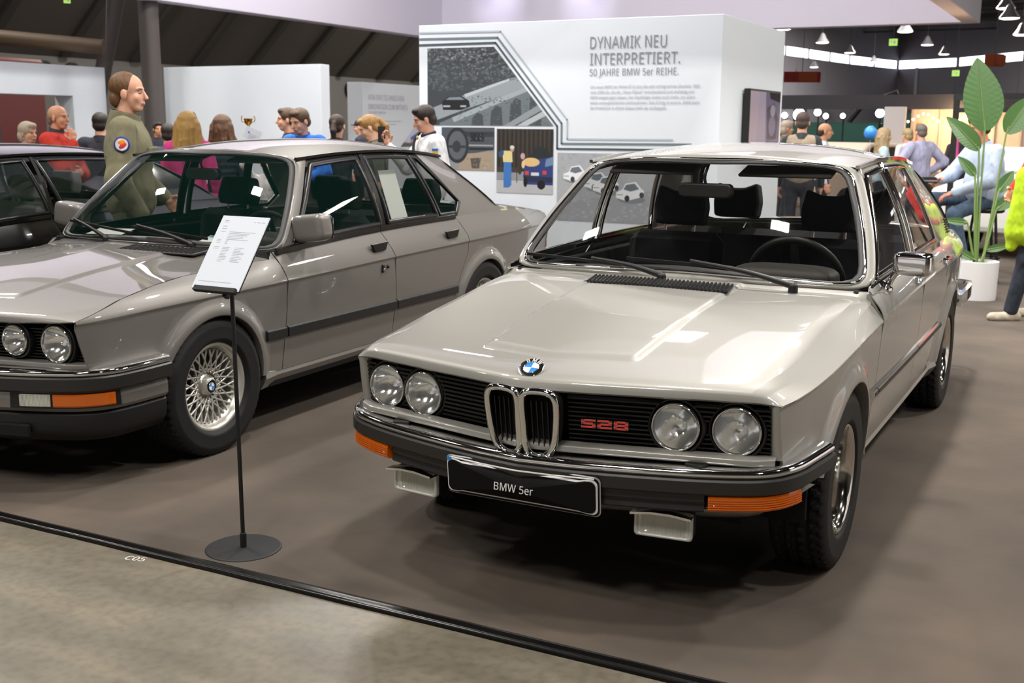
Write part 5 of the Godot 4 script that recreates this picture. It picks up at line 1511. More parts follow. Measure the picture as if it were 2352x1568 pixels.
	p3.poly([V(.50, .60), V(.60, .50), V(.98, .42), V(1, .42), V(1, .86), V(.52, .86), V(.48, .74)], C(0x2b3f78)).poly([V(.88, .46), V(1, .42), V(1, .55), V(.86, .58)], C(0x6a86a8)).poly([V(.48, .72), V(1, .74), V(1, .82), V(.5, .82)], C(0x232c46)).ell(V(.52, .82), V(.035, .08), C(0x121214)).ell(V(.80, .86), V(.07, .07), C(0x121214)).rect(.51, .65, .07, .06, C(0xd04030)).rect(.82, .64, .07, .06, C(0xd04030)).rect(.62, .67, .14, .05, C(0xd0d4d8)).ell(V(.62, .51), V(.15, .07), C(0xd8b880)).ell(V(.48, .55), V(.03, .06), C(0xdcc79a)).poly([V(.58, .44), V(.72, .26), V(.92, .30), V(.95, .44)], C(0x20282a))
	var p4 := Pic.new(512, 340, C(0xa6abb0))
	p4.poly([V(0, .75), V(1, .5), V(1, 1), V(0, 1)], C(0x9a9fa5)).specks(260, Rect2(0, 0, 1, 1), C(0x9a9fa4), C(0xaeb3b8), .03, 12)
	for e: Array in [[.17, .30], [.38, .40], [.47, .45], [.70, .54]]:
		var x: float = e[0]; var y: float = e[1]
		var s := .8 + y * .7
		var f := func(px: float, py: float) -> Vector2: return V(x + px * .105 * s, y + py * .16 * s)
		p4.ell(f.call(.2, .62), V(.11 * s, .05 * s), C(0x80858a)).poly([f.call(-1, .1), f.call(-.5, -.15), f.call(-.3, -.6), f.call(.5, -.75), f.call(.9, -.25), f.call(1.1, -.1), f.call(1.1, .35), f.call(-.2, .75), f.call(-1, .5)], C(0xe6ebf0)).poly([f.call(-.42, -.15), f.call(-.25, -.5), f.call(.4, -.62), f.call(.75, -.2), f.call(.1, 0)], C(0x6a747e)).ell(f.call(-.15, .55), V(.02, .04) * s, C(0x33383d)).ell(f.call(.95, .25), V(.018, .035) * s, C(0x33383d)).rect(x - .1 * s, y + .04 * s, .05 * s, .012, C(0x8a9098))
	for p: Pic in [p1, p2, p3, p4]: p.soft()
	return [p1.mat(), p2.mat(), p3.mat(), p4.mat()]
func furnish() -> void:
	display_walls()
	sign_stand()
	plant()
	far_things()
func display_walls() -> void:
	# main display box
	var b := thing("display_wall", "large white display box with photos and German text behind front saloon", "display wall", Vector3(-3.14, 0, -7.04), 0, "white display walls")
	put("box", MB.new().box(Vector3(0, 1.2375, 0), Vector3(3.11, 2.475, 2.08), Basis.IDENTITY, .004), M.white_wall, b)
	var on := Transform3D(Basis.IDENTITY, Vector3(3.14, 0, 7.04))   # world to the box
	var F := func(p: Vector2) -> Vector3: return on * Vector3(p.x, p.y, -5.9965)
	var pm := pictures()
	put("photo_print", printed([V(-4.596, 1.51), V(-3.2, 1.51), V(-3.846, 2.252), V(-4.596, 2.252)], F, Rect2(-4.596, 1.51, 1.396, .742)), pm[0], b).set_meta("label", "black and white photo of car on stone bridge")
	put("photo_print", printed([V(-4.433, 1.074), V(-3.836, 1.074), V(-3.836, 1.49), V(-4.433, 1.49)], F, Rect2(-4.433, 1.074, .597, .416)), pm[1], b).set_meta("label", "photo of steering wheel and dashboard")
	put("photo_print", printed([V(-3.81, .868), V(-3.2, .868), V(-3.2, 1.48), V(-3.81, 1.48)], F, Rect2(-3.81, .868, .61, .612)), pm[2], b).set_meta("label", "photo of golfer and dog at blue estate car")
	put("photo_print", printed([V(-3.155, .63), V(-2.1, .63), V(-2.1, 1.264), V(-3.155, 1.264)], F, Rect2(-3.155, .63, 1.055, .634)), pm[3], b).set_meta("label", "aerial photo of pale cars on tarmac")
	var k := 0
	for ln: Array in [[V(-4.69, 2.403), V(-3.776, 2.392), V(-3.06, 1.569), V(-3.058, 1.39), V(-2.013, 1.395)], [V(-4.69, 2.344), V(-3.808, 2.336), V(-3.118, 1.536), V(-3.116, 1.347), V(-1.836, 1.357)], [V(-4.69, 2.286), V(-3.83, 2.289), V(-3.163, 1.508), V(-3.161, 1.299), V(-2.0, 1.305)]]:
		var mb := MB.new()
		for i in ln.size() - 1:
			var u: Vector2 = ln[i]; var v: Vector2 = ln[i + 1]
			var d := (v - u).normalized()
			var n := V(-d.y, d.x) * (.008 if k == 0 else .0095)
			var e := d * .004
			mb.quad(F.call(u - n - e), F.call(u + n - e), F.call(v + n + e), F.call(v - n + e))
		put("printed_line", mb, [M.line_pale, M.line_mid, M.line_dark][k], b)
		k += 1
	for e: Array in [["DYNAMIK NEU", 2.262, .105, .743], ["INTERPRETIERT.", 2.116, .102, .873], ["50 JAHRE BMW 5er REIHE.", 1.991, .062, .862]]:
		text_line(b, F, e[0], V(-2.84, e[1]), e[2], e[3], M.print_grey, 300)
	k = 0
	for e: Array in [["Die neue BMW 5er Reihe (E12) löst die sehr erfolgreichen Modelle 1800", 1.05], ["und 2000 ab, die als „Neue Klasse“ entscheidend zum Aufstieg von", 1.0], ["BMW beigetragen haben. Der Nachfolger bietet noch mehr, vor allem", 1.01], ["einen unvergleichlichen Sechszylinder. Sein Erfolg ist enorm, BMW kann", 1.055], ["die Produktion in dieser Klasse mehr als verdoppeln.", .75]]:
		text_line(b, F, e[0], V(-2.828, 1.866 - .0475 * k), .027, e[1], M.print_pale, 300)
		k += 1
	# screen on the side of the box
	var tv := thing("television", "flat television screen on side of large white display box", "television", Vector3(-1.575, 1.60, -7.197))
	put("housing", MB.new().box(Vector3(.035, 0, 0), Vector3(.06, .535, 1.09), Basis.IDENTITY, .006), M.rubber, tv)
	var sp := Pic.new(256, 128, C(0xc0b0c2))
	sp.poly([V(.0, 0), V(.30, 0), V(.22, 1), V(0, 1)], C(0xcdb7c2)).poly([V(.5, 0), V(1, 0), V(1, 1), V(.55, 1)], C(0x7d7590)).poly([V(.62, 0), V(1, 0), V(1, .18), V(.66, .12)], C(0x23202c)).poly([V(.55, .3), V(.8, .2), V(.95, .5), V(.9, .9), V(.6, .95)], C(0x554f6a)).ell(V(.75, .65), V(.12, .2), C(0x8a86a2)).ell(V(.76, .35), V(.09, .12), C(0xa8a8b0)).rect(0, .92, 1, .02, C(0xb0a0a8)).soft()
	var sm := StandardMaterial3D.new()
	sm.albedo_color = C(0x0a0a0a); sm.roughness = .15; sm.emission_enabled = true; sm.emission_texture = ImageTexture.create_from_image(sp.im); sm.emission = Color.BLACK; sm.emission_energy_multiplier = .55; sm.texture_repeat = false
	put("screen", printed([V(0, 0), V(1.05, 0), V(1.05, .495), V(0, .495)], func(p: Vector2) -> Vector3: return Vector3(.0655, p.y - .2475, .525 - p.x), Rect2(0, 0, 1.05, .495)), sm, tv)
	var al := AreaLight3D.new()
	al.name = "light"; al.area_size = V(.5, 1.05); al.light_energy = .12; al.light_color = C(0xd0c0d8); al.shadow_enabled = true
	tv.add_child(al)
	al.transform = Transform3D(Basis.looking_at(Vector3.RIGHT, Vector3.UP), Vector3(.08, 0, 0))
	al.area_size = V(1.05, .495)
	# other white walls on the stand
	var w := thing("display_wall", "plain white display wall behind the long-haired women", "display wall", Vector3(-11.71, 0, -11.56), 0, "white display walls")
	put("box", MB.new().box(Vector3(0, 1.235, 0), Vector3(3.4, 2.47, .24), Basis.IDENTITY, .004), M.white_wall, w)
	w = thing("display_wall", "white wall with pale heading VON DER TECHNISCHEN behind ponytail women", "display wall", Vector3(-14.0, 0, -20.5), 0, "white display walls")
	put("box", MB.new().box(Vector3(0, 1.235, 0), Vector3(.42, 2.47, 5.0), Basis.IDENTITY, .004), M.white_wall, w)
	var G := func(p: Vector2) -> Vector3: return Vector3(.2135, p.y, 2.5 - p.x)
	for e: Array in [["VON DER TECHNISCHEN", 2.14, .12, 1.5], ["INNOVATION ZUM MYTHOS.", 1.93, .12, 1.68], ["50 JAHRE BMW M.", 1.79, .06, .72]]: text_line(w, G, e[0], V(.22, e[1]), e[2], e[3], M.print_faint, 300)
	for i in 3: text_line(w, G, "Legendäre Rennwagen und Straßensportler aus fünf Jahrzehnten.", V(.22, 1.60 - i * .07), .035, 1.4 - i * .25, M.print_faint, 300)
	put("photo_print", printed([V(1.55, 1.0), V(3.2, 1.0), V(3.2, 2.1), V(2.35, 1.6)], func(p: Vector2) -> Vector3: return G.call(p) + Vector3(.001, 0, 0), Rect2(1.5, 1.0, 1.7, 1.1)), Pic.new(128, 96, C(0x50525c)).poly([V(.1, .9), V(.6, .3), V(1, .2), V(1, 1)], C(0xc9ccdc)).poly([V(.3, .8), V(.8, .5), V(1, .55), V(1, .62), V(.3, .86)], C(0x3a55b0)).poly([V(.3, .88), V(1, .7), V(1, .76), V(.3, .93)], C(0xb83a4a)).soft().mat(), w)
	w = thing("portal_frame", "white portal wall with wide opening at the left edge", "display wall", Vector3(-14.75, 0, -9.2), 0, "white display walls")
	put("lintel", MB.new().box(Vector3(0, 2.215, 0), Vector3(.45, .51, 3.9), Basis.IDENTITY, .004), M.white_wall, w)
	put("post", MB.new().box(Vector3(0, .98, -1.58), Vector3(.45, 1.96, .74), Basis.IDENTITY, .004), M.white_wall, w)
	put("post", MB.new().box(Vector3(0, .98, 1.65), Vector3(.45, 1.96, .6), Basis.IDENTITY, .004), M.white_wall, w)
	# stands across the aisle, mirrored in chrome and glass
	for e: Array in [[Vector3(-3.0, 0, 10.5), Vector3(9.0, 2.6, .3), "long white stand wall across the aisle with red stripe", M.sign_red], [Vector3(5.6, 0, -3.0), Vector3(.3, 2.5, 6.0), "white stand wall with orange stripes right of the cars", M.orange]]:
		w = thing("stand_wall", e[2], "display wall", e[0], 0, "stand walls across the aisle")
		var sz: Vector3 = e[1]
		put("panel", MB.new().box(Vector3(0, sz.y / 2, 0), sz, Basis.IDENTITY, .004), M.white_wall, w)
		for q in 3: put("stripe", MB.new().box(Vector3(-.16 if sz.x < 1 else 0.0, .75 + q * .28, 0.0 if sz.x < 1 else -.16), Vector3(.01 if sz.x < 1 else sz.x * .8, .14, sz.z * .7 if sz.x < 1 else .01)), e[3], w)
	# fabric ring hanging over the stand
	var r := thing("hanging_banner", "huge white fabric ring hanging over the stand", "banner", Vector3(-7.0, 3.5, -12.0))
	for e: Array in [[Vector3(0, 1.3, -7.85), Vector3(12.0, 2.6, .3)], [Vector3(-5.85, 1.3, 0), Vector3(.3, 2.6, 15.4)], [Vector3(5.85, 1.3, 0), Vector3(.3, 2.6, 15.4)], [Vector3(0, 1.3, 7.85), Vector3(12.0, 2.6, .3)]]: put("fabric_panel", MB.new().box(e[0], e[1], Basis.IDENTITY, .01), M.banner, r)
	for x: float in [-5.85, 0, 5.85]:
		for z: float in [-7.85, 7.85]: put("wire", rod(Vector3(x, 2.6, z), Vector3(x, 7.0, z), .006, 6), M.rubber, r)
	for e: Array in [[Vector3(-11.2, 5.3, -18.2), "stage spotlight shining onto the left part of the hanging fabric ring"], [Vector3(-9.0, 5.25, -18.2), "stage spotlight shining onto the right part of the hanging fabric ring"]]:
		var s := thing("spotlight", e[1], "lamp", e[0], 0, "spotlights inside the ring")
		put("can", MB.new().lathe([Vector2(0, .16), Vector2(.08, .15), Vector2(.1, .0), Vector2(.11, -.12), Vector2(.09, -.12)], 16, Transform3D(Basis(Vector3.RIGHT, .5), Vector3.ZERO)), M.rubber, s)
		put("lamp_face", MB.new().lathe([Vector2(.088, -.1), Vector2(0, -.1)], 16, Transform3D(Basis(Vector3.RIGHT, .5), Vector3.ZERO)), M.lamp_glow, s)
		put("yoke", rod(Vector3(0, .1, 0), Vector3(0, 4.4, 0), .012, 6), M.rubber, s)
		var l := SpotLight3D.new()
		l.name = "light"; l.spot_angle = 26; l.light_energy = 2.2; l.light_color = C(0xf2ecff); l.shadow_enabled = true; l.spot_range = 40; l.light_size = .08
		s.add_child(l)
		l.transform = Transform3D(Basis.looking_at(Vector3(0, -.85, -1.4).normalized(), Vector3.UP), Vector3(0, -.12, -.06))
func text_line(parent: Node, F: Callable, s: String, at: Vector2, cap: float, width: float, m: Material, weight: int) -> void:
	var tm := text_mesh(s, cap, .0006, weight, HORIZONTAL_ALIGNMENT_LEFT)
	tm.vertical_alignment = VERTICAL_ALIGNMENT_CENTER
	var bb := tm.get_aabb()
	var o: Vector3 = F.call(at)
	var x: Vector3 = F.call(at + V(1, 0)) - o
	var n := x.cross(Vector3.UP)
	var k := width / maxf(bb.size.x, .01)
	put("lettering", tm, m, parent, Transform3D(Basis(x * k, Vector3.UP, n), o - x * bb.position.x * k - Vector3(0, bb.get_center().y, 0) * 1.0 + n * .0006))
func sign_stand() -> void:
	var t := thing("sign_stand", "black pole stand holding a tilted white data sheet before grey-silver saloon", "sign stand", Vector3(-1.104, 0, .891))
	put("base", MB.new().lathe([Vector2(0, .012), Vector2(.128, .012), Vector2(.134, .009), Vector2(.135, .004), Vector2(.134, 0)], 56), M.stand_black, t)
	put("socket", MB.new().lathe([Vector2(.0115, .012), Vector2(.0115, .062), Vector2(.008, .064)], 16), M.stand_black, t)
	put("pole", rod(Vector3(0, .03, 0), Vector3(-.01, .935, .0), .0075, 14), M.stand_black, t)
	var B := Basis(Vector3.RIGHT, -(PI / 2 - atan2(.235, .176)))
	var c := Vector3(-.043, 1.0625, -.040)
	put("plate", MB.new().box(c + B * Vector3(0, 0, -.005), Vector3(.21, .297, .003), B), M.stand_black, t)
	put("data_sheet", MB.new().box(c, Vector3(.21, .297, .004), B, .001), M.sheet_white, t)
	put("clip", MB.new().box(c + B * Vector3(.006, -.150, .004), Vector3(.185, .020, .018), B, .002), M.stand_black, t)
	put("neck", MB.new().box(c + B * Vector3(.043, -.12, -.018), Vector3(.02, .09, .022), B, .002), M.stand_black, t)
	var pr := node("print", t, Transform3D(B, c + B * Vector3(0, 0, .0024)))
	# heading, column titles and paragraphs as lines of small type
	var rng := RandomNumberGenerator.new()
	rng.seed = 11
	for e: Array in [[-.085, .128, .018, 2], [-.085, .105, .020, 1], [-.085, .095, .024, 1], [-.085, .083, .021, 1], [-.085, .050, .018, 3], [-.085, .020, .022, 2], [.045, .126, .006, 1], [.06, .126, .012, 1], [.078, .126, .016, 1], [-.045, .083, .125, 6], [-.045, .048, .012, 3], [-.045, .020, .035, 10], [.01, .020, .05, 10], [-.085, -.118, .145, 1]]:
		for i in e[3]:
			var w: float = e[2] * (rng.randf_range(.55, 1.0) if e[3] > 3 else 1.0)
			put("line", MB.new().box(Vector3(e[0] + w / 2, e[1] - i * .0062, 0), Vector3(w, .0015, .0003)), M.print_pale, pr)
func leaf(a: Vector3, b: Vector3, w: float, droop: float, face: Vector3, m: Material) -> MB:
	# blade from a to b, width w, folded along the midrib
	var d := (b - a)
	var side := d.cross(face).normalized()
	var up := side.cross(d).normalized()
	var rows := []
	for i in 57:
		var t := i / 56.0
		var c := a + d * t - up * droop * t * t
		var ww := w * .5 * pow(sin(PI * pow(clampf(t * .97 + .02, 0, 1), .75)), .8)
		var row := []
		for q in 9:
			var s := q / 4.0 - 1.0
			row.append(c + side * s * ww + up * (absf(s) * ww * .28 + .0014 * sin(t * 85.0 - absf(s) * 9.0) * absf(s)))
		rows.append(row)
	return MB.new().grid(rows)
func plant() -> void:
	var t := thing("potted_plant", "tall broad-leaved plant in white round pot beside seated man", "plant", Vector3(.52, 0, -7.13))
	put("pot", MB.new().lathe([Vector2(0, 0), Vector2(.165, 0), Vector2(.172, .006), Vector2(.178, .345), Vector2(.174, .35), Vector2(.164, .35), Vector2(.160, .30), Vector2(0, .30)], 48), M.pot_white, t)
	put("soil", MB.new().lathe([Vector2(.162, .305), Vector2(.1, .315), Vector2(0, .32)], 24), M.soil, t)
	var face := Vector3(.3, .25, .9)
	for e: Array in [[Vector3(-.06, 1.50, -.24), Vector3(-.174, 2.15, -.30), .35, .03], [Vector3(-.09, 1.33, -.18), Vector3(-.36, 1.63, -.10), .17, .06], [Vector3(.115, 1.48, -.32), Vector3(.30, 1.82, -.46), .22, .03], [Vector3(-.10, 1.10, -.13), Vector3(-.245, 1.275, -.09), .10, .03], [Vector3(-.12, .68, -.03), Vector3(-.32, .715, .06), .07, .05], [Vector3(.05, .44, -.07), Vector3(.25, .49, -.17), .07, .04], [Vector3(.10, .80, -.17), Vector3(.30, 1.0, -.31), .12, .03], [Vector3(-.04, .36, .02), Vector3(-.21, .46, .07), .08, .04], [Vector3(.09, .95, -.35), Vector3(.2, 1.15, -.5), .12, .03]]:
		var a: Vector3 = e[0]
		var root := Vector3(a.x * .25, .31, a.z * .15)
		var lf := node("leaf", t)
		put("stalk", MB.new().tube(cr([root, root.lerp(a, .5) + Vector3(a.x * .05, .02, 0), a, a.lerp(e[1], .15)], 4), [.013, .012, .011, .010, .010, .009, .009, .008, .008, .007, .007, .006, .005], 8), M.stalk, lf)
		put("blade", leaf(a, e[1], e[2], e[3], face, M.leaf), M.leaf, lf)
		var mid := []
		var d: Vector3 = e[1] - a
		var up := d.cross(face).normalized().cross(d).normalized()
		for i in 8: mid.append(a + d * i / 7.0 - up * e[3] * pow(i / 7.0, 2.0) + up * .003)
		put("midrib", MB.new().tube(mid, [.006, .006, .005, .005, .004, .003, .002, .001], 6), M.stalk, lf)
func stool(at: Vector3, label: String) -> void:
	var t := thing("bar_stool", label, "stool", at, .3, "black bar stools")
	put("seat", MB.new().lathe([Vector2(0, .70), Vector2(.17, .70), Vector2(.185, .71), Vector2(.185, .735), Vector2(.17, .75), Vector2(0, .75)], 32), M.rubber, t)
	for i in 4:
		var a := TAU * (i + .5) / 4
		put("leg", rod(Vector3(cos(a) * .12, .70, sin(a) * .12), Vector3(cos(a) * .20, 0, sin(a) * .20), .014), M.rubber, t)
	var ring := []
	for i in 24: ring.append(Vector3(cos(TAU * i / 24) * .175, .25, sin(TAU * i / 24) * .175))
	put("foot_ring", MB.new().tube(ring, .009, 6, false, true), M.rubber, t)
func far_things() -> void:
	stool(Vector3(.42, 0, -8.43), "black bar stool under the seated man")
	stool(Vector3(1.45, 0, -8.5), "black bar stool behind the plant at right edge")
	var t := thing("bar_table", "black high table with pale top at right edge", "table", Vector3(1.02, 0, -9.1))
	put("table_top", MB.new().box(Vector3(0, 1.08, 0), Vector3(.75, .035, .75), Basis(Vector3.UP, .5), .005), M.table_top, t)
	for e: Array in [[.25, .05], [-.22, -.1], [.05, -.27], [-.03, .27]]: put("leg", MB.new().box(Vector3(e[0], .53, e[1]), Vector3(.035, 1.06, .035)), M.rubber, t)
	put("foot_rail", MB.new().box(Vector3(0, .25, .08), Vector3(.5, .03, .03)).box(Vector3(0, .25, -.15), Vector3(.5, .03, .03)), M.rubber, t)
	var fl := thing("flower_bunch", "small white flowers in glass vase on high table", "flowers", Vector3(.86, 1.0975, -9.05))
	put("vase", MB.new().lathe([Vector2(0, .002), Vector2(.03, .002), Vector2(.035, .06), Vector2(.028, .12)], 16), M.pane, fl)
	var rng := RandomNumberGenerator.new()
	rng.seed = 4
	for i in 26:
		var p := Vector3(rng.randf_range(-.13, .13), rng.randf_range(.14, .32), rng.randf_range(-.1, .1))
		put("stem", rod(Vector3(0, .03, 0), p, .0025, 5), M.stalk, fl)
		put("blossom", MB.new().ball(p, Vector3.ONE * rng.randf_range(.012, .022), 8, 5), M.flower, fl)
	# black frame of the next stand
	t = thing("metal_frame", "black metal frame standing behind the plant", "frame", Vector3(-.08, 0, -9.75))
	put("post", MB.new().box(Vector3(0, .935, 0), Vector3(.06, 1.87, .06)), M.stand_black, t)
	put("post", MB.new().box(Vector3(1.9, .935, .6), Vector3(.06, 1.87, .06)), M.stand_black, t)
	put("top_bar", MB.new().box(Vector3(.95, 1.86, .3), Vector3(2.05, .07, .06), Basis(Vector3.UP, -.306)), M.stand_black, t)
	put("top_bar", MB.new().box(Vector3(.95, 1.72, .3), Vector3(2.0, .05, .04), Basis(Vector3.UP, -.306)), M.stand_black, t)
	# warm booth with partition and string of bulbs
	t = thing("booth", "cream booth wall with warm bulbs behind men in shirts", "booth", Vector3(-1.2, 0, -18.6))
	put("back_wall", MB.new().box(Vector3(2.1, .95, 0), Vector3(5.6, 1.9, .1)), M.booth_cream, t)
	for i in 13: put("panel_rib", MB.new().box(Vector3(-.62 + i * .45, .95, .08), Vector3(.04, 1.9, .06)), M.booth_rib, t)
	put("fascia", MB.new().box(Vector3(.4, 2.0, .5), Vector3(9.0, .26, .12)), M.fascia, t)
	put("picture", MB.new().box(Vector3(-.55, 1.45, .07), Vector3(.10, .36, .02)), M.orange, t)
	for i in 16:
		var p := Vector3(-.85 + i * .085 + (.2 if i > 8 else 0.0), 1.72 - .07 * sin(i * .9), .5)
		put("bulb_lamp", MB.new().ball(p, Vector3.ONE * .022, 10, 6), M.bulb_glow, t)
	var ol := OmniLight3D.new()
	ol.name = "light"; ol.light_energy = 2.0; ol.light_color = C(0xffcf9a); ol.shadow_enabled = true; ol.omni_range = 60; ol.light_size = .3
	t.add_child(ol)
	ol.position = Vector3(.2, 1.75, .75)
	t = thing("partition", "pale grey partition left of the cream booth", "partition", Vector3(-2.0, 0, -17.3))
	put("panel", MB.new().box(Vector3(.02, .95, 0), Vector3(.36, 1.9, .1), Basis.IDENTITY, .004), M.partition, t)
	put("panel", MB.new().box(Vector3(-.1, .95, -.9), Vector3(.06, 1.9, 1.8), Basis.IDENTITY, .004), M.partition, t)
	# green truck with crane, old cars far behind
	t = thing("truck", "dark green truck far behind the blue balloon", "truck", Vector3(-3.6, 0, -22.3), .2)
	put("cab", MB.new().extrude(fillet([V(-.5, .5), V(.5, .5), V(.5, 1.2), V(.35, 1.85), V(-.5, 1.85)], .1), 1.6, Transform3D(Basis.IDENTITY, Vector3(1.0, 0, -.8)), .05), M.truck_green, t)
	put("cab_window", MB.new().box(Vector3(1.3, 1.5, .81), Vector3(.5, .4, .02)), M.frame_black, t)
	put("load_bed", MB.new().box(Vector3(-1.0, 1.2, 0), Vector3(2.9, .9, 1.7), Basis.IDENTITY, .03), M.truck_green, t)
	put("crane", MB.new().tube([Vector3(-.2, 1.65, 0), Vector3(.1, 2.05, 0), Vector3(.8, 2.3, .1)], .06), M.rubber, t)
	for e: Array in [[-1.7, .8], [-.5, .8], [1.5, .8], [-1.7, -.8], [-.5, -.8], [1.5, -.8]]: put("wheel", MB.new().lathe([Vector2(.2, -.12), Vector2(.42, -.12), Vector2(.45, 0), Vector2(.42, .12), Vector2(.2, .13), Vector2(0, .1)], 24, xfm(Vector3(e[0], .45, e[1]), Vector3.RIGHT, Vector3(0, 0, 1), Vector3(0, -1, 0))), M.tyre, t)
	for e: Array in [["vintage_car", Vector3(-2.45, 0, -16.0), "cream old car roof behind the bald man in white shirt", M.booth_rib], ["vintage_car", Vector3(1.0, 0, -12.6), "white old car behind the bar table at right edge", M.flower]]:
		var o := thing(e[0], e[2], "car", e[1], 1.2, "old cars further back")
		put("body", MB.new().extrude(fillet([V(-2.0, .3), V(2.0, .3), V(2.05, .75), V(1.2, .9), V(.75, 1.28), V(-.6, 1.3), V(-1.15, .92), V(-2.05, .8)], .18), 1.5, Transform3D(Basis.IDENTITY, Vector3(0, 0, -.75)), .06), e[3], o)
		put("window", MB.new().extrude(fillet([V(-.95, .93), V(1.02, .93), V(.68, 1.22), V(-.55, 1.23)], .05), 1.46, Transform3D(Basis.IDENTITY, Vector3(0, 0, -.73 + .0)), 0.0), M.frame_black, o, Transform3D(Basis.IDENTITY.scaled(Vector3(1, 1, 1.04)), Vector3.ZERO))
		for q: Array in [[-1.25, .66], [1.25, .66], [-1.25, -.66], [1.25, -.66]]: put("wheel", MB.new().lathe([Vector2(.18, -.08), Vector2(.29, -.08), Vector2(.31, 0), Vector2(.29, .09), Vector2(.18, .1), Vector2(0, .08)], 24, xfm(Vector3(q[0], .31, q[1]), Vector3.RIGHT, Vector3(0, 0, 1), Vector3(0, -1, 0))), M.tyre, o)
	var bl := thing("balloon", "round blue balloon beside long-haired blonde woman", "balloon", Vector3(-1.17, 1.463, -10.76))
	put("skin", MB.new().ball(Vector3.ZERO, Vector3(.078, .085, .078), 24, 16), M.balloon, bl)
	put("string", rod(Vector3(0, -.085, 0), Vector3(.05, -1.46, 0), .002, 5), M.flower, bl)
	# red fire truck behind the portal
	t = thing("fire_truck", "dark red truck seen through the portal opening at left edge", "truck", Vector3(-21.0, 0, -11.8), .1)
	put("body", MB.new().box(Vector3(0, 1.7, 0), Vector3(2.2, 2.4, 5.6), Basis.IDENTITY, .06), M.truck_red, t)
	put("side_panel", MB.new().box(Vector3(1.12, 1.9, .8), Vector3(.04, 1.2, 1.6), Basis.IDENTITY, .01), M.truck_red, t)
	for z: float in [-1.8, 1.8]: put("wheel", MB.new().lathe([Vector2(.2, -.12), Vector2(.47, -.12), Vector2(.5, 0), Vector2(.47, .12), Vector2(.2, .13), Vector2(0, .1)], 24, xfm(Vector3(1.0, .5, z), Vector3(0, 0, 1), Vector3(1, 0, 0), Vector3(0, 1, 0))), M.tyre, t)
	# signs, exit signs, hanging hall lamps, floodlights
	for e: Array in [[Vector3(-6.0, 2.85, -26.9), Vector3(.95, .28, .04), M.sign_red, "red and orange hanging sign left of far windows"], [Vector3(-1.36, 3.2, -27.1), Vector3(.45, .30, .04), M.orange_dark, "small orange-red hanging sign right of big leaf"]]:
		var o := put("hanging_sign", MB.new().box(Vector3.ZERO, e[1], Basis(Vector3.UP, .35), .005), e[2], null, Transform3D(Basis.IDENTITY, e[0]))
		tag(o, e[3], "sign", "hanging hall signs")
		put("sign_field", MB.new().box(Vector3(.16, 0, .028), Vector3(e[1].x * .5, e[1].y * .8, .01), Basis(Vector3.UP, .35)), M.orange_dark, o)
		put("wire", rod(Vector3(0, .1, 0), Vector3(0, 7.5, 0), .01, 5), M.rubber, o)
	for e: Array in [[Vector3(-4.88, 4.146, -33.5), "green exit sign among far hall lamps", .0], [Vector3(-3.76, 3.476, -39.7), "green exit sign below far window band", .0], [Vector3(-13.37, 3.40, -9.38), "green exit sign at top left between steel columns", .9]]:
		var o := thing("exit_sign", e[1], "sign", e[0], e[2], "green exit signs")
		var sc := 1.0 if e[2] == 0.0 else .42
		put("sign_panel", MB.new().box(Vector3.ZERO, Vector3(.24, .2, .05) * sc), M.exit_glow, o)
		put("arrow", MB.new().box(Vector3(.04, 0, .03) * sc, Vector3(.06, .10, .012) * sc).box(Vector3(-.05, .02, .03) * sc, Vector3(.03, .1, .012) * sc), M.flower, o)
		put("rod", rod(Vector3(0, .1, 0), Vector3(0, 6.0, 0), .008, 5), M.rubber, o)
	var k := 0
	for e: Array in [[Vector3(-9.9, 5.13, -39.5), "lamp at edge of hanging ring, leftmost of far lamps"], [Vector3(-10.6, 5.3, -49), "second far lamp from the left under dark ceiling"], [Vector3(-11.7, 5.54, -60.3), "third far lamp from the left, above the windows"], [Vector3(-17.0, 5.58, -74.9), "far lamp below the left windows"], [Vector3(-13.2, 5.85, -75.2), "far lamp just over the middle windows"], [Vector3(-6.2, 5.24, -43.6), "far lamp right of the ring, upper left of three in a row"], [Vector3(-7.0, 5.5, -55.0), "far lamp right of the ring, middle of three in a row"], [Vector3(-7.7, 5.73, -66.3), "far lamp right of the ring, lowest of three in a row"], [Vector3(-1.7, 4.8, -34.2), "bright hanging lamp at top right corner"], [Vector3(-1.9, 4.88, -41.9), "bright hanging lamp at right edge under another"], [Vector3(-2.15, 5.44, -37.9), "small hanging lamp at top right beside the ring"]]:
		var o := thing("hall_lamp", e[1], "lamp", e[0], 0, "hanging lamps of the far hall")
		put("shade", MB.new().lathe([Vector2(.04, .42), Vector2(.1, .36), Vector2(.16, .22), Vector2(.30, .02), Vector2(.31, 0), Vector2(.29, .0)], 20), M.lamp_shade, o)
		put("lamp_face", MB.new().lathe([Vector2(.29, .01), Vector2(.2, -.02), Vector2(0, -.03)], 20), M.hall_glow, o)
		put("cable", rod(Vector3(0, .4, 0), Vector3(0, 10.48 - e[0].y, 0), .012, 5), M.rubber, o)
		if k % 2 == 0:
			var l := SpotLight3D.new()
			l.name = "light"; l.spot_angle = 70; l.light_energy = 22; l.light_color = C(0xfff0e0); l.shadow_enabled = true; l.spot_range = 60; l.light_size = .25
			o.add_child(l)
			l.transform = Transform3D(Basis.looking_at(Vector3.DOWN, Vector3.FORWARD), Vector3(0, -.06, 0))
		k += 1
	k = 0
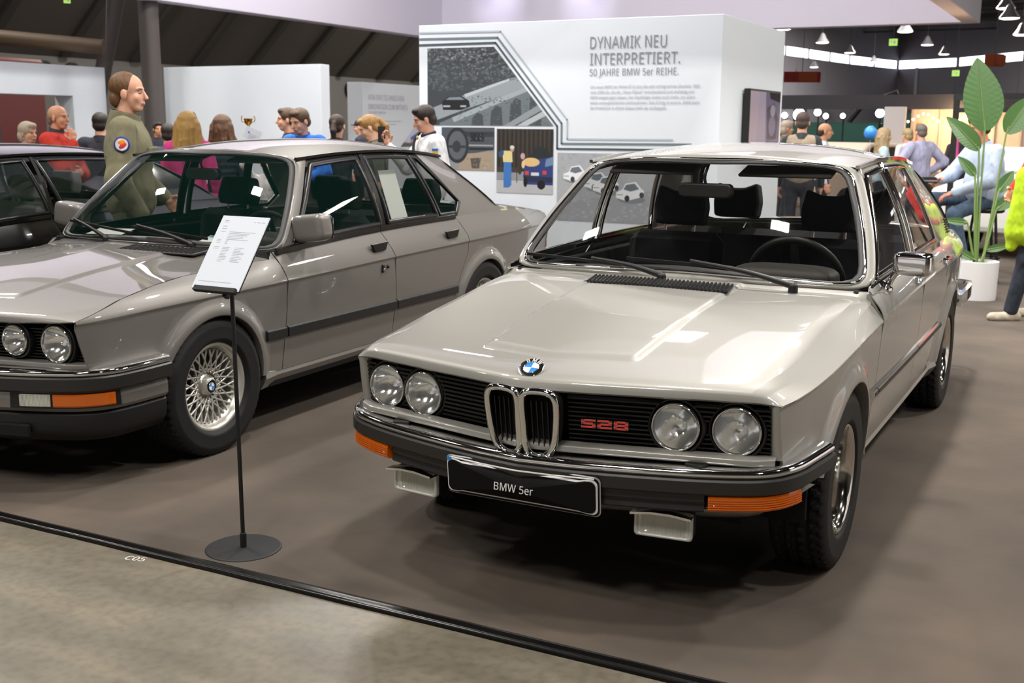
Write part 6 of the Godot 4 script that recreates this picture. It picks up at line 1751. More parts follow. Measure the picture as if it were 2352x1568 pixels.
	for e: Array in [Vector3(-4.21, 1.76, -18.4), Vector3(-4.05, 1.777, -18.9), Vector3(-3.65, 1.822, -18.7), Vector3(-3.58, 1.756, -19.1), Vector3(-3.22, 1.76, -18.94), Vector3(-2.59, 1.815, -19.28)].map(func(v): return [v]):
		var o := thing("floodlight", ["floodlight cut off by the display box, leftmost of the row", "brightest floodlight above the man in vest", "floodlight over the bald man, upper of two", "floodlight over the bald man, lower of two", "small floodlight on the green truck", "floodlight right of the green truck"][k], "lamp", e[0], 0, "floodlights before the truck")
		var r: float = [.06, .12, .07, .055, .05, .085][k]
		put("lamp_face", MB.new().ball(Vector3(0, 0, .03), Vector3(r, r, .03), 16, 10), M.flood_glow, o)
		put("housing", MB.new().box(Vector3(0, 0, -.03), Vector3(r * 2.1, r * 2.1, .08), Basis.IDENTITY, .01), M.rubber, o)
		put("stand", rod(Vector3(0, 0, -.05), Vector3(0, -e[0].y, -.05), .015, 6), M.rubber, o)
		k += 1
# ---------------------------------------------------------------- people: smooth bodies meshed from distance fields
# prims: [0, a, b, ra, rb] tapered capsule; [1, centre, radii, basis] ellipsoid; a sixth entry true cuts away
func blob(prims: Array, cell: float, k: float) -> MB:
	var lo := Vector3.ONE * 1e6; var hi := -lo
	for p: Array in prims:
		if p.size() > 5: continue
		if p[0] == 0:
			var r := maxf(p[3], p[4]) * Vector3.ONE
			lo = lo.min((p[1] as Vector3).min(p[2]) - r); hi = hi.max((p[1] as Vector3).max(p[2]) + r)
		else:
			var b: Basis = p[3]
			var e := Vector3.ZERO
			for i in 3: e += (b[i] * p[2][i]).abs()
			lo = lo.min(p[1] - e); hi = hi.max(p[1] + e)
	lo -= Vector3.ONE * cell * 2.5; hi += Vector3.ONE * cell * 2.5
	var nx := int((hi.x - lo.x) / cell) + 2; var ny := int((hi.y - lo.y) / cell) + 2; var nz := int((hi.z - lo.z) / cell) + 2
	var f := PackedFloat32Array()
	f.resize(nx * ny * nz)
	f.fill(1.0)
	for p: Array in prims:
		var cut := p.size() > 5
		var plo: Vector3; var phi: Vector3
		var inv := Basis.IDENTITY
		if p[0] == 0:
			var r := maxf(p[3], p[4]) * Vector3.ONE
			plo = (p[1] as Vector3).min(p[2]) - r; phi = (p[1] as Vector3).max(p[2]) + r
		else:
			var b: Basis = p[3]
			inv = b.transposed()
			var e := Vector3.ZERO
			for i in 3: e += (b[i] * p[2][i]).abs()
			plo = p[1] - e; phi = p[1] + e
		var mg := k + cell * 2.0
		var i0 := maxi(0, int((plo.x - mg - lo.x) / cell)); var i1 := mini(nx - 1, int((phi.x + mg - lo.x) / cell) + 1)
		var j0 := maxi(0, int((plo.y - mg - lo.y) / cell)); var j1 := mini(ny - 1, int((phi.y + mg - lo.y) / cell) + 1)
		var k0 := maxi(0, int((plo.z - mg - lo.z) / cell)); var k1 := mini(nz - 1, int((phi.z + mg - lo.z) / cell) + 1)
		var a: Vector3 = p[1]
		var cap: bool = p[0] == 0
		var bb: Vector3 = p[2]
		var ba := bb - a
		var bl := maxf(ba.length_squared(), 1e-9)
		var ra: float = p[3] if cap else 0.0
		var rb: float = p[4] if cap else 0.0
		for z in range(k0, k1 + 1):
			for y in range(j0, j1 + 1):
				var at := (z * ny + y) * nx
				for x in range(i0, i1 + 1):
					var q := lo + Vector3(x, y, z) * cell - a
					var d: float
					if cap:
						var t := clampf(q.dot(ba) / bl, 0.0, 1.0)
						d = (q - ba * t).length() - lerpf(ra, rb, t)
					else:
						q = inv * q
						var q1 := q / bb
						var l1 := q1.length()
						var l2 := (q1 / bb).length()
						d = l1 * (l1 - 1.0) / l2 if l2 > 1e-6 else -.05
					var o := f[at + x]
					if cut: f[at + x] = maxf(o, -d)
					else:
						var h := maxf(k - absf(o - d), 0.0) / k
						f[at + x] = minf(o, d) - h * h * k * .25
	var mb := MB.new()
	var id := PackedInt32Array()
	id.resize(nx * ny * nz)
	id.fill(-1)
	var off := PackedInt32Array([0, 1, nx, nx + 1, nx * ny, nx * ny + 1, nx * ny + nx, nx * ny + nx + 1])
	var ed := [[0, 1], [2, 3], [4, 5], [6, 7], [0, 2], [1, 3], [4, 6], [5, 7], [0, 4], [1, 5], [2, 6], [3, 7]]
	var cq := []
	for i in 8: cq.append(Vector3(i & 1, (i >> 1) & 1, (i >> 2) & 1))
	for z in nz - 1:
		for y in ny - 1:
			for x in nx - 1:
				var at := (z * ny + y) * nx + x
				var a := f[at]
				if a > cell * 1.8 or a < -cell * 1.8: continue
				var n := 0
				var v := PackedFloat32Array()
				v.resize(8)
				for i in 8:
					v[i] = f[at + off[i]]
					if v[i] < 0.0: n += 1
				if n == 0 or n == 8: continue
				var s := Vector3.ZERO
				var c := 0
				for e: Array in ed:
					var p := v[e[0]]; var q := v[e[1]]
					if (p < 0.0) != (q < 0.0):
						s += (cq[e[0]] as Vector3).lerp(cq[e[1]], p / (p - q)); c += 1
				id[at] = mb.v.size()
				mb.v.append(lo + (Vector3(x, y, z) + s / c) * cell)
				mb.n.append(Vector3(v[1] + v[3] + v[5] + v[7] - v[0] - v[2] - v[4] - v[6], v[2] + v[3] + v[6] + v[7] - v[0] - v[1] - v[4] - v[5], v[4] + v[5] + v[6] + v[7] - v[0] - v[1] - v[2] - v[3]).normalized())
				mb.t.append(Vector2.ZERO)
	var st := [1, nx, nx * ny]
	for z in range(1, nz - 1):
		for y in range(1, ny - 1):
			for x in range(1, nx - 1):
				var at := (z * ny + y) * nx + x
				if id[at] < 0: continue
				for ax in 3:
					var u: int = st[(ax + 1) % 3]; var w: int = st[(ax + 2) % 3]
					var p := f[at]; var q := f[at + st[ax]]
					if (p < 0.0) == (q < 0.0): continue
					var a := id[at]; var b := id[at - u]; var c := id[at - u - w]; var d := id[at - w]
					if a < 0 or b < 0 or c < 0 or d < 0: continue
					if p < 0.0: mb.x.append_array(PackedInt32Array([a, c, b, a, d, c]))
					else: mb.x.append_array(PackedInt32Array([a, b, c, a, c, d]))
	return mb
func el(c: Vector3, r: Vector3, b := Basis.IDENTITY) -> Array: return [1, c, r, b, 0.0]
func cutel(c: Vector3, r: Vector3, b := Basis.IDENTITY) -> Array: return [1, c, r, b, 0.0, true]
func cp(a: Vector3, b: Vector3, ra: float, rb: float) -> Array: return [0, a, b, ra, rb]
var cloth := {}
func fabric(c: int) -> StandardMaterial3D:
	if not cloth.has(c):
		cloth[c] = mat("fabric_%06x" % c, C(c), .9, 0.0, {"rim_enabled": true, "rim": .25, "rim_tint": .6, "heightmap_enabled": true, "heightmap_texture": M.cloth_tex, "heightmap_scale": 2.6, "uv1_triplanar": true, "uv1_scale": Vector3(1.5, .7, 1.5)})
	return cloth[c]
func skinm(c: int) -> StandardMaterial3D:
	if not cloth.has(-c):
		cloth[-c] = mat("skin_%06x" % c, C(c), .55, 0.0, {"subsurf_scatter_enabled": true, "subsurf_scatter_strength": .12})
	return cloth[-c]
func hairm(c: int) -> StandardMaterial3D:
	if not cloth.has(c + 1):
		cloth[c + 1] = mat("hair_%06x" % c, C(c), .55, 0.0, {"heightmap_enabled": true, "heightmap_texture": M.hair_tex, "heightmap_scale": .7, "uv1_triplanar": true, "uv1_scale": Vector3(7, .9, 7)})
	return cloth[c + 1]
# a hand at wrist w, pointing along dir, palm facing pn; curl in radians per knuckle; thumb on side ts
func hand(w: Vector3, dir: Vector3, pn: Vector3, ts: float, curl: float, sc := 1.0) -> MB:
	dir = dir.normalized()
	var side := dir.cross(pn).normalized() * ts
	pn = (pn - dir * pn.dot(dir)).normalized()
	var P := []
	P.append(cp(w - dir * .02, w + dir * .03, .026 * sc, .027 * sc))
	P.append(el(w + dir * .058 * sc, Vector3(.040, .045, .016) * sc, Basis(side, dir, side.cross(dir))))
	var base := [[.028, .085, .070], [.010, .092, .080], [-.010, .088, .074], [-.027, .078, .058]]
	for i in 4:
		var b: Array = base[i]
		var p: Vector3 = w + side * b[0] * sc + dir * b[1] * sc
		var d := dir
		for j in 3:
			d = (d * cos(curl * (1.0 if j else .7)) + (pn - d * pn.dot(d)).normalized() * sin(curl * (1.0 if j else .7))).normalized()
			var q: Vector3 = p + d * b[2] * [.42, .32, .26][j] * sc
			P.append(cp(p, q, (.0095 - .0008 * j) * sc, (.0088 - .0008 * j) * sc))
			p = q
	var tb0 := w + side * .030 * sc + dir * .022 * sc
	var t1 := tb0 + (side * .7 + dir * .6 + pn * .35).normalized() * .042 * sc
	var t2 := t1 + (side * .2 + dir * .8 + pn * (.3 + curl * .6)).normalized() * .032 * sc
	P.append(cp(tb0, t1, .014 * sc, .0115 * sc)); P.append(cp(t1, t2, .011 * sc, .009 * sc))
	return blob(P, .006, .008)
func person(o: Dictionary) -> Node3D:
	var H: float = o.get("h", 1.75)
	var k := H / 1.75
	var t := thing("person", o.label, "person", Vector3(o.at.x, 0.0, o.at.y), deg_to_rad(o.yaw), o.get("group", "visitors"))
	var pose: Dictionary = o.get("pose", {})
	var J := func(n: String, d: Vector3) -> Vector3: return pose.get(n, d) * k
	var hip: Vector3 = J.call("hip", Vector3(0, .93, 0))
	var chest: Vector3 = J.call("chest", Vector3(0, 1.28, 0))
	var neck: Vector3 = J.call("neck", Vector3(0, 1.475, -.015))
	var hc: Vector3 = J.call("head", Vector3(0, 1.632, .02))
	var ax := (neck - hip).normalized()
	var wd: float = o.get("girth", 1.0) * k
	var sx := Basis(Vector3.UP, o.get("twist", 0.0)).x
	var shl := chest + ax * .135 * k + sx * .175 * wd; var shr := chest + ax * .135 * k - sx * .175 * wd
	var eL: Vector3 = J.call("eL", Vector3(.255, 1.12, -.04)); var wL: Vector3 = J.call("wL", Vector3(.25, .88, .05))
	var eR: Vector3 = J.call("eR", Vector3(-.255, 1.12, -.04)); var wR: Vector3 = J.call("wR", Vector3(-.25, .88, .05))
	var kL: Vector3 = J.call("kL", Vector3(.10, .50, .02)); var aL: Vector3 = J.call("aL", Vector3(.105, .085, -.03))
	var kR: Vector3 = J.call("kR", Vector3(-.10, .50, .02)); var aR: Vector3 = J.call("aR", Vector3(-.105, .085, -.03))
	var hL := hip + sx * .085 * k; var hR := hip - sx * .085 * k
	var tb_ := Basis(sx, ax, sx.cross(ax))
	# skin: one body with head, neck, trunk, limbs and hands
	var hb := Basis(Vector3.UP, deg_to_rad(o.get("hyaw", 0.0))) * Basis(Vector3.RIGHT, deg_to_rad(o.get("hpitch", 0.0)))
	var hp := func(v: Vector3) -> Vector3: return hc + hb * (v * k)
	var E := func(c: Vector3, r: Vector3) -> Array: return el(hp.call(c), r * k, hb)
	var X := func(c: Vector3, r: Vector3) -> Array: return cutel(hp.call(c), r * k, hb)
	var fine: float = o.get("fine", .009)
	var head := [E.call(Vector3(0, .035, -.012), Vector3(.075, .082, .094)), E.call(Vector3(0, -.035, .022), Vector3(.060, .080, .066)), cp(hp.call(Vector3(-.02, -.088, .05)), hp.call(Vector3(.02, -.088, .05)), .022 * k, .022 * k),
		cp(hp.call(Vector3(0, .008, .086)), hp.call(Vector3(0, -.030, .104)), .008 * k, .013 * k), E.call(Vector3(0, .022, .072), Vector3(.052, .012, .014)), E.call(Vector3(.036, -.03, .058), Vector3(.022, .026, .02)), E.call(Vector3(-.036, -.03, .058), Vector3(.022, .026, .02)),
		E.call(Vector3(.077, -.012, -.008), Vector3(.011, .031, .019)), E.call(Vector3(-.077, -.012, -.008), Vector3(.011, .031, .019)), cp(hp.call(Vector3(0, -.04, -.02)), neck - ax * .03 * k, .052 * k, .060 * k), E.call(Vector3(0, -.064, .080), Vector3(.022, .007, .009)), E.call(Vector3(0, -.058, .082), Vector3(.016, .004, .008))]
	var body := blob(head, fine * k, .012)
	var lim := [cp(neck, chest, .062 * k, .10 * k), el(chest, Vector3(.15 * wd, .18 * k, .095 * wd), tb_), el(hip.lerp(chest, .3), Vector3(.135 * wd, .2 * k, .095 * wd), tb_), cp(shl, eL, .043 * k, .038 * k), cp(eL, wL, .037 * k, .026 * k), cp(shr, eR, .043 * k, .038 * k), cp(eR, wR, .037 * k, .026 * k),
		cp(hL, kL, .072 * k, .05 * k), cp(kL, aL, .05 * k, .036 * k), cp(hR, kR, .072 * k, .05 * k), cp(kR, aR, .05 * k, .036 * k)]
	body.add(blob(lim, .022, .03))
	var curl: float = o.get("curl", .35)
	body.add(hand(wL, o.get("dL", wL - eL), o.get("nL", Vector3(-1, 0, 0)), o.get("tL", -1.0), o.get("curlL", curl), k))
	body.add(hand(wR, o.get("dR", wR - eR), o.get("nR", Vector3(1, 0, 0)), o.get("tR", 1.0), o.get("curlR", curl), k))
	put("body", body, skinm(o.get("skin", 0xd8a488)), t)
	# face details
	for s: float in [1.0, -1.0]:
		put("eye", MB.new().ball(hp.call(Vector3(s * .030, .002, .0755)), Vector3(.0105, .0062, .0075) * k, 12, 8, hb), M.eye_white, t)
		put("iris", MB.new().ball(hp.call(Vector3(s * .030, .001, .0825)), Vector3(.0055, .006, .003) * k, 10, 6, hb), M.eye_dark, t)
		put("eyebrow", MB.new().box(hp.call(Vector3(s * .032, .024, .081)), Vector3(.036, .007, .012) * k, hb * Basis(Vector3.UP, s * .35), .003), hairm(o.get("hairc", 0x3a2a20)), t)
	put("lips", MB.new().ball(hp.call(Vector3(0, -.062, .0845)), Vector3(.023, .007, .007) * k, 12, 8, hb), M.lips, t)
	# hair
	var hs: String = o.get("hair", "short")
	var hr := []
	match hs:
		"short": hr = [E.call(Vector3(0, .042, -.018), Vector3(.084, .088, .099)), E.call(Vector3(0, -.02, -.06), Vector3(.072, .06, .055)), E.call(Vector3(0, .09, .045), Vector3(.058, .032, .045)), X.call(Vector3(0, -.045, .095), Vector3(.085, .108, .082)), X.call(Vector3(.09, -.03, .0), Vector3(.022, .042, .03)), X.call(Vector3(-.09, -.03, .0), Vector3(.022, .042, .03))]
		"receding": hr = [E.call(Vector3(0, .04, -.028), Vector3(.083, .088, .094)), E.call(Vector3(0, -.03, -.07), Vector3(.068, .055, .05)), E.call(Vector3(.035, -.05, -.075), Vector3(.03, .035, .03)), E.call(Vector3(0, -.065, -.08), Vector3(.03, .025, .028)), E.call(Vector3(-.035, -.05, -.075), Vector3(.03, .035, .03)), X.call(Vector3(0, .0, .11), Vector3(.11, .13, .098)), X.call(Vector3(.09, -.03, .012), Vector3(.022, .045, .034)), X.call(Vector3(-.09, -.03, .012), Vector3(.022, .045, .034))]
		"bald": hr = [E.call(Vector3(0, .0, -.02), Vector3(.080, .05, .092)), E.call(Vector3(0, -.03, -.06), Vector3(.066, .05, .05)), X.call(Vector3(0, .10, .0), Vector3(.09, .075, .11)), X.call(Vector3(0, -.02, .11), Vector3(.12, .12, .115)), X.call(Vector3(.09, -.03, .0), Vector3(.02, .045, .034)), X.call(Vector3(-.09, -.03, .0), Vector3(.02, .045, .034))]
		"bob": hr = [E.call(Vector3(0, .045, -.015), Vector3(.09, .092, .102)), E.call(Vector3(0, -.03, -.05), Vector3(.09, .085, .07)), E.call(Vector3(0, .085, .06), Vector3(.06, .036, .04)), X.call(Vector3(0, -.06, .085), Vector3(.075, .10, .075))]
		"long": hr = [E.call(Vector3(0, .045, -.015), Vector3(.096, .092, .105)), cp(hp.call(Vector3(.065, .0, -.04)), hp.call(Vector3(.11, -.24, -.055)), .06 * k, .045 * k), cp(hp.call(Vector3(-.065, .0, -.04)), hp.call(Vector3(-.115, -.25, -.05)), .06 * k, .045 * k), cp(hp.call(Vector3(0, -.02, -.07)), hp.call(Vector3(.01, -.27, -.09)), .07 * k, .055 * k), E.call(Vector3(.03, -.30, -.09), Vector3(.045, .05, .03)), E.call(Vector3(-.05, -.29, -.08), Vector3(.04, .05, .03)), X.call(Vector3(0, -.07, .085), Vector3(.07, .125, .075))]
		"pony": hr = [E.call(Vector3(0, .042, -.018), Vector3(.083, .087, .099)), E.call(Vector3(0, -.02, -.06), Vector3(.07, .055, .05)), E.call(Vector3(0, .088, .05), Vector3(.055, .03, .045)), cp(hp.call(Vector3(0, .03, -.125)), hp.call(Vector3(0, -.05, -.155)), .026 * k, .034 * k), cp(hp.call(Vector3(0, -.05, -.155)), hp.call(Vector3(0, -.20, -.13)), .034 * k, .016 * k), X.call(Vector3(0, -.045, .095), Vector3(.085, .108, .082))]
		"cap": hr = [E.call(Vector3(0, -.02, -.05), Vector3(.078, .06, .065)), X.call(Vector3(0, -.045, .095), Vector3(.085, .108, .082))]
	if hs == "long":
		var rg := RandomNumberGenerator.new()
		rg.seed = int(o.at.x * 100)
		for i in 16:
			var an := lerpf(-2.6, 2.6, i / 15.0)
			var a0 := Vector3(sin(an) * .07, .06, -.02 - cos(an) * .075)
			var pp := a0
			for j in 4:
				var q := Vector3(sin(an) * (.098 + .022 * j) + rg.randf_range(-.018, .018), .06 - .10 * (j + 1) + rg.randf_range(-.02, .02), -.03 - cos(an) * (.085 + .006 * j) + rg.randf_range(-.012, .012))
				if absf(an) > 1.9: q.x *= 1.05
				hr.insert(0, cp(hp.call(pp), hp.call(q), (.024 - .003 * j) * k, (.021 - .003 * j) * k))
				pp = q
	if hr: put("hair", blob(hr, fine * k, .012), hairm(o.get("hairc", 0x3a2a20)), t)
	if hs == "cap":
		put("cap", blob([E.call(Vector3(0, .055, -.012), Vector3(.088, .075, .103)), E.call(Vector3(0, .035, .10), Vector3(.07, .008, .06)), X.call(Vector3(0, -.06, 0), Vector3(.2, .085, .2))], fine * k, .008), fabric(o.get("capc", 0x1a1a20)), t)
	# clothes
	var tc: int = o.top
	var loose: float = o.get("loose", 0.0)
	var sl: float = o.get("sleeve", 1.0)
	var le := eL.lerp(wL, sl * .93) if sl > .5 else eL
	var re := eR.lerp(wR, sl * .93) if sl > .5 else eR
	var top := [el(chest, Vector3(.178 * wd + loose, .215 * k, .118 * wd + loose), tb_), el(hip.lerp(chest, .42), Vector3(.160 * wd + loose, .22 * k, (.115 + o.get("belly", 0.0)) * wd + loose), tb_), el(hip + ax * .05 * k, Vector3(.172 * wd + loose, .13 * k, .122 * wd + loose), tb_), cp(shl - sx * .03, shr + sx * .03, .066 * k, .066 * k), cp(neck - ax * .10 * k, neck - ax * .02 * k, .095 * k, .066 * k),
		cp(shl, eL, .060 * k + loose, .050 * k + loose), cp(shr, eR, .060 * k + loose, .050 * k + loose)]
	if sl > .5: top.append_array([cp(eL, le, .050 * k + loose, .038 * k + loose * .6), cp(eR, re, .050 * k + loose, .038 * k + loose * .6)])
	if o.has("puff"):
		for i in 7:
			var c := hip.lerp(chest, -.1 + i * .2)
			top.append(el(c, Vector3(.185 * wd, .042, .135 * wd), tb_))
	put(o.get("topn", "shirt"), blob(top, .018, .035 if not o.has("puff") else .012), fabric(tc), t)
	if o.get("collar", true):
		var nb := Basis(sx, (hc - neck).normalized(), sx.cross((hc - neck).normalized()))
		put("collar", MB.new().lathe([Vector2(.082, -.05), Vector2(.078, -.02), Vector2(.073, .022), Vector2(.067, .026), Vector2(.066, .0)], 24, Transform3D(nb.scaled_local(Vector3(k * o.get("collar_r", 1.0), k * o.get("collar_h", 1.0), k * o.get("collar_r", 1.0))), neck)), fabric(o.get("collarc", tc)), t)
	var lg := [el(hip + Vector3(0, -.02, 0), Vector3(.165 * wd, .12 * k, .112 * wd)), cp(hL, kL, .088 * k, .066 * k), cp(kL, aL, .066 * k, .056 * k), cp(hR, kR, .088 * k, .066 * k), cp(kR, aR, .066 * k, .056 * k)]
	put("trousers", blob(lg, .02, .035), fabric(o.get("legs", 0x23262e)), t)
	for e: Array in [[aL, o.get("fL", Vector3(0, 0, 1))], [aR, o.get("fR", Vector3(0, 0, 1))]]:
		var a: Vector3 = e[0]
		var fd: Vector3 = (e[1] as Vector3).normalized()
		var g := a - Vector3(0, .048 * k, 0)
		put("shoe", blob([cp(g - fd * .05 * k, g + fd * .15 * k, .040 * k, .034 * k), cp(a, g, .045 * k, .042 * k), el(g + fd * .10 * k - Vector3(0, .008, 0), Vector3(.042, .03, .09) * k, aim(Vector3.ZERO, fd).basis)], .011, .02), fabric(o.get("shoes", 0x1c1a18)), t)
	return t
func people() -> void:
	var t: Node3D
	# man in the olive jacket between the cars
	t = person({"label": "balding man in olive field jacket with round arm patch, in profile", "at": V(-4.0, -1.46), "yaw": 128, "h": 1.81, "hyaw": -12, "hair": "receding", "hairc": 0x6a4a2c, "skin": 0xdba58c, "top": 0x77735a, "topn": "jacket", "legs": 0x6d6a54, "loose": .022, "collar_h": 1.7, "collar_r": 1.25, "girth": 1.04, "fine": .006, "curl": .5, "pose": {"eR": Vector3(-.29, 1.12, -.03), "wR": Vector3(-.26, .90, .10), "eL": Vector3(.28, 1.14, 0), "wL": Vector3(.22, .98, .18)}})
	var patch := node("arm_patch", t, aim(Vector3(-.318, 1.375, .005), Vector3(-1, .12, -.05)))
	var zx := xfm(Vector3.ZERO, Vector3.RIGHT, Vector3(0, 0, 1), Vector3(0, -1, 0))
	put("ring", MB.new().lathe([Vector2(.048, -.012), Vector2(.048, .001), Vector2(.038, .002)], 28, zx), fabric(0x2c3d8c), patch)
	put("field", MB.new().lathe([Vector2(.038, .0015), Vector2(0, .0015)], 24, zx), fabric(0xe8e4dc), patch)
	put("motif", MB.new().ball(Vector3(.0, .012, .002), Vector3(.022, .014, .002), 16, 6), fabric(0xe8862a), patch)
	put("motif", MB.new().ball(Vector3(.006, -.008, .0022), Vector3(.026, .013, .002), 16, 6, Basis(Vector3(0, 0, 1), .6)), fabric(0xd8363c), patch)
	put("pocket_flap", MB.new().box(Vector3(-.09, 1.33, .158), Vector3(.13, .05, .014), Basis(Vector3.UP, -.35), .005), fabric(0x6d6950), t)
	put("shoulder_strap", MB.new().box(Vector3(-.15, 1.487, -.02), Vector3(.11, .012, .045), Basis(Vector3(0, 0, 1), .28), .004), fabric(0x6d6950), t)
	# group at the left
	person({"label": "bald man in red jacket with dark hood, hand at chin", "at": V(-7.24, -3.72), "yaw": 108, "h": 1.66, "hair": "bald", "hairc": 0x8a7060, "skin": 0xd09878, "top": 0xc8382c, "topn": "jacket", "loose": .02, "collarc": 0x3c4046, "collar_h": 2.0, "legs": 0x2a2c34, "pose": {"eR": Vector3(-.24, 1.14, .18), "wR": Vector3(-.06, 1.40, .20), "eL": Vector3(.2, 1.08, .12), "wL": Vector3(-.06, 1.10, .26)}, "dR": Vector3(.1, 1, -.1), "nR": Vector3(.6, 0, -1), "curl": .6})
	person({"label": "older woman with short pale blond hair in light blue top", "at": V(-7.73, -3.78), "yaw": 95, "h": 1.50, "hair": "bob", "hairc": 0xb9ac98, "skin": 0xcf9f80, "top": 0x9fb0cc, "legs": 0x3a3c48})
	person({"label": "dark-haired person in dark navy jacket seen from behind", "at": V(-7.44, -4.42), "yaw": 215, "h": 1.60, "hair": "short", "hairc": 0x1c1613, "top": 0x22242e, "topn": "jacket", "loose": .02, "legs": 0x1c1c22})
	person({"label": "person in slate grey jumper behind the blonde woman", "at": V(-6.90, -4.79), "yaw": 220, "h": 1.50, "hair": "short", "hairc": 0x2a2320, "top": 0x3c4654, "topn": "jumper", "loose": .015})
	t = person({"label": "woman with long blond hair and pink top, seen from behind", "at": V(-5.80, -3.90), "yaw": 212, "h": 1.60, "hair": "long", "hairc": 0xb08a4c, "top": 0xd8408c, "legs": 0x2c3446, "fine": .008})
	put("sunglasses", MB.new().tube(cr([Vector3(-.086, 1.50, .02), Vector3(-.06, 1.588, .045), Vector3(0, 1.606, .05), Vector3(.06, 1.588, .045), Vector3(.086, 1.50, .02)], 5), .006, 8), M.chrome_dark, t)
	person({"label": "woman with wavy brown hair in dark quilted jacket, seen from behind", "at": V(-5.98, -4.55), "yaw": 205, "h": 1.58, "hair": "long", "hairc": 0x5a3d26, "top": 0x252a38, "topn": "quilted_jacket", "puff": true, "loose": .01, "legs": 0x23242c, "fine": .008})
	# child with raised arm: trophy and card
	t = person({"label": "child in white shirt holding up a card and trophy", "at": V(-5.55, -4.66), "yaw": 40, "h": 1.22, "hair": "short", "hairc": 0x7a5c3c, "top": 0xe2e2de, "pose": {"eR": Vector3(-.30, 1.62, .08), "wR": Vector3(-.20, 1.90, .10)}, "dR": Vector3(.1, 1, .1), "nR": Vector3(0, .2, 1), "curlR": .9})
	var cd := thing("certificate", "white certificate card with blue emblem held up beside trophy", "card", Vector3(-5.554, 1.41, -4.475), .5)
	put("card", MB.new().box(Vector3.ZERO, Vector3(.15, .11, .004), Basis(Vector3(0, 0, 1), -.42)), M.sheet_white, cd)
	put("emblem", MB.new().box(Vector3(-.03, .02, .003), Vector3(.016, .016, .001)), M.badge_blue, cd)
	for i in 4: put("line", MB.new().box(Vector3(.008 - i * .008, -.004 - i * .014, .003), Vector3(.07, .004, .001), Basis(Vector3(0, 0, 1), -.42)), M.print_faint, cd)
	var tr := thing("trophy", "small gold cup trophy held up above the card", "trophy", Vector3(-5.636, 1.445, -4.52), .4)
	put("cup", MB.new().lathe([Vector2(.0, .0), Vector2(.03, .0), Vector2(.03, .01), Vector2(.010, .02), Vector2(.012, .045), Vector2(.034, .07), Vector2(.042, .11), Vector2(.038, .11), Vector2(.028, .075)], 24), M.gold, tr)
	for s: float in [-1.0, 1.0]: put("handle", MB.new().tube(cr([Vector3(s * .036, .075, 0), Vector3(s * .06, .085, 0), Vector3(s * .062, .125, 0), Vector3(s * .05, .13, 0)], 4), .004, 6), M.gold, tr)
	# middle
	person({"label": "man in bright blue jacket looking down beside white wall", "at": V(-5.14, -4.72), "yaw": 5, "h": 1.66, "hyaw": -14, "hpitch": 17, "hair": "short", "hairc": 0x5c4634, "skin": 0xd9a890, "top": 0x2468c8, "topn": "jacket", "loose": .015, "collar_h": 1.5, "fine": .007, "pose": {"neck": Vector3(0, 1.465, .03), "head": Vector3(0, 1.615, .085), "eR": Vector3(-.25, 1.12, .05), "wR": Vector3(-.08, 1.06, .25), "eL": Vector3(.25, 1.12, .05), "wL": Vector3(.08, 1.06, .25)}})
	person({"label": "man in charcoal t-shirt behind the man in blue jacket", "at": V(-5.78, -5.29), "yaw": -50, "h": 1.66, "hair": "short", "hairc": 0x54402e, "top": 0x3a3c3c, "sleeve": .3})
	person({"label": "woman with long dark ponytail and black top, seen from behind", "at": V(-5.23, -5.34), "yaw": 200, "h": 1.60, "hair": "pony", "hairc": 0x33231a, "top": 0x1e2026, "legs": 0x1c1e24})
	person({"label": "man with black cap far behind the blonde ponytail woman", "at": V(-8.5, -10.4), "yaw": -70, "h": 1.58, "hair": "cap", "hairc": 0x2a2018, "top": 0x2c3340, "group": "visitors further back"})
	person({"label": "woman with blond ponytail and grey t-shirt looking down", "at": V(-4.42, -4.83), "yaw": -55, "h": 1.60, "hpitch": 24, "hair": "pony", "hairc": 0x9a7440, "skin": 0xdcae92, "top": 0x56564f, "sleeve": .3, "fine": .008, "pose": {"neck": Vector3(0, 1.47, .02), "head": Vector3(0, 1.618, .07)}})
	t = person({"label": "man in white racing jacket with navy collar looking down at phone", "at": V(-3.80, -4.76), "yaw": -38, "h": 1.68, "hyaw": -12, "hpitch": 18, "hair": "short", "hairc": 0x2a1f1a, "skin": 0xd09c84, "top": 0xe4e6ea, "topn": "racing_jacket", "loose": .018, "collarc": 0x20284a, "collar_h": 1.4, "fine": .007, "pose": {"neck": Vector3(0, 1.47, .015), "head": Vector3(0, 1.622, .06), "eR": Vector3(-.30, 1.18, .12), "wR": Vector3(-.22, 1.38, .34)}, "dR": Vector3(.05, .9, .35), "nR": Vector3(.9, 0, -.3), "curlR": .55})
	put("flag_patch", MB.new().box(Vector3(.255, 1.30, .055), Vector3(.012, .022, .05), Basis(Vector3.UP, .1)), fabric(0x2a70c8), t)
	put("flag_patch", MB.new().box(Vector3(.256, 1.278, .055), Vector3(.012, .022, .05), Basis(Vector3.UP, .1)), fabric(0xe8b83c), t)
	put("strap", MB.new().tube(cr([Vector3(-.10, 1.46, .05), Vector3(-.02, 1.35, .15), Vector3(.08, 1.15, .165), Vector3(.16, 1.0, .12)], 5), .014, 6), fabric(0x1c1e28), t)
	for e: Array in [Vector3(-.07, 1.36, .135), Vector3(.04, 1.40, .135), Vector3(-.10, 1.28, .15)].map(func(v): return [v]): put("badge", MB.new().ball(e[0], Vector3(.028, .018, .008), 12, 6), fabric(0xb8a468), t)
	put("side_stripe", MB.new().tube([Vector3(.245, 1.12, -.01), Vector3(.235, .98, .03)], .04, 8), fabric(0x20284a), t)
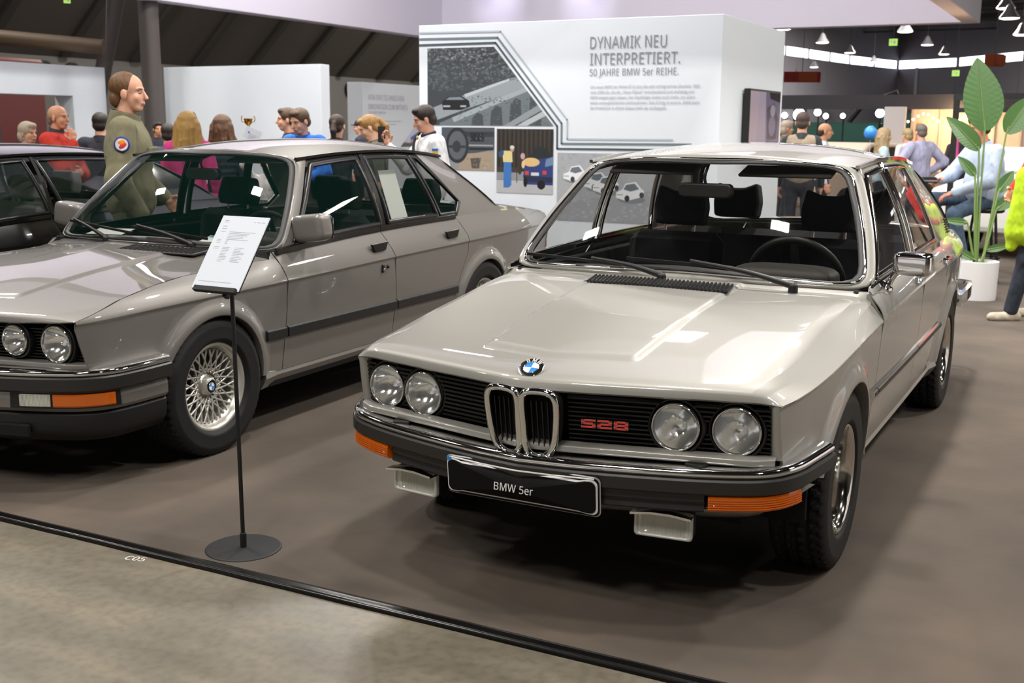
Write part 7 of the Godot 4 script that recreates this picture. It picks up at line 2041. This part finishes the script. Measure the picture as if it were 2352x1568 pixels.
	var ph := thing("phone", "dark phone held up by man in white racing jacket", "phone", Vector3(-3.80, 0, -4.76) + Basis(Vector3.UP, deg_to_rad(-38)) * (Vector3(-.20, 1.485, .40) * .96), deg_to_rad(60))
	put("case", MB.new().box(Vector3.ZERO, Vector3(.07, .14, .009), Basis.IDENTITY, .003), M.frame_black, ph)
	put("screen", MB.new().box(Vector3(0, 0, -.005), Vector3(.062, .125, .001)), M.rubber_grey, ph)
	person({"label": "small dark-haired visitor far behind, right of the column", "at": V(-11.2, -9.0), "yaw": 60, "h": 1.52, "hair": "short", "hairc": 0x1c1512, "skin": 0xc08866, "top": 0x23262e, "group": "visitors further back"})
	var pp := thing("leaflet", "glowing white leaflet held low before the blonde ponytail woman", "leaflet", Vector3(-4.55, 1.315, -4.50), .3)
	put("sheet", MB.new().box(Vector3.ZERO, Vector3(.20, .003, .14), Basis(Vector3.RIGHT, .5)), M.leaflet, pp)
	# right side
	t = person({"label": "grey-haired man in tan photographer's vest, seen from behind", "at": V(-1.68, -9.4), "yaw": 190, "h": 1.69, "hair": "short", "hairc": 0x4a3c34, "top": 0x34383c, "legs": 0x2a2c34, "group": "visitors further back"})
	put("vest", blob([el(Vector3(0, 1.22, 0), Vector3(.19, .23, .135)), el(Vector3(0, 1.02, 0), Vector3(.18, .2, .14)), cp(Vector3(-.12, 1.36, -.01), Vector3(.12, 1.36, -.01), .075, .075), cutel(Vector3(0, 1.47, .02), Vector3(.075, .07, .09))], .018, .04), fabric(0x9a8a78), t)
	person({"label": "bald man in white shirt, profile, beyond the front saloon's roof", "at": V(-1.9, -11.5), "yaw": 105, "h": 1.58, "hair": "bald", "hairc": 0x3a2c22, "skin": 0xcf9a78, "top": 0xcfd3e0, "group": "visitors further back"})
	person({"label": "pale-haired visitor half hidden by edge of display box", "at": V(-2.96, -13.65), "yaw": 120, "h": 1.62, "hair": "bob", "hairc": 0xb0a090, "top": 0x7a6a60, "group": "visitors further back"})
	person({"label": "woman with long blond hair in pale blue and white top", "at": V(-1.25, -12.1), "yaw": 110, "h": 1.52, "hair": "long", "hairc": 0xa08a68, "top": 0xb4cdd8, "group": "visitors further back"})
	person({"label": "man in white t-shirt beside the man in lilac shirt", "at": V(-1.26, -14.2), "yaw": 230, "h": 1.52, "hair": "short", "hairc": 0xb09a70, "top": 0xdcdce2, "sleeve": .3, "legs": 0xc8bfb0, "group": "visitors further back"})
	person({"label": "grey-haired man in lilac shirt with hands on hips", "at": V(-.90, -13.0), "yaw": 225, "h": 1.58, "hair": "short", "hairc": 0x6a6460, "top": 0xa4a4c0, "legs": 0x1e2636, "loose": .02, "group": "visitors further back", "pose": {"eR": Vector3(-.40, 1.18, -.08), "wR": Vector3(-.19, 1.0, .06), "eL": Vector3(.40, 1.18, -.08), "wL": Vector3(.19, 1.0, .06)}})
	person({"label": "visitor in black clothes with pink bag beyond the lilac shirt man", "at": V(-.50, -14.2), "yaw": 200, "h": 1.55, "hair": "short", "hairc": 0x2a2420, "top": 0x2a2a30, "legs": 0x1a1a1e, "group": "visitors further back"})
	var bag := thing("shoulder_bag", "pink bag hanging beside the lilac shirt man", "bag", Vector3(-.52, .95, -13.98))
	put("pouch", MB.new().box(Vector3(0, .1, 0), Vector3(.09, .22, .16), Basis.IDENTITY, .03), fabric(0xd0408c), bag)
	put("strap", MB.new().tube(cr([Vector3(0, .2, -.06), Vector3(-.02, .45, -.1), Vector3(0, .2, .06)], 5), .01, 6), fabric(0xd0408c), bag)
	# man seated on the stool behind the plant (local z towards where he faces)
	person({"label": "man in pale blue shirt and jeans seated on bar stool", "at": V(.41, -8.42), "yaw": -52, "h": 1.75, "hyaw": -8, "hpitch": 12, "hair": "short", "hairc": 0x33241c, "skin": 0xd08a70, "top": 0xb4c2d8, "loose": .022, "belly": .05, "girth": 1.18, "legs": 0x44566c, "shoes": 0x3a2c22, "curl": .5,
		"pose": {"hip": Vector3(0, .84, -.02), "chest": Vector3(0, 1.16, .03), "neck": Vector3(0, 1.37, .06), "head": Vector3(0, 1.525, .13), "kL": Vector3(.16, .70, .42), "aL": Vector3(.17, .29, .30), "kR": Vector3(-.20, .82, .44), "aR": Vector3(-.22, .40, .42), "eL": Vector3(.30, 1.02, .16), "wL": Vector3(.12, .90, .42), "eR": Vector3(-.27, 1.06, .22), "wR": Vector3(-.10, 1.02, .46)}, "nL": Vector3(-.3, -1, 0), "nR": Vector3(.5, -.6, 0), "fL": Vector3(.1, -.15, 1), "fR": Vector3(0, -.15, 1)})
	var pb := thing("phone", "black phone in the hands of the seated man", "phone", Vector3(.41, 0, -8.42) + Basis(Vector3.UP, deg_to_rad(-52)) * Vector3(-.02, 1.02, .60), .4)
	put("case", MB.new().box(Vector3.ZERO, Vector3(.16, .03, .09), Basis(Vector3.RIGHT, .4), .012), M.frame_black, pb)
	# person at the right edge with a neon jacket over the arm
	t = person({"label": "person in red top and dark jeans at right edge with neon jacket", "at": V(1.10, -6.22), "yaw": -58, "h": 1.76, "hair": "short", "hairc": 0x4a3a2c, "top": 0xc03028, "topn": "jumper", "loose": .02, "legs": 0x1f2632, "shoes": 0xb4aa98, "pose": {"eL": Vector3(.27, 1.14, .06), "wL": Vector3(.16, 1.02, .20), "eR": Vector3(-.28, 1.14, .05), "wR": Vector3(-.20, 1.02, .20), "aL": Vector3(.10, .085, .30), "kL": Vector3(.12, .50, .22)}})
	var nj := thing("neon_jacket", "neon yellow jacket draped over an arm at right edge", "jacket", Vector3(.93, 0, -6.02), 0)
	put("cloth", blob([cp(Vector3(.12, 1.20, -.05), Vector3(-.02, 1.14, .02), .06, .06), cp(Vector3(.0, 1.16, .02), Vector3(-.03, .72, .03), .075, .10), cp(Vector3(.12, 1.15, -.02), Vector3(.10, .68, .02), .07, .11), el(Vector3(.03, .72, .03), Vector3(.15, .10, .07)), cp(Vector3(-.06, .8, .03), Vector3(-.07, .60, .04), .05, .045)], .016, .03), fabric(0xb4d420), nj)
# ---------------------------------------------------------------- scene
func lamp_panel(at: Vector3, size: Vector2, energy: float, col: Color, called: String, label: String, group: String, look := Vector3.DOWN) -> void:
	var up := Vector3.FORWARD if absf(look.y) > .9 else Vector3.UP
	var o := thing(called, label, "lamp", at, 0, group)
	var b := Basis.looking_at(look, up)
	put("housing", MB.new().box(Vector3(0, 0, .06), Vector3(size.x + .06, size.y + .06, .12), Basis.IDENTITY, .02), M.lamp_body, o, Transform3D(b, Vector3.ZERO))
	put("lamp_face", MB.new().quad(Vector3(-size.x / 2, size.y / 2, -.002), Vector3(-size.x / 2, -size.y / 2, -.002), Vector3(size.x / 2, -size.y / 2, -.002), Vector3(size.x / 2, size.y / 2, -.002)), M.lamp_glow, o, Transform3D(b, Vector3.ZERO))
	put("cable", rod(Vector3(0, .1, 0), Vector3(0, 9.8 - at.y, 0), .006, 6), M.rubber, o)
	var l := AreaLight3D.new()
	l.name = "light"
	l.area_size = size
	l.light_energy = energy
	l.light_color = col
	l.shadow_enabled = true
	l.area_range = 60.0
	o.add_child(l)
	l.transform = Transform3D(b, b * Vector3(0, 0, -.02))
func _ready() -> void:
	var cam := Camera3D.new()
	cam.name = "camera"
	add_child(cam)
	cam.transform = Transform3D(Basis(Vector3(.88547, .00836, -.46462), Vector3(-.09326, .98269, -.16006), Vector3(.45524, .18506, .87092)).orthonormalized(), Vector3(1.5433, 1.5002, 3.8890))
	var at := CameraAttributesPhysical.new()
	at.frustum_focal_length = 40.07
	at.frustum_near = .05
	at.frustum_far = 400.0
	at.frustum_focus_distance = 4.2
	at.exposure_aperture = 5.6
	cam.attributes = at
	cam.fov = rad_to_deg(2 * atan(784.0 / 2618.2))
	cam.near = .05
	cam.far = 400.0
	cam.current = true
	var we := WorldEnvironment.new()
	we.name = "environment"
	var env := Environment.new()
	env.background_mode = Environment.BG_COLOR
	env.background_color = Color.BLACK
	env.tonemap_mode = Environment.TONE_MAPPER_LINEAR
	env.tonemap_exposure = 1.0
	env.sdfgi_enabled = true
	env.ssao_enabled = true
	env.ssil_enabled = true
	we.environment = env
	add_child(we)
	make_materials()
	lights()
	hall()
	car_front()
	car_second()
	car_third()
	furnish()
	people()
